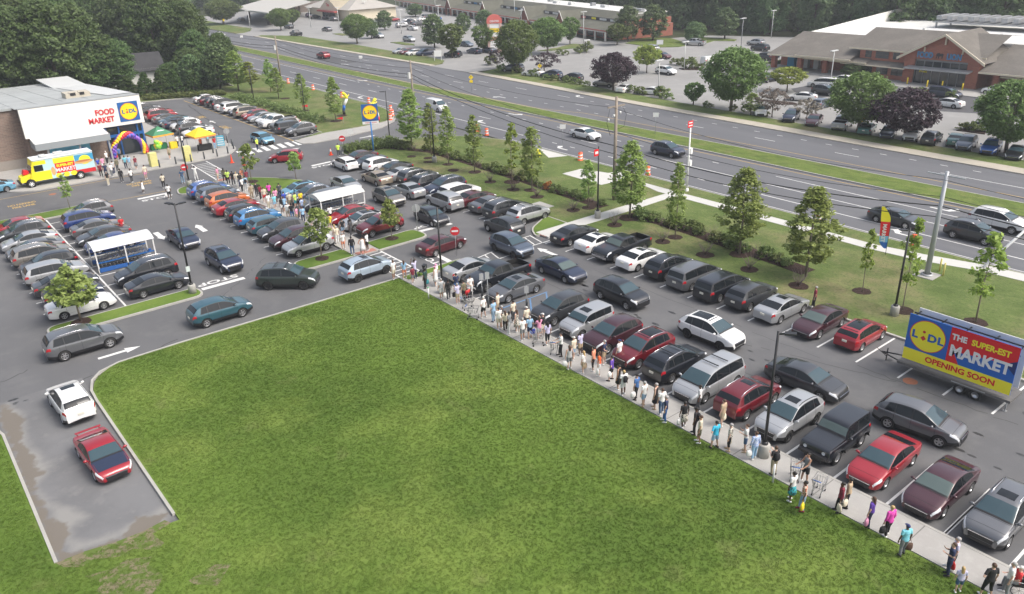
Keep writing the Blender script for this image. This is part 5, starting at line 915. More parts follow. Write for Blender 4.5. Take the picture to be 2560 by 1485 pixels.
f0 = math.atan2(-1, -.0)  # plates face -Y by default; turn toward the camera
def cam_rz(x, y): return math.atan2(y, x)-PI/2
for (x, y, h, k, l) in ((27.6, 95.6, 2.45, 'disc', 'round red no entry sign with white bar near the store crossing'), (48.1, 95.3, 2.5, 'disc', 'round red no entry sign with white bar beside the hedge of the pylon sign'), (37.2, 54.4, 2.7, 'disc', 'round red no entry sign with white bar at the cross lane stop line'),
                     (38.3, 62.3, 2.7, 'back', 'grey back of an octagonal stop sign at the island corner by the red SUV'), (38.6, 111.0, 2.6, 'back', 'grey back of an octagonal stop sign by the plaza bollards')):
    sign_post(x, y, h, k, l, 'road sign', cam_rz(x, y) if k == 'disc' else cam_rz(x, y)+PI)
sign_post(50.5, 97.4, 2.6, 'billet', 'small white and red plate on a post next to the no entry sign', 'sign', cam_rz(50, 97))
for x, y, h, l in ((33.6, 45.9, 2.0, 'left one of two grey parking signs in front of the black pickup'), (32.6, 43.8, 2.9, 'right grey parking sign, in a dark bollard beside the queue'), (34.7, 41.8, 1.9, 'grey parking sign at the blue hatched bay by the grey crossover')):
    t = sign_post(x, y, h, 'rect', l, 'parking sign', cam_rz(x, y), 0 if x > 33 else .14)
    b = MB(); b.cyl(0, 0, 0, .85, .09, 10); b.build('bollard_foot', M('bollard_grey', (.045, .05, .055), .5), t)
for x, y, h, ex, l in ((89.2, 122.2, 2.9, True, 'yellow diamond warning sign with a lower plaque, on the grassy median'), (110.4, 127.2, 2.2, False, 'yellow diamond warning sign in front of parked cars at the far roadside'), (104.6, 54.2, 2.4, False, 'yellow diamond warning sign under the big green tree at the far roadside'), (110.6, 301, 2.6, False, 'yellow diamond warning sign at the petrol station junction')):
    sign_post(x, y, h, 'diamond', l, 'warning sign', cam_rz(x, y), .12, extra=ex)
for px_, py_, l in ((660, 460, 'grey back of a small road sign on the median far up the road'), (1830, 690, 'grey back of a road sign on the median in the middle of the road')):
    x, y = at(440+px_*.254, py_*.254); sign_post(x, y, 3.0, 'billet', l, 'road sign', cam_rz(x, y), .12); bpy.context.view_layer.update()
for px_, py_, l in ((855, 135, 'grey back of a road sign on the median beside the dark tarmac patch'), (25, 250, 'grey back of a road sign at the near roadside below the white sedan')):
    x, y = at(1400+px_*.2778, 300+py_*.2778); sign_post(x, y, 3.0, 'billet', l, 'road sign', cam_rz(x, y), .12)
# utility poles and wires
def utility(x, y, h, r, m, label, arm=0, arm2=False):
    t = root('utility_pole', label, 'utility pole', (x, y, .1)); b = MB(); b.tube([(0, 0, 0), (0, 0, h)], [r*1.3, r*.8], 10); b.build('pole', m, t)
    if arm: b = MB(); b.box(-arm, arm, -.06, .06, h-1.0, h-.86) if not arm2 else b.box(-.06, .06, -arm, arm, h-.35, h-.28); b.build('cross_arm', m, t)
    return t
t = utility(58.9, 56.2, 10.75, .17, WOODP, 'tall wooden utility pole with a cross arm beside the big maple at the walkway', 1.2)
for i, (a, z) in enumerate(((-1.1, 8.6), (-.3, 8.9), (.6, 9.1))): b = MB(); b.cyl(a, 0, z-.12, z+.12, .1, 8); b.build('insulator', WHITE, t)
b = MB(); b.tube([(-.9, 0, 9.7), (-1.3, 0, 8.3), (-.8, 0, 7.0), (-.2, 0, 7.4)], .02, 5); b.tube([(.9, 0, 9.7), (1.5, 0, 8.8), (1.2, 0, 7.6), (.2, 0, 7.5)], .02, 5); b.build('cable_loops', BLACKP, t)
t = utility(62.1, 24.9, 8.5, .175, M('steel_pole', (.40, .42, .44), .45, metal=.3), 'thick grey steel pole on a square concrete footing beside two yellow posts', 1.4, True)
b = MB(); b.box(-.8, .8, -.8, .8, 0, .1); b.build('footing', CONC, t); b = MB(); b.lathe([(.45, .1), (.45, .2), (.34, .22)], 12); b.build('flange', GALV, t)
b = MB(); b.box(-.02, .02, -.08, .08, 1.0, 1.25); b.build('hand_hole', BLACKP, t)
for x, y, h, l in ((67.4, 107.9, 9.0, 'weathered wooden utility pole with a white box behind the tallest maple'), (69.3, 161.6, 9.0, 'wooden utility pole by the road at the top lot'), (70.2, 214, 9.0, 'distant wooden utility pole near the woods')):
    t = utility(x, y, h, .16, WOODP, l, 0); b = MB(); b.box(-.55, -.2, -.15, .2, 6.3, 7.2); b.build('transformer_box', M('box_white', (.6, .6, .58), .5), t)
t = utility(66.8, 53.0, 7.15, .09, WHITE, 'slim white painted pole with a red and white plate beside the road'); 
b = MB(); b.box(-.55, .25, -.1, -.07, 6.95, 7.65); p = b.build('sign_plate', REDB, t); b = MB(); b.box(-.45, .15, -.106, -.102, 7.1, 7.22); b.box(-.45, .15, -.106, -.102, 7.4, 7.52); b.build('white_bars', WHITE, p)
for zz in (3.1, 4.4): b = MB(); b.box(.1, .42, -.15, .15, zz-.3, zz+.3); b.build('equipment_box', WHITE, t)
b = MB(); b.lathe([(.22, 0), (.22, .3), (.12, .4)], 12); b.build('pole_base', WHITE, t)
ch = [(70.2, 214), (69.3, 161.6), (67.4, 107.9), (58.9, 56.2), (62.1, 24.9), (66, -14)]
def wire(hs, label, r=.02, off=0):
    b = MB(); P = []
    for (a, c), ha, hc in zip(zip(ch, ch[1:]), hs, hs[1:]):
        for i in range(14): t = i/14; P.append((a[0]+(c[0]-a[0])*t+off, a[1]+(c[1]-a[1])*t, ha+(hc-ha)*t-1.1*4*t*(1-t)*.8))
    b.tube(P, r, 5); tag(b.build('overhead_wire', M('wire_black', (.02, .02, .02), .6)), label, 'overhead wire')
wire((7.2, 7.2, 7.0, 5.9, 5.9, 5.9), 'thick lower black overhead cable running the length of the near roadside', .045); wire((8.2, 8.2, 7.9, 7.2, 6.6, 6.6), 'middle thin black overhead wire above the near roadside', .022, .15); wire((9.0, 9.0, 8.9, 9.9, 8.1, 8.1), 'highest thin black overhead wire hung from the pole tops', .018, -.6); wire((6.6, 6.6, 6.4, 5.0, 5.0, 5.0), 'lowest black overhead cable just under the thick one', .035, .1)
ch = [(104, 190), (103.6, 130), (103.2, 70), (103.2, 10)]
# a white boom seen at the lower right
p1 = at(2440, 660, .5); b = MB(); q0 = Vector((66.9, 22.6, .2)); q1 = Vector((76.6, 20.0, 6.2)); b.tube([q0, q0.lerp(q1, .5), q1], [.13, .11, .08], 8); t = b.build('signal_arm', WHITE); tag(t, 'white tapering steel arm reaching over the road at the right edge', 'signal arm')
for x, y in ((63.6, 24.6), (62.9, 24.0)): bollard(x, y, 1.15, M('post_dull_yellow', (.6, .52, .16), .6), .07, 'thin yellow marker post on the grass beside the steel pole', 'yellow marker posts')
for i, (x, y) in enumerate([(68.6, 212.7), (69.2, 158.0), (69.0, 146.4), (68.9, 134.6), (68.2, 116.4), (66.4, 112.9), (64.4, 110.2), (69.3, 125.5), (69.4, 235), (68.9, 93.5)]+A(860, 180, .2778, [(1285, 575), (2130, 800)])+A(1400, 300, .2778, [(180, 372), (790, 500), (2325, 915)])+A(2000, 400, .2257, [(200, 685), (1250, 960)])):
    t = root('traffic_barrel', 'orange and white striped traffic barrel along the near edge of the highway', 'traffic barrel', (x, y, .1), 0, 'traffic barrels along the road'); hh = 1.0
    b = MB(); b.lathe([(.01, 0), (.33, 0), (.33, .06), (.27, .08), (.23, hh), (.01, hh)], 14); b.build('drum', ORANGE, t)
    b = MB()
    for z in (.25, .62): r0 = .27-.04*z; b.lathe([(r0+.006, z), (r0-.002, z+.17)], 14)
    b.build('white_band', WHITE, t)
for x, y, h in ((35.6, 102.3, 1.1), (36.3, 100.0, 1.1), (46.9, 96.6, .9)):
    t = root('traffic_cone', 'tall orange traffic cone standing in the lane by the store crossing' if x < 40 else 'orange traffic cone beside the person in a yellow vest', 'traffic cone', (x, y, 0.005), 0, 'cones by the crossing' if x < 40 else None)
    b = MB(); b.lathe([(.17, .04), (.03, h)], 12); b.build('cone', M('cone_orange', (.8, .07, .02), .5), t); b = MB(); b.box(-.24, .24, -.24, .24, 0, .04); b.build('foot', MC['cone_orange'], t); b = MB(); b.lathe([(.105, .5), (.066, .78)], 12); b.build('white_band', WHITE, t)
# pylon sign
pl = root('pylon_sign', 'tall store pylon sign, blue square with a yellow disc on a blue post', 'pylon sign', (51.0, 92.4, .12), cam_rz(51, 92.4)+.08)
b = MB(); b.cyl(0, 0, 0, 4.3, .1, 10, 0); b.build('post', M('post_blue', (.03, .16, .42), .4), pl)
b = MB(); b.box(-1.05, 1.05, -.0, .25, 4.35, 6.5); b.build('cabinet', BLUES, pl); logo(pl, 0, 5.5, 0, 2.1, name='sign_face'); b = MB(); b.box(-1.05, 1.05, -.03, .25, 4.0, 4.34); b.build('lower_panel', WHITE, pl)
textpart('lower_lettering', 'OPENING SOON', .2, REDS, pl, (0, -.04, 4.17), (PI/2, 0, 0), .004, .001)
# shopping centre sign
sg = root('shopping_centre_sign', 'tall brick framed shopping centre sign with a red arched top and stacked panels', 'pylon sign', (127.0, 163.2, 0), cam_rz(127, 163)+.1)
b = MB(); b.box(-1.75, -1.2, -.3, .3, 0, 7.4); b.box(1.2, 1.75, -.3, .3, 0, 7.4); b.box(-1.2, 1.2, -.3, .3, 0, 1.0); b.build('brick_pier', M('pier_pink', (.55, .38, .33), .8), sg)
b = MB(); n = 14; P = [(-1.9, 7.0), (1.9, 7.0)]+[(1.9*math.cos(PI*k/n), 7.6+1.5*math.sin(PI*k/n)) for k in range(n+1)]
b.add([(x, -.32, z) for x, z in P]+[(x, .32, z) for x, z in P], [tuple(range(len(P))), tuple(range(2*len(P)-1, len(P)-1, -1))]+[(k, len(P)+k, len(P)+(k+1) % len(P), (k+1) % len(P)) for k in range(len(P))]); b.build('arched_top', M('arch_red', (.55, .13, .11), .6), sg)
textpart('lettering', 'CENTER', .62, WHITE, sg, (0, -.36, 7.5), (PI/2, 0, 0), .01, .01)
for z0, z1, m in ((5.9, 6.9, WHITE), (4.9, 5.8, YEL), (3.9, 4.8, WHITE), (2.9, 3.8, M('panel_salmon', (.6, .33, .26), .6)), (1.9, 2.8, WHITE), (1.05, 1.8, WHITE)): b = MB(); b.box(-1.18, 1.18, -.15, .15, z0, z1); b.build('tenant_panel', m, sg)
textpart('tenant_lettering', 'DOLLAR', .5, BLACKP, sg, (0, -.16, 5.35), (PI/2, 0, 0), .01, .01)
x, y = at(1000+.254*375, .254*600); t = root('notice_board', 'blank white notice board on two posts at the far roadside', 'notice board', (x, y, .1), cam_rz(x, y)); b = MB(); b.box(-.85, .85, -.04, .04, .9, 2.3); b.build('board', WHITE, t)
for s in (-.8, .8): b = MB(); b.box(s-.06, s+.06, -.03, .03, 0, 2.2); b.build('post', WHITE, t)
x, y = at(1500+.253*590, .253*468); t = root('notice_board', 'small white board on posts at the corner of the far grass triangle', 'notice board', (x, y, .1), cam_rz(x, y)); b = MB(); b.box(-.8, .8, -.04, .04, .6, 1.7); b.build('board', WHITE, t)
# far lamp poles
for (x, y, h, l) in [(170.0, 121.2, 7.0, 'tall grey twin head lamp pole before the dark woods')]+[at(1000+.254*a, .254*c)+(hh, 'pale lamp pole in the far shopping centre car park') for a, c, hh in ((350, 120, 8.5), (635, 130, 8.5), (390, 330, 8.2), (1130, 230, 8.5), (1195, 280, 5.5), (1435, 180, 8), (1805, 440, 8.2), (1835, 520, 3))]+[at(440+.254*a, .254*c)+(hh, 'pale lamp pole in the far shopping centre car park') for a, c, hh in ((735, 300, 6.5), (1330, 270, 6.5), (1610, 290, 7), (2220, 330, 7), (1870, 190, 6.5))]+[at(1500+.253*a, .253*c)+(hh, 'pale lamp pole in the far shopping centre car park') for a, c, hh in ((575, 900, 5.4), (830, 690, 5.6), (1690, 380, 7))]+[at(1920+.2736*565, .2736*790)+(6.2, 'pale lamp pole in the far shopping centre car park')]:
    t = root('far_lamp_pole', l, 'lamp pole', (x, y, 0), 0, 'pale lamp poles of the far car park' if 'pale' in l else None); b = MB(); b.cyl(0, 0, 0, h, .11, 6, 0, .07); b.build('pole', LGREY if 'pale' in l else GREY, t); b = MB(); b.box(-1.0, 1.0, -.2, .2, h-.1, h+.06); b.build('lamp_head', LGREY, t)
# feather flag, air dancers
ff = root('feather_flag', 'tall curved feather flag in yellow, red and blue beside the roadside walkway', 'feather flag', (64.0, 29.3, .12), cam_rz(64, 29)+.15)
b = MB(); P = [(0, 0, 0), (0, 0, 2.6), (-.1, 0, 3.9), (-.45, 0, 4.3), (-.9, 0, 4.35)]; b.tube(P, .018, 5); b.build('pole', BLACKP, ff)
def strip_poly(z0, z1, m, nm):
    zz = np.linspace(z0, z1, 8); L = []; Rr = []
    for z in zz: xr = 0 if z < 2.7 else -.75*((z-2.7)/1.6)**2.2; xl = -.62-.28*(z-.8)/3.5 if z > 1.1 else -.62*((z-.55)/.55)**.5 if z > .55 else 0; L.append((xl, 0, z)); Rr.append((min(xr, -.01), 0, z))
    b = MB(); b.grid([[a, c] for a, c in zip(L, Rr)], 0, False); return b.build(nm, m, ff)
strip_poly(.6, 1.15, BLUEB, 'flag_band'); strip_poly(1.15, 1.7, M('flag_lightblue', (.2, .5, .7), .6), 'flag_band'); strip_poly(1.7, 2.95, REDB, 'flag_band'); strip_poly(2.95, 4.25, YELB, 'flag_band')
textpart('flag_lettering', 'MARKET', .42, WHITE, ff, (-.42, -.012, 1.95), (PI/2, PI/2, 0), .012, .002)
for x, y, cols, l in ((61.3, 119.6, (BLACKP, BLUEB, WHITE, YELB), 'tube dancer with black feet, blue legs, white body and yellow head on the grass'), (62.5, 110.8, (REDB, WHITE, REDB, YELB), 'red and yellow tube dancer leaning behind the pylon sign')):
    t = root('air_dancer', l, 'air dancer', (x, y, .12)); z = 0; sgn = 1 if x < 61.5 else -1; pts = [(0, 0), (-.05, .7), (.15, 1.5), (.75, 2.5), (.55, 3.1), (.1, 3.5)]
    for i in range(5):
        b = MB(); (xa, za), (xb, zb_) = pts[i], pts[i+1]; b.tube([(xa*sgn, 0, za), ((xa+xb)/2*sgn, 0, (za+zb_)/2), (xb*sgn, 0, zb_)], .24, 8); b.build('tube', cols[min(3, i if i < 3 else 3)], t)
    b = MB(); b.tube([(.7*sgn, 0, 2.6), (1.2*sgn, 0, 3.1)], .08, 6); b.build('arm', cols[3], t); b = MB(); b.tube([(.5*sgn, 0, 2.7), (-.1*sgn, 0, 3.0)], .08, 6); b.build('arm', cols[3], t)
for x, y, l in ((58.3, 126.5, 'red pennant sign on the top verge beside a lamp post'), (57.4, 112.6, 'red pennant sign beside the entrance pavement')):
    t = root('pennant', l, 'pennant', (x, y, .12), cam_rz(x, y)); b = MB(); b.cyl(0, 0, 0, 1.2, .02, 5); b.build('post', GALV, t); b = MB(); b.add([(0, 0, 1.2), (-1.0, 0, 1.0), (0, 0, .75)], [(0, 1, 2)]); b.build('flag', REDB, t)
t = root('hydrant', 'yellow covered roadside marker behind the dark narrow maple', 'marker', (65.2, 75.6, .12)); b = MB(); b.lathe([(.2, 0), (.28, .4), (.26, .8), (.14, 1.05), (.01, 1.1)], 10); b.build('cover', YELB, t)
t = root('marker_post', 'short white marker post in the grass edge beside the queue lamp post', 'marker post', (30.35, 17.5, .1)); b = MB(); b.cyl(0, 0, 0, 1.1, .05, 8); b.build('post', WHITE, t)
t = root('marker_post', 'short pale post with green cap at the grass corner by the head of the queue', 'marker post', (30.2, 48.3, .1)); b = MB(); b.cyl(0, 0, 0, .9, .05, 8); b.build('post', WHITE, t); b = MB(); b.cyl(0, 0, .9, .98, .06, 8); b.build('cap', M('cap_green', (.1, .4, .2), .5), t)
# cart corrals
def cart_mesh():
    b = MB(); r = .014
    def loop(z, x0, x1, w): return [(x0, -w, z), (x1, -w, z), (x1, w, z), (x0, w, z), (x0, -w, z)]
    for z, x0, x1, w in ((.95, -.42, .42, .27), (.75, -.38, .36, .25), (.52, -.34, .28, .22), (.18, -.4, .38, .2)): b.tube(loop(z, x0, x1, w), r, 4)
    for t in np.linspace(0, 1, 6):
        for s in (-1, 1): b.tube([(-.42+.84*t, s*.27, .95), (-.34+.62*t, s*.22, .52)], r*.7, 3)
    for t in np.linspace(-1, 1, 5): b.tube([(.42, t*.27, .95), (.28, t*.22, .52), (-.34, t*.22, .52), (-.42, t*.27, .95)], r*.7, 3)
    for s in (-1, 1): b.tube([(-.52, s*.27, 1.02), (-.42, s*.25, .9), (-.1, s*.22, .5), (-.4, s*.2, .18)], r*1.3, 4); b.tube([(.28, s*.22, .52), (.38, s*.2, .18)], r, 4)
    b.tube([(-.52, -.27, 1.02), (-.52, .27, 1.02)], .02, 5)
    return b.mesh('cart_frame', [M('cart_wire', (.42, .42, .43), .35, metal=.7)])
CART = cart_mesh(); bb = MB(); bb.lathe([(.01, -.02), (.06, -.02), (.06, .02), (.01, .02)], 8, axis='y'); CWH = bb.mesh('caster', [BLACKP]); bb = MB(); bb.tube([(0, -.2, 0), (0, .2, 0)], .026, 6); CHN = bb.mesh('handle', [M('handle_blue', (.03, .12, .4), .5)])
def cart(x, y, rz, label, group=None, z=0.01):
    t = root('shopping_cart', label, 'shopping cart', (x, y, z), rz, group); link('frame', CART, t); link('handle', CHN, t, (-.52, 0, 1.02))
    for a in (-.36, .34):
        for s in (-.2, .2): link('caster', CWH, t, (a, s, .07))
def corral(x0, x1, y0, y1_, label, roof, blue, slope=.0, nc=14, who=''):
    t = root('cart_corral', label, 'cart corral', ((x0+x1)/2, (y0+y1_)/2, 0)); w, d = (x1-x0)/2, (y1_-y0)/2
    b = MB(); n = 8; P = []
    for i in range(n+1): u = -1+2*i/n; P.append([(-w-.1, u*(d+.15), 2.05+.42*(1-u*u)), (w+.1, u*(d+.15), 2.05+.42*(1-u*u))])
    b.grid(P); rf = b.build('roof', roof, t); b = MB()
    for s in (-1, 1): b.add([(s*(w+.1), u*(d+.15), 2.03) for u in (-1, 1)]+[(s*(w+.1), u*(d+.15), 2.05+.42*(1-u*u)) for u in (1, .5, 0, -.5, -1)], [tuple(range(7))])
    b.build('gable_end', roof, rf)
    for a in (-1, 0, 1):
        for s in (-1, 1): b = MB(); b.box(a*w-.05, a*w+.05, s*d-.05, s*d+.05, 0, 2.1); b.build('post', M('post_white', (.66, .66, .65), .5), t)
    for s in (-1, 1):
        for z in (.35, .85) if not blue else (.85,): b = MB(); b.box(-w, w, s*d-.03, s*d+.03, z, z+.09); b.build('side_rail', BLUES if blue else MC['post_white'], t)
        if blue: b = MB(); b.hexa([(-w, s*d-.05, .05), (w+.3, s*d-.05, .05), (w+.3, s*d+.05, .05), (-w, s*d+.05, .05), (-w, s*d-.05, .42), (w+.3, s*d-.05, .30), (w+.3, s*d+.05, .30), (-w, s*d+.05, .42)]); b.build('side_panel', M('panel_blue', (.02, .10, .33), .5), t)
    for i in range(nc):
        for s in (-.55, .55): cart((x0+x1)/2-w+.75+i*(2*w-1.4)/nc, (y0+y1_)/2+s, PI, 'wire shopping cart nested in the '+who+' cart corral', 'carts nested in the '+who+' corral')
corral(12.2, 17.0, 72.5, 75.1, 'white roofed cart corral with blue side panels in the left parking block', M('corral_white', (.60, .61, .62), .5), True, nc=11, who='blue sided'); corral(33.2, 38.1, 72.0, 74.6, 'cream roofed cart corral with white rails beside the crowd', M('corral_cream', (.60, .60, .57), .5), False, nc=12, who='cream roofed')
# billboard trailer
bt = root('billboard_trailer', 'long trailer billboard in blue, red and yellow announcing the market opening soon', 'billboard trailer', (0, 0, 0))
xa = 46.05; ya, yb = 12.75, 18.95   # face looks toward -X; left edge (seen) at yb
def bx(b, x0, x1, y0, y1, z0, z1): b.box(x0, x1, y0, y1, z0, z1)
b = MB(); bx(b, xa, xa+.05, ya, yb, .98, 4.0); fr = b.build('front_panel', BLUEB, bt)
def quadf(pts, m, nm, dx, par=fr): b = MB(); b.add([(xa-dx, y, z) for y, z in pts], [tuple(range(len(pts)))]); return b.build(nm, m, par)
Y = lambda u: yb-(yb-ya)*u   # u 0..1 left to right
Z = lambda v: .98+3.02*v
quadf([(Y(0), Z(0)), (Y(1), Z(0)), (Y(1), Z(.255)), (Y(0), Z(.255))], YELB, 'yellow_band', .004)
quadf([(Y(.40), Z(.255)), (Y(.52), Z(.255)), (Y(.455), Z(.5)), (Y(.95), Z(.62)), (Y(1), Z(.72)), (Y(1), Z(1)), (Y(.40), Z(1))], REDB, 'red_field', .004)
quadf([(Y(.90), Z(.60)), (Y(1), Z(.42)), (Y(1), Z(.72))], M('shadow_navy', (.01, .03, .14), .5), 'navy_wedge', .006)
n = 48
for r, m, dx in ((.92, REDB, .006), (.885, YELB, .008)): quadf([(Y(.20)+r*1.16*math.cos(2*PI*k/n), Z(.62)+r*1.10*math.sin(2*PI*k/n)) for k in range(n)], m, 'disc', dx)
rb = (PI/2, 0, -PI/2)
for chh, u in (('L', .078), ('D', .245), ('L', .325)): textpart('letter', chh, .66, M('letter_blue', (.01, .10, .42), .5), fr, (xa-.011, Y(u), Z(.60)), rb, .03, .002, 1.1)
quadf([(Y(.163)+.17, Z(.56)), (Y(.163), Z(.56)-.17), (Y(.163)-.17, Z(.56)), (Y(.163), Z(.56)+.17)], REDS, 'letter', .011); quadf([(Y(.163)+.09*math.cos(k*.5236), Z(.70)+.09*math.sin(k*.5236)) for k in range(12)], REDS, 'letter', .011)
textpart('lettering', 'THE', .50, WHITE, fr, (xa-.011, Y(.485), Z(.80)), rb, .022, .002, .92); textpart('lettering', 'SUPER-EST', .50, YELB, fr, (xa-.011, Y(.765), Z(.80)), rb, .020, .002, .90); textpart('lettering', 'MARKET', .98, WHITE, fr, (xa-.011, Y(.69), Z(.50)), rb, .040, .003, .90)
textpart('lettering', 'OPENING SOON', .50, REDB, fr, (xa-.011, Y(.54), Z(.13)), rb, .018, .002, 1.06)
b = MB(); bx(b, xa+1.2, xa+1.25, ya, yb, .98, 4.0); b.build('rear_panel', WHITE, bt)
b = MB()
for u in (.02, .27, .5, .75, .98): bx(b, xa+.06, xa+1.19, Y(u)-.03, Y(u)+.03, 3.75, 3.81); b.tube([(xa+.1, Y(u), 3.8), (xa+.6, Y(u), 3.2)], .025, 4)
bx(b, xa+.55, xa+.62, ya, yb, 3.85, 3.92); b.build('top_frame', BLACKP, bt)
b = MB(); bx(b, xa-.25, xa+1.45, ya-.2, yb+.15, .62, .78); bx(b, xa+.4, xa+.8, ya, yb, .5, .62); b.build('chassis', M('chassis_grey', (.12, .115, .11), .7, var=.3, scale=3), bt)
b = MB(); b.tube([(xa+.1, yb+.1, .6), (xa+.6, yb+1.6, .55)], .05, 6); b.tube([(xa+1.1, yb+.1, .6), (xa+.6, yb+1.6, .55)], .05, 6); b.tube([(xa+.6, yb+1.2, .05), (xa+.6, yb+1.2, .95)], .04, 6); b.tube([(xa+.3, yb+1.1, .5), (xa+.2, yb+1.7, .9)], .02, 5); b.build('drawbar', BLACKP, bt)
b = MB(); b.tube([(xa-.1, ya, .6), (xa-.1, ya, .02)], .04, 6); b.box(xa-.2, xa, ya-.1, ya+.1, 0.005, .04); b.build('jack', GALV, bt)
TY = MB(); TY.lathe([(.20, -.09), (.30, -.11), (.34, -.08), (.34, .08), (.30, .11), (.20, .09)], 20, axis='y'); TYM = TY.mesh('tyre', [RUB]); RI = MB(); RI.lathe([(.01, .0), (.08, -.01), (.10, -.05), (.17, -.06), (.205, -.09), (.21, .08)], 18, axis='y'); RIM_T = RI.mesh('rim', [RIM])
for y in (15.3, 14.4):
    for x in (xa-.12, xa+1.32): w = link('wheel', TYM, bt, (x, y, .345), None, (0, 0, -PI/2 if x < 46.5 else PI/2)); link('rim', RIM_T, w)
b = MB(); b.box(xa-.3, xa+.05, 13.9, 15.8, .72, .76); b.build('mudguard', GALV, bt)
# ================================================================ VEHICLES (nose toward +X)
def paint(name, c, metal=.0): return M('paint_'+name, c, .28, metal=metal, coat=1.0)
PC = {'black': paint('black', (.010, .012, .017)), 'navy': paint('navy', (.014, .022, .050)), 'dark grey': paint('dark_grey', (.045, .048, .054), .3), 'grey': paint('grey', (.135, .14, .15), .4), 'silver': paint('silver', (.42, .43, .44), .45),
      'white': paint('white', (.72, .72, .71)), 'red': paint('red', (.30, .012, .022), .15), 'maroon': paint('maroon', (.085, .012, .018), .2), 'dark red': paint('dark_red', (.15, .010, .018), .25), 'blue': paint('blue', (.02, .09, .32), .2), 'bright blue': paint('bright_blue', (.03, .17, .38), .1),
      'light blue': paint('light_blue', (.13, .32, .45), .2), 'ice blue': paint('ice_blue', (.38, .46, .54), .3), 'teal': paint('teal', (.035, .105, .14), .3), 'orange': paint('orange', (.50, .12, .02), .1), 'champagne': paint('champagne', (.36, .30, .23), .4), 'dark green': paint('dark_green', (.032, .042, .036), .2),
      'blue grey': paint('blue_grey', (.085, .11, .15), .35), 'beige': paint('beige', (.22, .205, .185), .4), 'plum': paint('plum', (.06, .018, .026), .3), 'green': paint('green', (.03, .13, .11), .2), 'violet': paint('violet', (.10, .09, .16), .3), 'royal blue': paint('royal_blue', (.02, .045, .17), .2)}
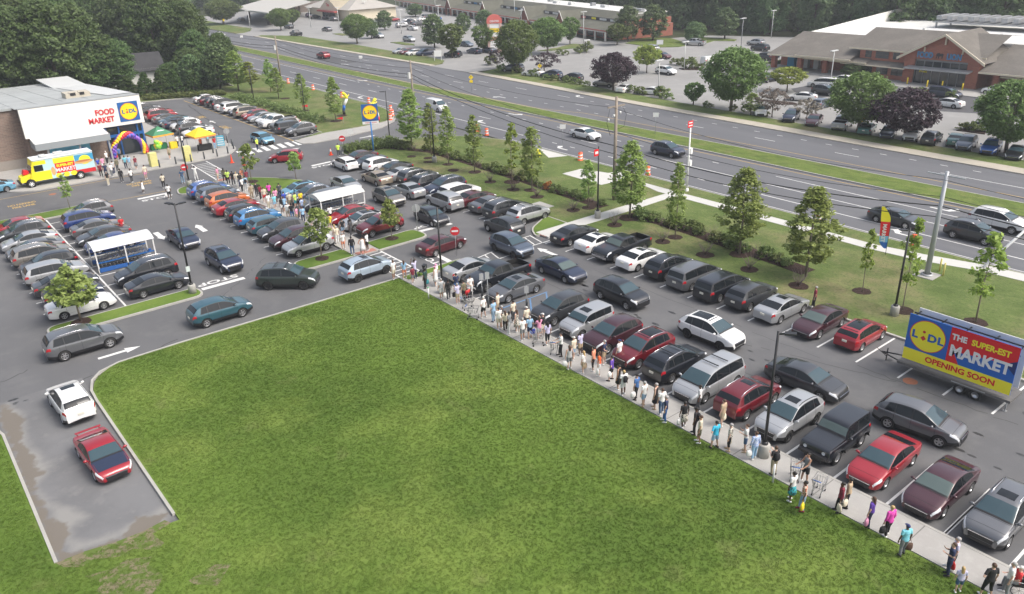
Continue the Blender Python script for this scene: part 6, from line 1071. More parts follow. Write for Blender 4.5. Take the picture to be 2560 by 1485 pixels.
#   L, W, wheelbase, wheel r, belt, tumble, ground clearance, profile[(x,z)] rear -> front, glass x ranges (rear low, rear top, header, cowl), pillars, crown
VT = {
 'sedan': dict(L=4.85, W=1.84, wb=2.80, r=.335, belt=.94, tum=.40, gc=.20, prof=[(-2.42, .55), (-2.40, .92), (-2.30, 1.06), (-1.85, 1.12), (-.98, 1.40), (-.30, 1.465), (.30, 1.42), (1.16, 1.03), (1.40, .97), (2.00, .86), (2.32, .74), (2.42, .50)], rg=(-1.80, -1.0), fg=(.34, 1.17), sg=(-1.5, .98), pil=(-.28,), cr=.05),
 'coupe': dict(L=4.63, W=1.87, wb=2.82, r=.34, belt=.90, tum=.42, gc=.17, prof=[(-2.31, .55), (-2.29, .90), (-2.15, 1.05), (-1.70, 1.05), (-.80, 1.33), (-.25, 1.385), (.25, 1.33), (1.02, .98), (1.25, .93), (1.95, .80), (2.24, .66), (2.31, .45)], rg=(-1.62, -.84), fg=(.28, 1.04), sg=(-1.2, .85), pil=(-.42,), cr=.05),
 'hatch': dict(L=4.35, W=1.78, wb=2.62, r=.33, belt=.93, tum=.36, gc=.20, prof=[(-2.17, .50), (-2.15, .95), (-2.02, 1.12), (-1.70, 1.36), (-1.3, 1.47), (-.2, 1.52), (.35, 1.45), (1.12, 1.04), (1.35, .99), (1.85, .88), (2.10, .74), (2.17, .50)], rg=(-2.04, -1.62), fg=(.38, 1.12), sg=(-1.72, .95), pil=(-.25, -1.15), cr=.05),
 'suv': dict(L=4.55, W=1.88, wb=2.70, r=.365, belt=1.08, tum=.40, gc=.25, prof=[(-2.27, .62), (-2.26, 1.02), (-2.14, 1.22), (-1.78, 1.56), (-1.40, 1.66), (-.5, 1.73), (.25, 1.68), (1.16, 1.20), (1.40, 1.14), (1.98, 1.03), (2.22, .86), (2.27, .58)], rg=(-2.13, -1.74), fg=(.30, 1.17), sg=(-1.66, 1.0), pil=(-.20, -1.10), cr=.05, clad=True, rails=True),
 'lsuv': dict(L=4.90, W=1.96, wb=2.90, r=.385, belt=1.14, tum=.34, gc=.24, prof=[(-2.45, .62), (-2.44, 1.08), (-2.34, 1.28), (-2.06, 1.66), (-1.75, 1.76), (-.4, 1.82), (.38, 1.75), (1.24, 1.27), (1.47, 1.20), (2.10, 1.09), (2.38, .92), (2.45, .60)], rg=(-2.33, -2.05), fg=(.42, 1.25), sg=(-1.98, 1.06), pil=(-.25, -1.25), cr=.05, clad=True, rails=True),
 'box': dict(L=4.15, W=1.80, wb=2.57, r=.34, belt=1.04, tum=.22, gc=.20, prof=[(-2.07, .55), (-2.06, 1.0), (-2.02, 1.22), (-1.94, 1.55), (-1.7, 1.61), (-.2, 1.62), (.50, 1.55), (1.05, 1.12), (1.25, 1.06), (1.80, .96), (2.02, .80), (2.07, .52)], rg=(-2.025, -1.95), fg=(.53, 1.05), sg=(-1.72, .9), pil=(-.15, -1.0), cr=.04),
 'van': dict(L=5.12, W=1.98, wb=3.03, r=.35, belt=1.04, tum=.30, gc=.18, prof=[(-2.56, .55), (-2.54, 1.0), (-2.46, 1.22), (-2.28, 1.66), (-2.0, 1.73), (-.2, 1.76), (.75, 1.66), (1.72, 1.08), (1.90, 1.03), (2.25, .92), (2.50, .74), (2.56, .50)], rg=(-2.47, -2.29), fg=(.78, 1.72), sg=(-2.2, 1.5), pil=(.35, -.85), cr=.05),
 'panelvan': dict(L=4.75, W=1.76, wb=2.92, r=.33, belt=1.12, tum=.16, gc=.18, prof=[(-2.37, .55), (-2.36, 1.0), (-2.34, 1.5), (-2.28, 1.84), (-2.1, 1.88), (.3, 1.88), (.72, 1.78), (1.55, 1.14), (1.75, 1.06), (2.15, .90), (2.33, .72), (2.37, .48)], rg=None, fg=(.75, 1.56), sg=(.15, 1.35), pil=(), cr=.04),
 'jeep': dict(L=4.25, W=1.80, wb=2.42, r=.41, belt=1.10, tum=.13, gc=.34, prof=[(-2.10, .60), (-2.09, 1.15), (-2.06, 1.50), (-2.02, 1.80), (-1.8, 1.84), (-.2, 1.86), (.18, 1.82), (.55, 1.28), (.72, 1.23), (1.85, 1.14), (2.02, 1.08), (2.08, .70)], rg=(-2.07, -2.03), fg=(.20, .56), sg=(-1.85, .34), pil=(-.75,), cr=.02, tap=.05, clad=False, flares=True),
 'pickup': dict(L=5.60, W=2.00, wb=3.55, r=.40, belt=1.18, tum=.30, gc=.30, prof=[(-2.80, .62), (-2.79, 1.22), (-2.75, 1.27), (-.98, 1.28), (-.92, 1.30), (-.78, 1.74), (-.55, 1.82), (.35, 1.83), (.72, 1.76), (1.30, 1.30), (1.50, 1.25), (2.45, 1.16), (2.72, 1.02), (2.80, .62)], rg=(-.915, -.79), fg=(.75, 1.31), sg=(-.70, 1.12), pil=(.22,), cr=.05, bed=True, tap=.10),
}
def chaikin(P, k=2):
    for _ in range(k):
        Q = [P[0]]
        for a, b in zip(P, P[1:]): Q += [(a[0]*.78+b[0]*.22, a[1]*.78+b[1]*.22), (a[0]*.22+b[0]*.78, a[1]*.22+b[1]*.78)]
        P = Q+[P[-1]]
    return P
class Shell:
    def __init__(s, d):
        s.d = d; P = chaikin(d['prof'], 2); Q = []
        for a, b in zip(P, P[1:]):
            l = math.hypot(b[0]-a[0], b[1]-a[1]); n = max(1, int(l/.16))
            Q += [(a[0]+(b[0]-a[0])*i/n, a[1]+(b[1]-a[1])*i/n) for i in range(n)]
        Q.append(P[-1]); s.P = [Q[0]]
        for q in Q[1:]:
            if q[0] > s.P[-1][0]+1e-4: s.P.append(q)
        s.xs = [p[0] for p in s.P]; s.zs = [p[1] for p in s.P]
    def zt(s, x): return float(np.interp(x, s.xs, s.zs))
    def ring(s, x, zt=None):
        d = s.d; L, W = d['L'], d['W']; zt = s.zt(x) if zt is None else zt; hw = W/2
        e = max(0, abs(x)-(L/2-.62))/.62; w = hw*(1-d.get('tap', .27 if x > 0 else .17)*e**2.5-(.02 if x > 0 else .01)*min(1, abs(x)/2)); gc = d['gc']
        zb = gc+(.10*max(0, e)**1.5)
        belt = min(d['belt']+.03*(-x/2), zt-.055); lo = min(zb+.22, (zb+belt)/2)
        cr = d['cr'] if zt-belt > .25 else d['cr']*.8
        wb_ = w*.955 if not d.get('boxy') else w*.98
        yr = max(.3, wb_-.035-d['tum']*max(0, zt-cr-belt-.02)); zr = zt-cr
        if zr < belt+.015: zr = belt+.015
        pts = [(0, zb), (.78*w, zb), (.93*w, zb+.03), (.985*w, lo-.04), (w*1.0, lo+.06), (w*1.0, (lo+belt)/2+.03), (w*.992, belt-.09), (wb_, belt), (wb_-.03, belt+.012), (yr, zr), (yr-.06, zr+cr*.55), (yr*.62, zt-.012), (0, zt)]
        return [Vector((x, y, z)) for y, z in pts]
    def p(s, x, t):   # t float index in the ring (0..12)
        r = s.ring(x); i = min(int(t), 11); return r[i].lerp(r[i+1], t-i)
    def patch(s, b, xs, ts, off=.006, side=1, mi=0, tf=None):
        G = []
        for x in xs:
            row = []
            for t in ts:
                tt = t if tf is None else tf(x, t); q = s.p(x, tt); e = 1e-3
                du = s.p(x+.02, tt)-s.p(x-.02, tt); dv = s.p(x, min(tt+.1, 12))-s.p(x, max(tt-.1, 0)); n = dv.cross(du); n = -n.normalized() if n.length > 1e-9 else Vector((0, 0, 1))
                if n.y < -.05 and tt < 11: n = -n
                if tt >= 9.5 and n.z < 0: n = -n
                q = q+n*off; row.append((q.x, q.y*side, q.z))
            G.append(row)
        b.grid(G, mi, True); return b
def wheel_meshes(r, w=.22, dark=False):
    b = MB(); b.lathe([(r*.62, -w*.42), (r*.90, -w*.5), (r, -w*.36), (r, w*.36), (r*.90, w*.5), (r*.62, w*.42)], 22, axis='y'); ty = b.mesh('tyre', [RUB])
    b = MB(); rr_ = r*.66; b.lathe([(rr_*.98, -w*.44), (rr_, w*.30), (rr_*.94, w*.46), (rr_*.86, w*.40), (rr_*.84, .0)], 20, axis='y')
    b.lathe([(.01, w*.34), (rr_*.24, w*.33), (rr_*.26, w*.2)], 12, axis='y')
    for k in range(5 if r < .37 else 6):
        a = 2*PI*k/(5 if r < .37 else 6); c, s_ = math.cos(a), math.sin(a); q = lambda u, v, y: (u*c-v*s_, y, u*s_+v*c)
        b.hexa([q(rr_*.15, -.045, w*.18), q(rr_*.9, -.03, w*.2), q(rr_*.9, .03, w*.2), q(rr_*.15, .045, w*.18), q(rr_*.15, -.045, w*.33), q(rr_*.9, -.028, w*.40), q(rr_*.9, .028, w*.40), q(rr_*.15, .045, w*.33)])
    b.add([(rr_*.85*math.cos(2*PI*k/16), .0, rr_*.85*math.sin(2*PI*k/16)) for k in range(16)], [tuple(range(15, -1, -1))], 1)
    return ty, b.mesh('rim', [RIM, BLACKP])
BLK = M('wheel_well', (.006, .006, .006), .9); SEAMM = M('panel_gap', (.008, .008, .008), .7)
def build_vehicle(kind):
    d = VT[kind]; s = Shell(d); L, W, wb, r = d['L'], d['W'], d['wb'], d['r']; out = {}
    b = MB(); rings = [s.ring(x, z) for x, z in s.P]; n = len(rings[0]); full = [[tuple(p) for p in R_]+[(p.x, -p.y, p.z) for p in reversed(R_[1:-1])] for R_ in rings]; m = len(full[0])
    V = [p for f in full for p in f]; F = []; MI = []
    for i in range(len(full)-1):
        for k in range(m):
            F.append((i*m+k, i*m+(k+1) % m, (i+1)*m+(k+1) % m, (i+1)*m+k)); kk = k if k < m//2 else m-1-k
            MI.append(2 if (d.get('clad') and kk in (1, 2, 3)) or (kk == 0) else 0)
    for i in (0, len(full)-1):
        c = len(V); V.append((full[i][0][0]+(-.01 if i == 0 else .01), 0, (full[i][0][2]+full[i][m//2][2])/2))
        for k in range(m): F.append((i*m+(k+1) % m, i*m+k, c) if i == 0 else (i*m+k, i*m+(k+1) % m, c)); kk = k if k < m//2 else m-1-k; MI.append(2 if kk < 3 else 0)
    me = mesh_np('body', V, F, [PC['white'], BLK, BLACKP], MI, True)
    bm = bmesh.new(); bm.from_mesh(me); bmesh.ops.recalc_face_normals(bm, faces=bm.faces); bm.to_mesh(me); bm.free()
    cut = MB()
    for x in (-wb/2, wb/2):
        for sy in (-1, 1): cut.lathe([(.001, sy*(W/2-.30)), (r+.055, sy*(W/2-.30)), (r+.055, sy*(W/2+.3)), (.001, sy*(W/2+.3))], 24, 1, axis='y', c=(x, 0, r+.01))
    if d.get('bed'): cut.box(-2.68, -1.06, -W/2+.17, W/2-.17, .78, 1.6, 1)
    cm = cut.mesh('cut', [BLK, BLK]); bm = bmesh.new(); bm.from_mesh(cm); bmesh.ops.remove_doubles(bm, verts=bm.verts, dist=.002); bmesh.ops.recalc_face_normals(bm, faces=bm.faces); bm.to_mesh(cm); bm.free()
    co = bpy.data.objects.new('cut', cm); C.objects.link(co)
    def mods(o): q = o.modifiers.new('b', 'BOOLEAN'); q.operation = 'DIFFERENCE'; q.object = co; q.solver = 'EXACT'; q.material_mode = 'INDEX'
    body = evalmesh(me, mods); bpy.data.objects.remove(co); body.name = kind+'_body'
    body.polygons.foreach_set('use_smooth', np.ones(len(body.polygons), dtype=bool))
    try: body.set_sharp_from_angle(angle=R(32))
    except Exception: pass
    out['body'] = body
    ts = [9.75, 10.3, 11, 12]
    if d['fg']:
        x0, x1 = d['fg']; b = MB(); xs = list(np.linspace(x0+.05, x1-.06, 8)); tt = [9.35, 9.8, 10.4, 11, 12]
        for sd in (1, -1): s.patch(b, xs, tt, .007, sd)
        out['windscreen'] = b.mesh('windscreen', [GLASSM])
    if d['rg']:
        x0, x1 = d['rg']; b = MB(); e = .02*(x1-x0) if x1-x0 < .3 else .05; xs = list(np.linspace(x0+e, x1-e, 7)); tt = [9.5, 9.9, 10.5, 11, 12]
        for sd in (1, -1): s.patch(b, xs, tt, .008, sd)
        out['rear_window'] = b.mesh('rear_window', [GLASSD])
    # side glass between pillars
    x0, x1 = d['sg']; segs = []; cuts = [x0]+sorted(d['pil'])+[x1]
    for a, c in zip(cuts, cuts[1:]): segs.append((a+.035, c-.035))
    slope_r = .22 if d['rg'] and kind not in ('jeep', 'box', 'van') else .05
    def shear(x, t): return t
    sw = []
    for i, (a, c) in enumerate(segs):
        b = MB(); G = []
        for u in np.linspace(0, 1, 7):
            row = []
            for v in (.10, .5, .90):
                aa = a+(slope_r*v*.8 if i == 0 else -.03*v+.015); x = aa+(c-aa)*u; q = s.p(x, 8+v)
                if i == len(segs)-1:   # the front light follows the windscreen pillar
                    lim = np.interp(s.ring(x)[8].z+(s.ring(x)[9].z-s.ring(x)[8].z)*v, [0, 9], [0, 9])
                row.append((q.x, q.y+.008, q.z+.002))
            G.append(row)
        b.grid(G); sw.append(b)
    out['side'] = []
    bs = MB()
    for sd in (1, -1):
        G = []
        for u in np.linspace(0, 1, 22):
            row = []
            for v in (.03, .5, .97):
                aa = segs[0][0]-.05+(slope_r*v*.8); x = aa+(segs[-1][1]+.06-aa)*u; q = s.p(x, 8+v); row.append((q.x, (q.y+.004)*sd, q.z+.001))
            G.append(row)
        bs.grid(G)
    if d['fg']:
        for sd in (1, -1): s.patch(bs, [d['fg'][1]-.07, d['fg'][1]-.02, d['fg'][1]+.04], [9.2, 9.8, 10.5, 11.2, 12], .005, sd)
    out['surround'] = bs.mesh('window_surround', [BLACKP])
    for b in sw:
        for sd in (1, -1):
            q = MB(); q.v = [(x, y*sd, z) for x, y, z in b.v]; q.f = list(b.f); q.mi = list(b.mi); q.sm = list(b.sm); out['side'].append(q.mesh('side_window', [GLASSD]))
    # lamps
    def lamp(x0, x1, t0, t1, nm, m, nx=5):
        o = []
        for sd in (1, -1): b = MB(); s.patch(b, list(np.linspace(x0, x1, nx)), list(np.linspace(t0, t1, 4)), .009, sd); o.append(b.mesh(nm, [m]))
        return o
    out['head'] = lamp(L/2-.50, L/2-.045, 6.05, 8.6 if kind not in ('pickup', 'lsuv') else 8.0, 'headlight', HEADL, 7); out['tail'] = lamp(-L/2+.03, -L/2+.30, 5.5, 6.95, 'taillight', TAILL)
    if kind == 'jeep':
        out['head'] = []
        for sd in (1, -1): b = MB(); b.lathe([(.001, 0), (.09, -.01), (.10, -.03)], 14, axis='y'); q = MB(); q.add([(L/2-.055-y, .52*sd+x, z+.90) for x, y, z in b.v], b.f, 0, True); out['head'].append(q.mesh('headlight', [HEADL]))
    zf = s.zt(L/2-.05)
    b = MB(); x = L/2
    gz0, gz1 = (zf-.27, zf-.03) if kind not in ('pickup', 'lsuv', 'jeep') else (zf-.42, zf-.06); gw = W*.29 if kind != 'pickup' else W*.33
    b.hexa([(x-.05, -gw, gz0), (x+.022, -gw*.9, gz0), (x+.022, gw*.9, gz0), (x-.05, gw, gz0), (x-.08, -gw*1.05, gz1), (x+.016, -gw, gz1), (x+.016, gw, gz1), (x-.08, gw*1.05, gz1)])
    b.hexa([(x-.05, -W*.30, d['gc']+.10), (x+.018, -W*.28, d['gc']+.10), (x+.018, W*.28, d['gc']+.10), (x-.05, W*.30, d['gc']+.10), (x-.05, -W*.28, d['gc']+.24), (x+.018, -W*.26, d['gc']+.24), (x+.018, W*.26, d['gc']+.24), (x-.05, W*.28, d['gc']+.24)])
    out['grille'] = b.mesh('grille', [BLACKP])
    b = MB(); b.box(x+.010, x+.028, -gw, gw, gz1-.02, gz1+.012); 
    if kind in ('pickup', 'lsuv'): 
        for k in range(3): b.box(x+.015, x+.03, -gw*.92, gw*.92, gz0+.05+k*.1, gz0+.075+k*.1)
    out['grille_bar'] = b.mesh('grille_bar', [CHROME])
    b = MB(); b.box(-L/2-.03, -L/2+.02, -.16, .16, .74, .88); out['plate'] = b.mesh('number_plate', [PLATE])
    if kind in ('pickup',):
        b = MB(); b.box(-L/2-.10, -L/2+.05, -W*.42, W*.42, .52, .68); out['bumper'] = b.mesh('rear_bumper', [CHROME]); b = MB(); b.box(L/2-.12, L/2+.07, -W*.43, W*.43, .50, .68); out['bumper2'] = b.mesh('front_bumper', [CHROME])
    if kind == 'jeep':
        b = MB(); b.box(L/2-.05, L/2+.16, -.78, .78, .60, .76); out['bumper2'] = b.mesh('front_bumper', [BLACKP]); b = MB(); b.lathe([(.001, .0), (.36, .0), (.40, .05), (.36, .20), (.001, .2)], 20, axis='y'); q = MB(); q.add([(-L/2-.02-y, x, z+1.05) for x, y, z in b.v], b.f, 0, True); out['spare'] = q.mesh('spare_wheel', [RUB])
        b = MB()
        for x in (-wb/2, wb/2):
            for sd in (-1, 1):
                G = []
                for k in range(9): a = PI*(.02+.96*k/8); G.append([(x+(r+.10)*math.cos(a)*1.1, sd*(W/2-.08), r+.06+(r+.10)*math.sin(a)*.93), (x+(r+.10)*math.cos(a)*1.1, sd*(W/2+.10), r+.04+(r+.10)*math.sin(a)*.93)])
                b.grid(G)
        out['flares'] = b.mesh('fender_flares', [BLACKP])
    # mirrors
    xm = (d['fg'] or (0, 1))[1]-.28; zm = d['belt']+.10; ym = W/2
    mm = []
    for sd in (1, -1): b = MB(); b.ball((xm, sd*(ym+.07), zm), .1, 8, 0, (.7, 1.15, .75)); b.box(xm-.03, xm+.03, min(sd*(ym-.1), sd*(ym+.02)), max(sd*(ym-.1), sd*(ym+.02)), zm-.07, zm-.03); mm.append(b.mesh('mirror', [PC['white']]))
    out['mirror'] = mm
    # rails
    if d.get('rails'):
        out['rails'] = []
        for sd in (1, -1):
            b = MB(); xa, xb = d['sg'][0]+.05, d['fg'][0]-.15; P = [(x, (s.p(x, 9.9).y-.02)*sd, s.p(x, 9.9).z+.045) for x in np.linspace(xa, xb, 6)]; P[0] = (P[0][0], P[0][1], P[0][2]-.05); P[-1] = (P[-1][0], P[-1][1], P[-1][2]-.05); b.tube(P, .02, 6); out['rails'].append(b.mesh('roof_rail', [CHROME]))
    # panel gaps: door edges, handles, sill line
    b = MB()
    for x in [d['fg'][1]-.12]+[p+.0 for p in d['pil']]+([d['sg'][0]+.35] if kind not in ('panelvan', 'pickup') else []):
        if any(abs(abs(x)-wb/2) < .15 for _ in (0,)) : x = x+(.2 if x < 0 else -.12)
        for sd in (1, -1): s.patch(b, [x-.006, x+.006], [3.4, 4, 5, 6, 7, 7.9], .004, sd)
    for sd in (1, -1): s.patch(b, list(np.linspace(-wb/2+r+.1, wb/2-r-.1, 4)), [3.9, 3.96], .005, sd)
    out['gaps'] = b.mesh('panel_gaps', [SEAMM])
    b = MB()
    for sd in (1, -1):
        s.patch(b, list(np.linspace(d['fg'][1]+.10, L/2-.40, 5)), [9.0, 9.12], .004, sd)
    s.patch(b, [d['fg'][1]+.08, d['fg'][1]+.095], [9.0, 10, 11, 12], .004, 1); s.patch(b, [d['fg'][1]+.08, d['fg'][1]+.095], [9.0, 10, 11, 12], .004, -1)
    s.patch(b, [L/2-.42, L/2-.405], [9.0, 10, 11, 12], .004, 1); s.patch(b, [L/2-.42, L/2-.405], [9.0, 10, 11, 12], .004, -1); out['bonnet_gap'] = b.mesh('bonnet_gap', [SEAMM])
    b = MB(); xa = d['fg'][0]-.20; 
    for sd in (1, -1): s.patch(b, list(np.linspace(xa-.55, xa, 4)), [11.05, 11.5, 12], .006, sd)
    out['sunroof'] = b.mesh('sunroof', [GLASSD]); b = MB()
    for sd in (1, -1): s.patch(b, list(np.linspace(d['rg'][1]+.08 if d['rg'] else -1, xa, 6)), [10.6, 11, 12], .006, sd)
    out['panoroof'] = b.mesh('glass_roof', [GLASSD])
    out['wheels'] = wheel_meshes(r); out['d'] = d; return out
VM = {k: build_vehicle(k) for k in VT}
def vehicle(kind, x, y, rz, col, label, name='parked_car', cat='car', group=None, full=True, opts=(), sc=1.0, rim=None, glass=None, roofcol=None):
    v = VM[kind]; d = v['d']; m = PC[col] if isinstance(col, str) else col
    t = root(name, label, cat, (x, y, .005), rz, group, sc)
    bd = link('body', v['body'], t, mat=m)
    link('windscreen', v['windscreen'], t, mat=glass or None)
    if 'rear_window' in v: link('rear_window', v['rear_window'], t)
    for w in v['side']: link('side_window', w, t)
    if full: link('window_surround', v['surround'], t)
    if full:
        for w in v['head']: link('headlight', w, t)
    for w in v['tail']: link('taillight', w, t)
    if full:
        link('grille', v['grille'], t); link('grille_bar', v['grille_bar'], t); link('number_plate', v['plate'], t)
        link('panel_gaps', v['gaps'], t); link('bonnet_gap', v['bonnet_gap'], t)
        for w in v['mirror']: link('mirror', w, t, mat=m)
        for k, nm in (('bumper', 'rear_bumper'), ('bumper2', 'front_bumper'), ('spare', 'spare_wheel'), ('flares', 'fender_flares')):
            if k in v: link(nm, v[k], t)
        if 'rails' in v and 'norail' not in opts:
            for w in v['rails']: link('roof_rail', w, t, mat=BLACKP if 'blackrail' in opts else None)
        if 'sun' in opts: link('sunroof', v['sunroof'], t)
        if 'pano' in opts: link('glass_roof', v['panoroof'], t)
        if 'spoiler' in opts:
            b = MB(); L = d['L']; zz = Shell(d).zt(-L/2+.3); b.hexa([(-L/2+.02, -.68, zz+.05), (-L/2+.17, -.66, zz+.04), (-L/2+.17, .66, zz+.04), (-L/2+.02, .68, zz+.05), (-L/2+.02, -.68, zz+.08), (-L/2+.17, -.66, zz+.06), (-L/2+.17, .66, zz+.06), (-L/2+.02, .68, zz+.08)]); b.box(-L/2+.06, -L/2+.11, -.6, -.55, zz-.08, zz+.05); b.box(-L/2+.06, -L/2+.11, .55, .6, zz-.08, zz+.05); b.build('spoiler', m, t)
        if 'rack' in opts:
            for xx in (-.9, .0): b = MB(); b.box(xx-.03, xx+.03, -.62, .62, d['prof'][5][1]+.05, d['prof'][5][1]+.09); b.build('roof_bar', BLACKP, t)
        if 'hood' in opts:
            b = MB(); s = Shell(d)
            for sd in (1, -1): s.patch(b, list(np.linspace(d['fg'][1]+.04, d['L']/2-.36, 7)), [9.1, 9.6, 10.4, 11, 12], .006, sd)
            b.build('bonnet', PC['navy'], t)['label'] = 'dark carbon coloured bonnet'
    elif 'rails' in v and 'norail' not in opts: pass
    ty, ri = v['wheels']
    for xx in (-d['wb']/2, d['wb']/2):
        for sd in (1, -1):
            w = link('wheel', ty, t, (xx, sd*(d['W']/2-.125), d['r']), None, (0, 0, 0 if sd > 0 else PI)); link('rim', ri, w, mat=rim)
    return t
VPOS, VNEG, UPOS, UNEG = 0, PI, PI/2, -PI/2
NAMES = {'sedan': ('sedan', 'car'), 'coupe': ('coupe', 'car'), 'hatch': ('hatchback', 'car'), 'suv': ('crossover', 'car'), 'lsuv': ('SUV', 'car'), 'box': ('boxy hatchback', 'car'), 'van': ('minivan', 'minivan'), 'panelvan': ('panel van', 'van'), 'jeep': ('open top four wheel drive', 'car'), 'pickup': ('pickup truck', 'pickup truck')}
KN = {'sedan': 'sedan', 'coupe': 'coupe', 'hatch': 'hatchback', 'suv': 'crossover', 'lsuv': 'SUV', 'box': 'hatchback', 'van': 'minivan', 'pickup': 'pickup', 'jeep': 'offroader', 'panelvan': 'van'}
CARLIST = []
def row(rowname, group, x, items, full=True):
    """items: (y, kind, colour, heading, opts) ordered along the row; the label names both neighbours"""
    nm = [i[2]+' '+KN[i[1]] for i in items]
    for i, it in enumerate(items):
        y, kind, col, hd = it[:4]; op = it[4] if len(it) > 4 else (); xx = x+(it[5] if len(it) > 5 else 0)
        if i == 0: l = f"{nm[i]} at near end of {rowname}, next to {nm[1]}"
        elif i == len(items)-1: l = f"{nm[i]} at far end of {rowname}, next to {nm[i-1]}"
        else: l = f"{nm[i]} in {rowname} between {nm[i-1]} and {nm[i+1]}"
        rj = random.Random(int(y*10)); t = vehicle(kind, xx+rj.uniform(-.12, .12), y+rj.uniform(-.06, .06), hd+rj.uniform(-.015, .015), col, l, 'parked_'+('car' if kind not in ('pickup', 'van') else {'pickup': 'pickup', 'van': 'minivan'}[kind]), NAMES[kind][1], group, full, op,
                    rim=RIMD if ('dr' in op) else None, glass=GLASSL if 'gl' in op else None); CARLIST.append((xx, y, nm[i]))
V, N_ = VPOS, VNEG
row('queue row', 'cars parked along the sidewalk queue', 35.55, [(8.9, 'suv', 'grey', N_, ('sun',)), (11.7, 'sedan', 'plum', N_, ('gl',)), (14.5, 'sedan', 'red', N_, (), -.1), (17.2, 'jeep', 'black', N_, ('gl',), -.1), (20.0, 'suv', 'silver', N_, ('sun', 'blackrail', 'dr')), (22.7, 'suv', 'dark red', V, ('sun',)), (25.5, 'van', 'silver', N_, ('rack',)), (28.2, 'suv', 'black', V, ('rack',)),
    (30.9, 'suv', 'dark red', N_, ('pano',)), (33.6, 'suv', 'plum', N_, ('norail',)), (36.4, 'box', 'silver', N_, ('sun',)), (39.1, 'suv', 'dark grey', N_, ('norail',), .1), (44.5, 'sedan', 'grey', N_, ('sun',), .25), (47.3, 'pickup', 'black', N_, (), .75), (50.1, 'sedan', 'silver', V, (), .1)])
row('roadside row', 'cars parked along the verge', 47.75, [(22.6, 'hatch', 'red', V, ('pano',), .2), (25.5, 'sedan', 'plum', N_, ('gl',)), (28.6, 'sedan', 'silver', V, ('sun',)), (31.2, 'suv', 'dark grey', V, ('norail',)), (33.8, 'van', 'black', V, ()), (36.5, 'van', 'grey', V, ()), (39.2, 'suv', 'black', V, ()), (42.0, 'sedan', 'white', V, ('sun',)), (44.8, 'pickup', 'black', N_, ('gl',), .4), (47.5, 'coupe', 'white', V, ('sun',)), (50.3, 'sedan', 'black', V, ())])
row('upper roadside row', 'cars parked along the upper verge', 47.75, [(57.6, 'suv', 'silver', V, ('rack',), .5), (60.3, 'lsuv', 'dark grey', V, ()), (63.0, 'sedan', 'grey', V, ()), (65.7, 'sedan', 'maroon', V, ()), (68.4, 'lsuv', 'white', V, ('norail',)), (71.2, 'lsuv', 'navy', N_, ()), (74.0, 'lsuv', 'black', V, ()), (76.7, 'lsuv', 'dark grey', V, ()), (79.5, 'sedan', 'silver', V, ()), (82.2, 'sedan', 'black', N_, ()), (85.0, 'suv', 'white', V, ('norail',)), (87.7, 'coupe', 'black', N_, ()), (90.4, 'sedan', 'plum', N_, ())])
row('middle block', 'cars parked on the left of the crowd', 28.0, [(64.7, 'suv', 'silver', N_, ('pano',)), (67.4, 'suv', 'plum', N_, ('norail',)), (70.2, 'suv', 'dark grey', N_, ('norail',)), (72.9, 'hatch', 'teal', V, ()), (75.7, 'suv', 'bright blue', V, ('rack',)), (78.4, 'hatch', 'black', V, ()), (81.2, 'sedan', 'red', V, ()), (83.9, 'suv', 'orange', V, ('norail',)), (86.7, 'suv', 'blue grey', V, ('norail',)), (89.4, 'suv', 'blue', V, ())])
row('corral row', 'cars parked on the right of the crowd', 35.5, [(64.9, 'suv', 'dark red', N_, (), .2), (67.6, 'sedan', 'silver', N_, ('pano',)), (70.3, 'sedan', 'red', N_, ()), (76.4, 'van', 'grey', N_, ()), (79.2, 'suv', 'blue grey', N_, ()), (82.0, 'hatch', 'light blue', N_, ('pano',))])
row('inner left row', 'cars in the right row of the left block', 14.9, [(65.0, 'sedan', 'black', V, ()), (68.1, 'lsuv', 'black', N_, ()), (78.4, 'sedan', 'royal blue', N_, ()), (81.2, 'sedan', 'dark grey', N_, ()), (84.2, 'sedan', 'grey', V, ()), (87.1, 'lsuv', 'royal blue', V, ('norail',)), (90.2, 'suv', 'grey', N_, (), .6)])
row('outer left row', 'cars in the left row of the left block', 9.1, [(64.9, 'sedan', 'white', V, ()), (67.7, 'hatch', 'navy', V, ()), (70.5, 'sedan', 'dark grey', V, ()), (73.3, 'lsuv', 'silver', V, ('norail',)), (76.1, 'suv', 'black', N_, ('norail',)), (78.9, 'lsuv', 'beige', V, ()), (81.7, 'sedan', 'grey', N_, ()), (84.6, 'sedan', 'silver', N_, ()), (87.4, 'suv', 'dark grey', N_, ()), (90.3, 'sedan', 'red', N_, ())])
row('top right row', 'cars in the top road side row', 49.7, [(111.4, 'suv', 'grey', N_, ()), (114.2, 'van', 'dark grey', V, ()), (116.9, 'suv', 'beige', N_, ('norail',)), (119.7, 'pickup', 'white', N_, ()), (122.6, 'hatch', 'white', N_, ()), (125.3, 'sedan', 'silver', N_, ()), (128.1, 'hatch', 'red', N_, ()), (130.8, 'lsuv', 'champagne', V, ('norail',)), (133.5, 'sedan', 'navy', N_, ()), (136.3, 'lsuv', 'white', V, ('norail',)), (139.1, 'sedan', 'white', V, ()), (141.8, 'lsuv', 'black', V, ()), (144.5, 'suv', 'dark grey', V, ()), (147.3, 'sedan', 'maroon', V, ()), (150.1, 'sedan', 'white', V, ())], True)
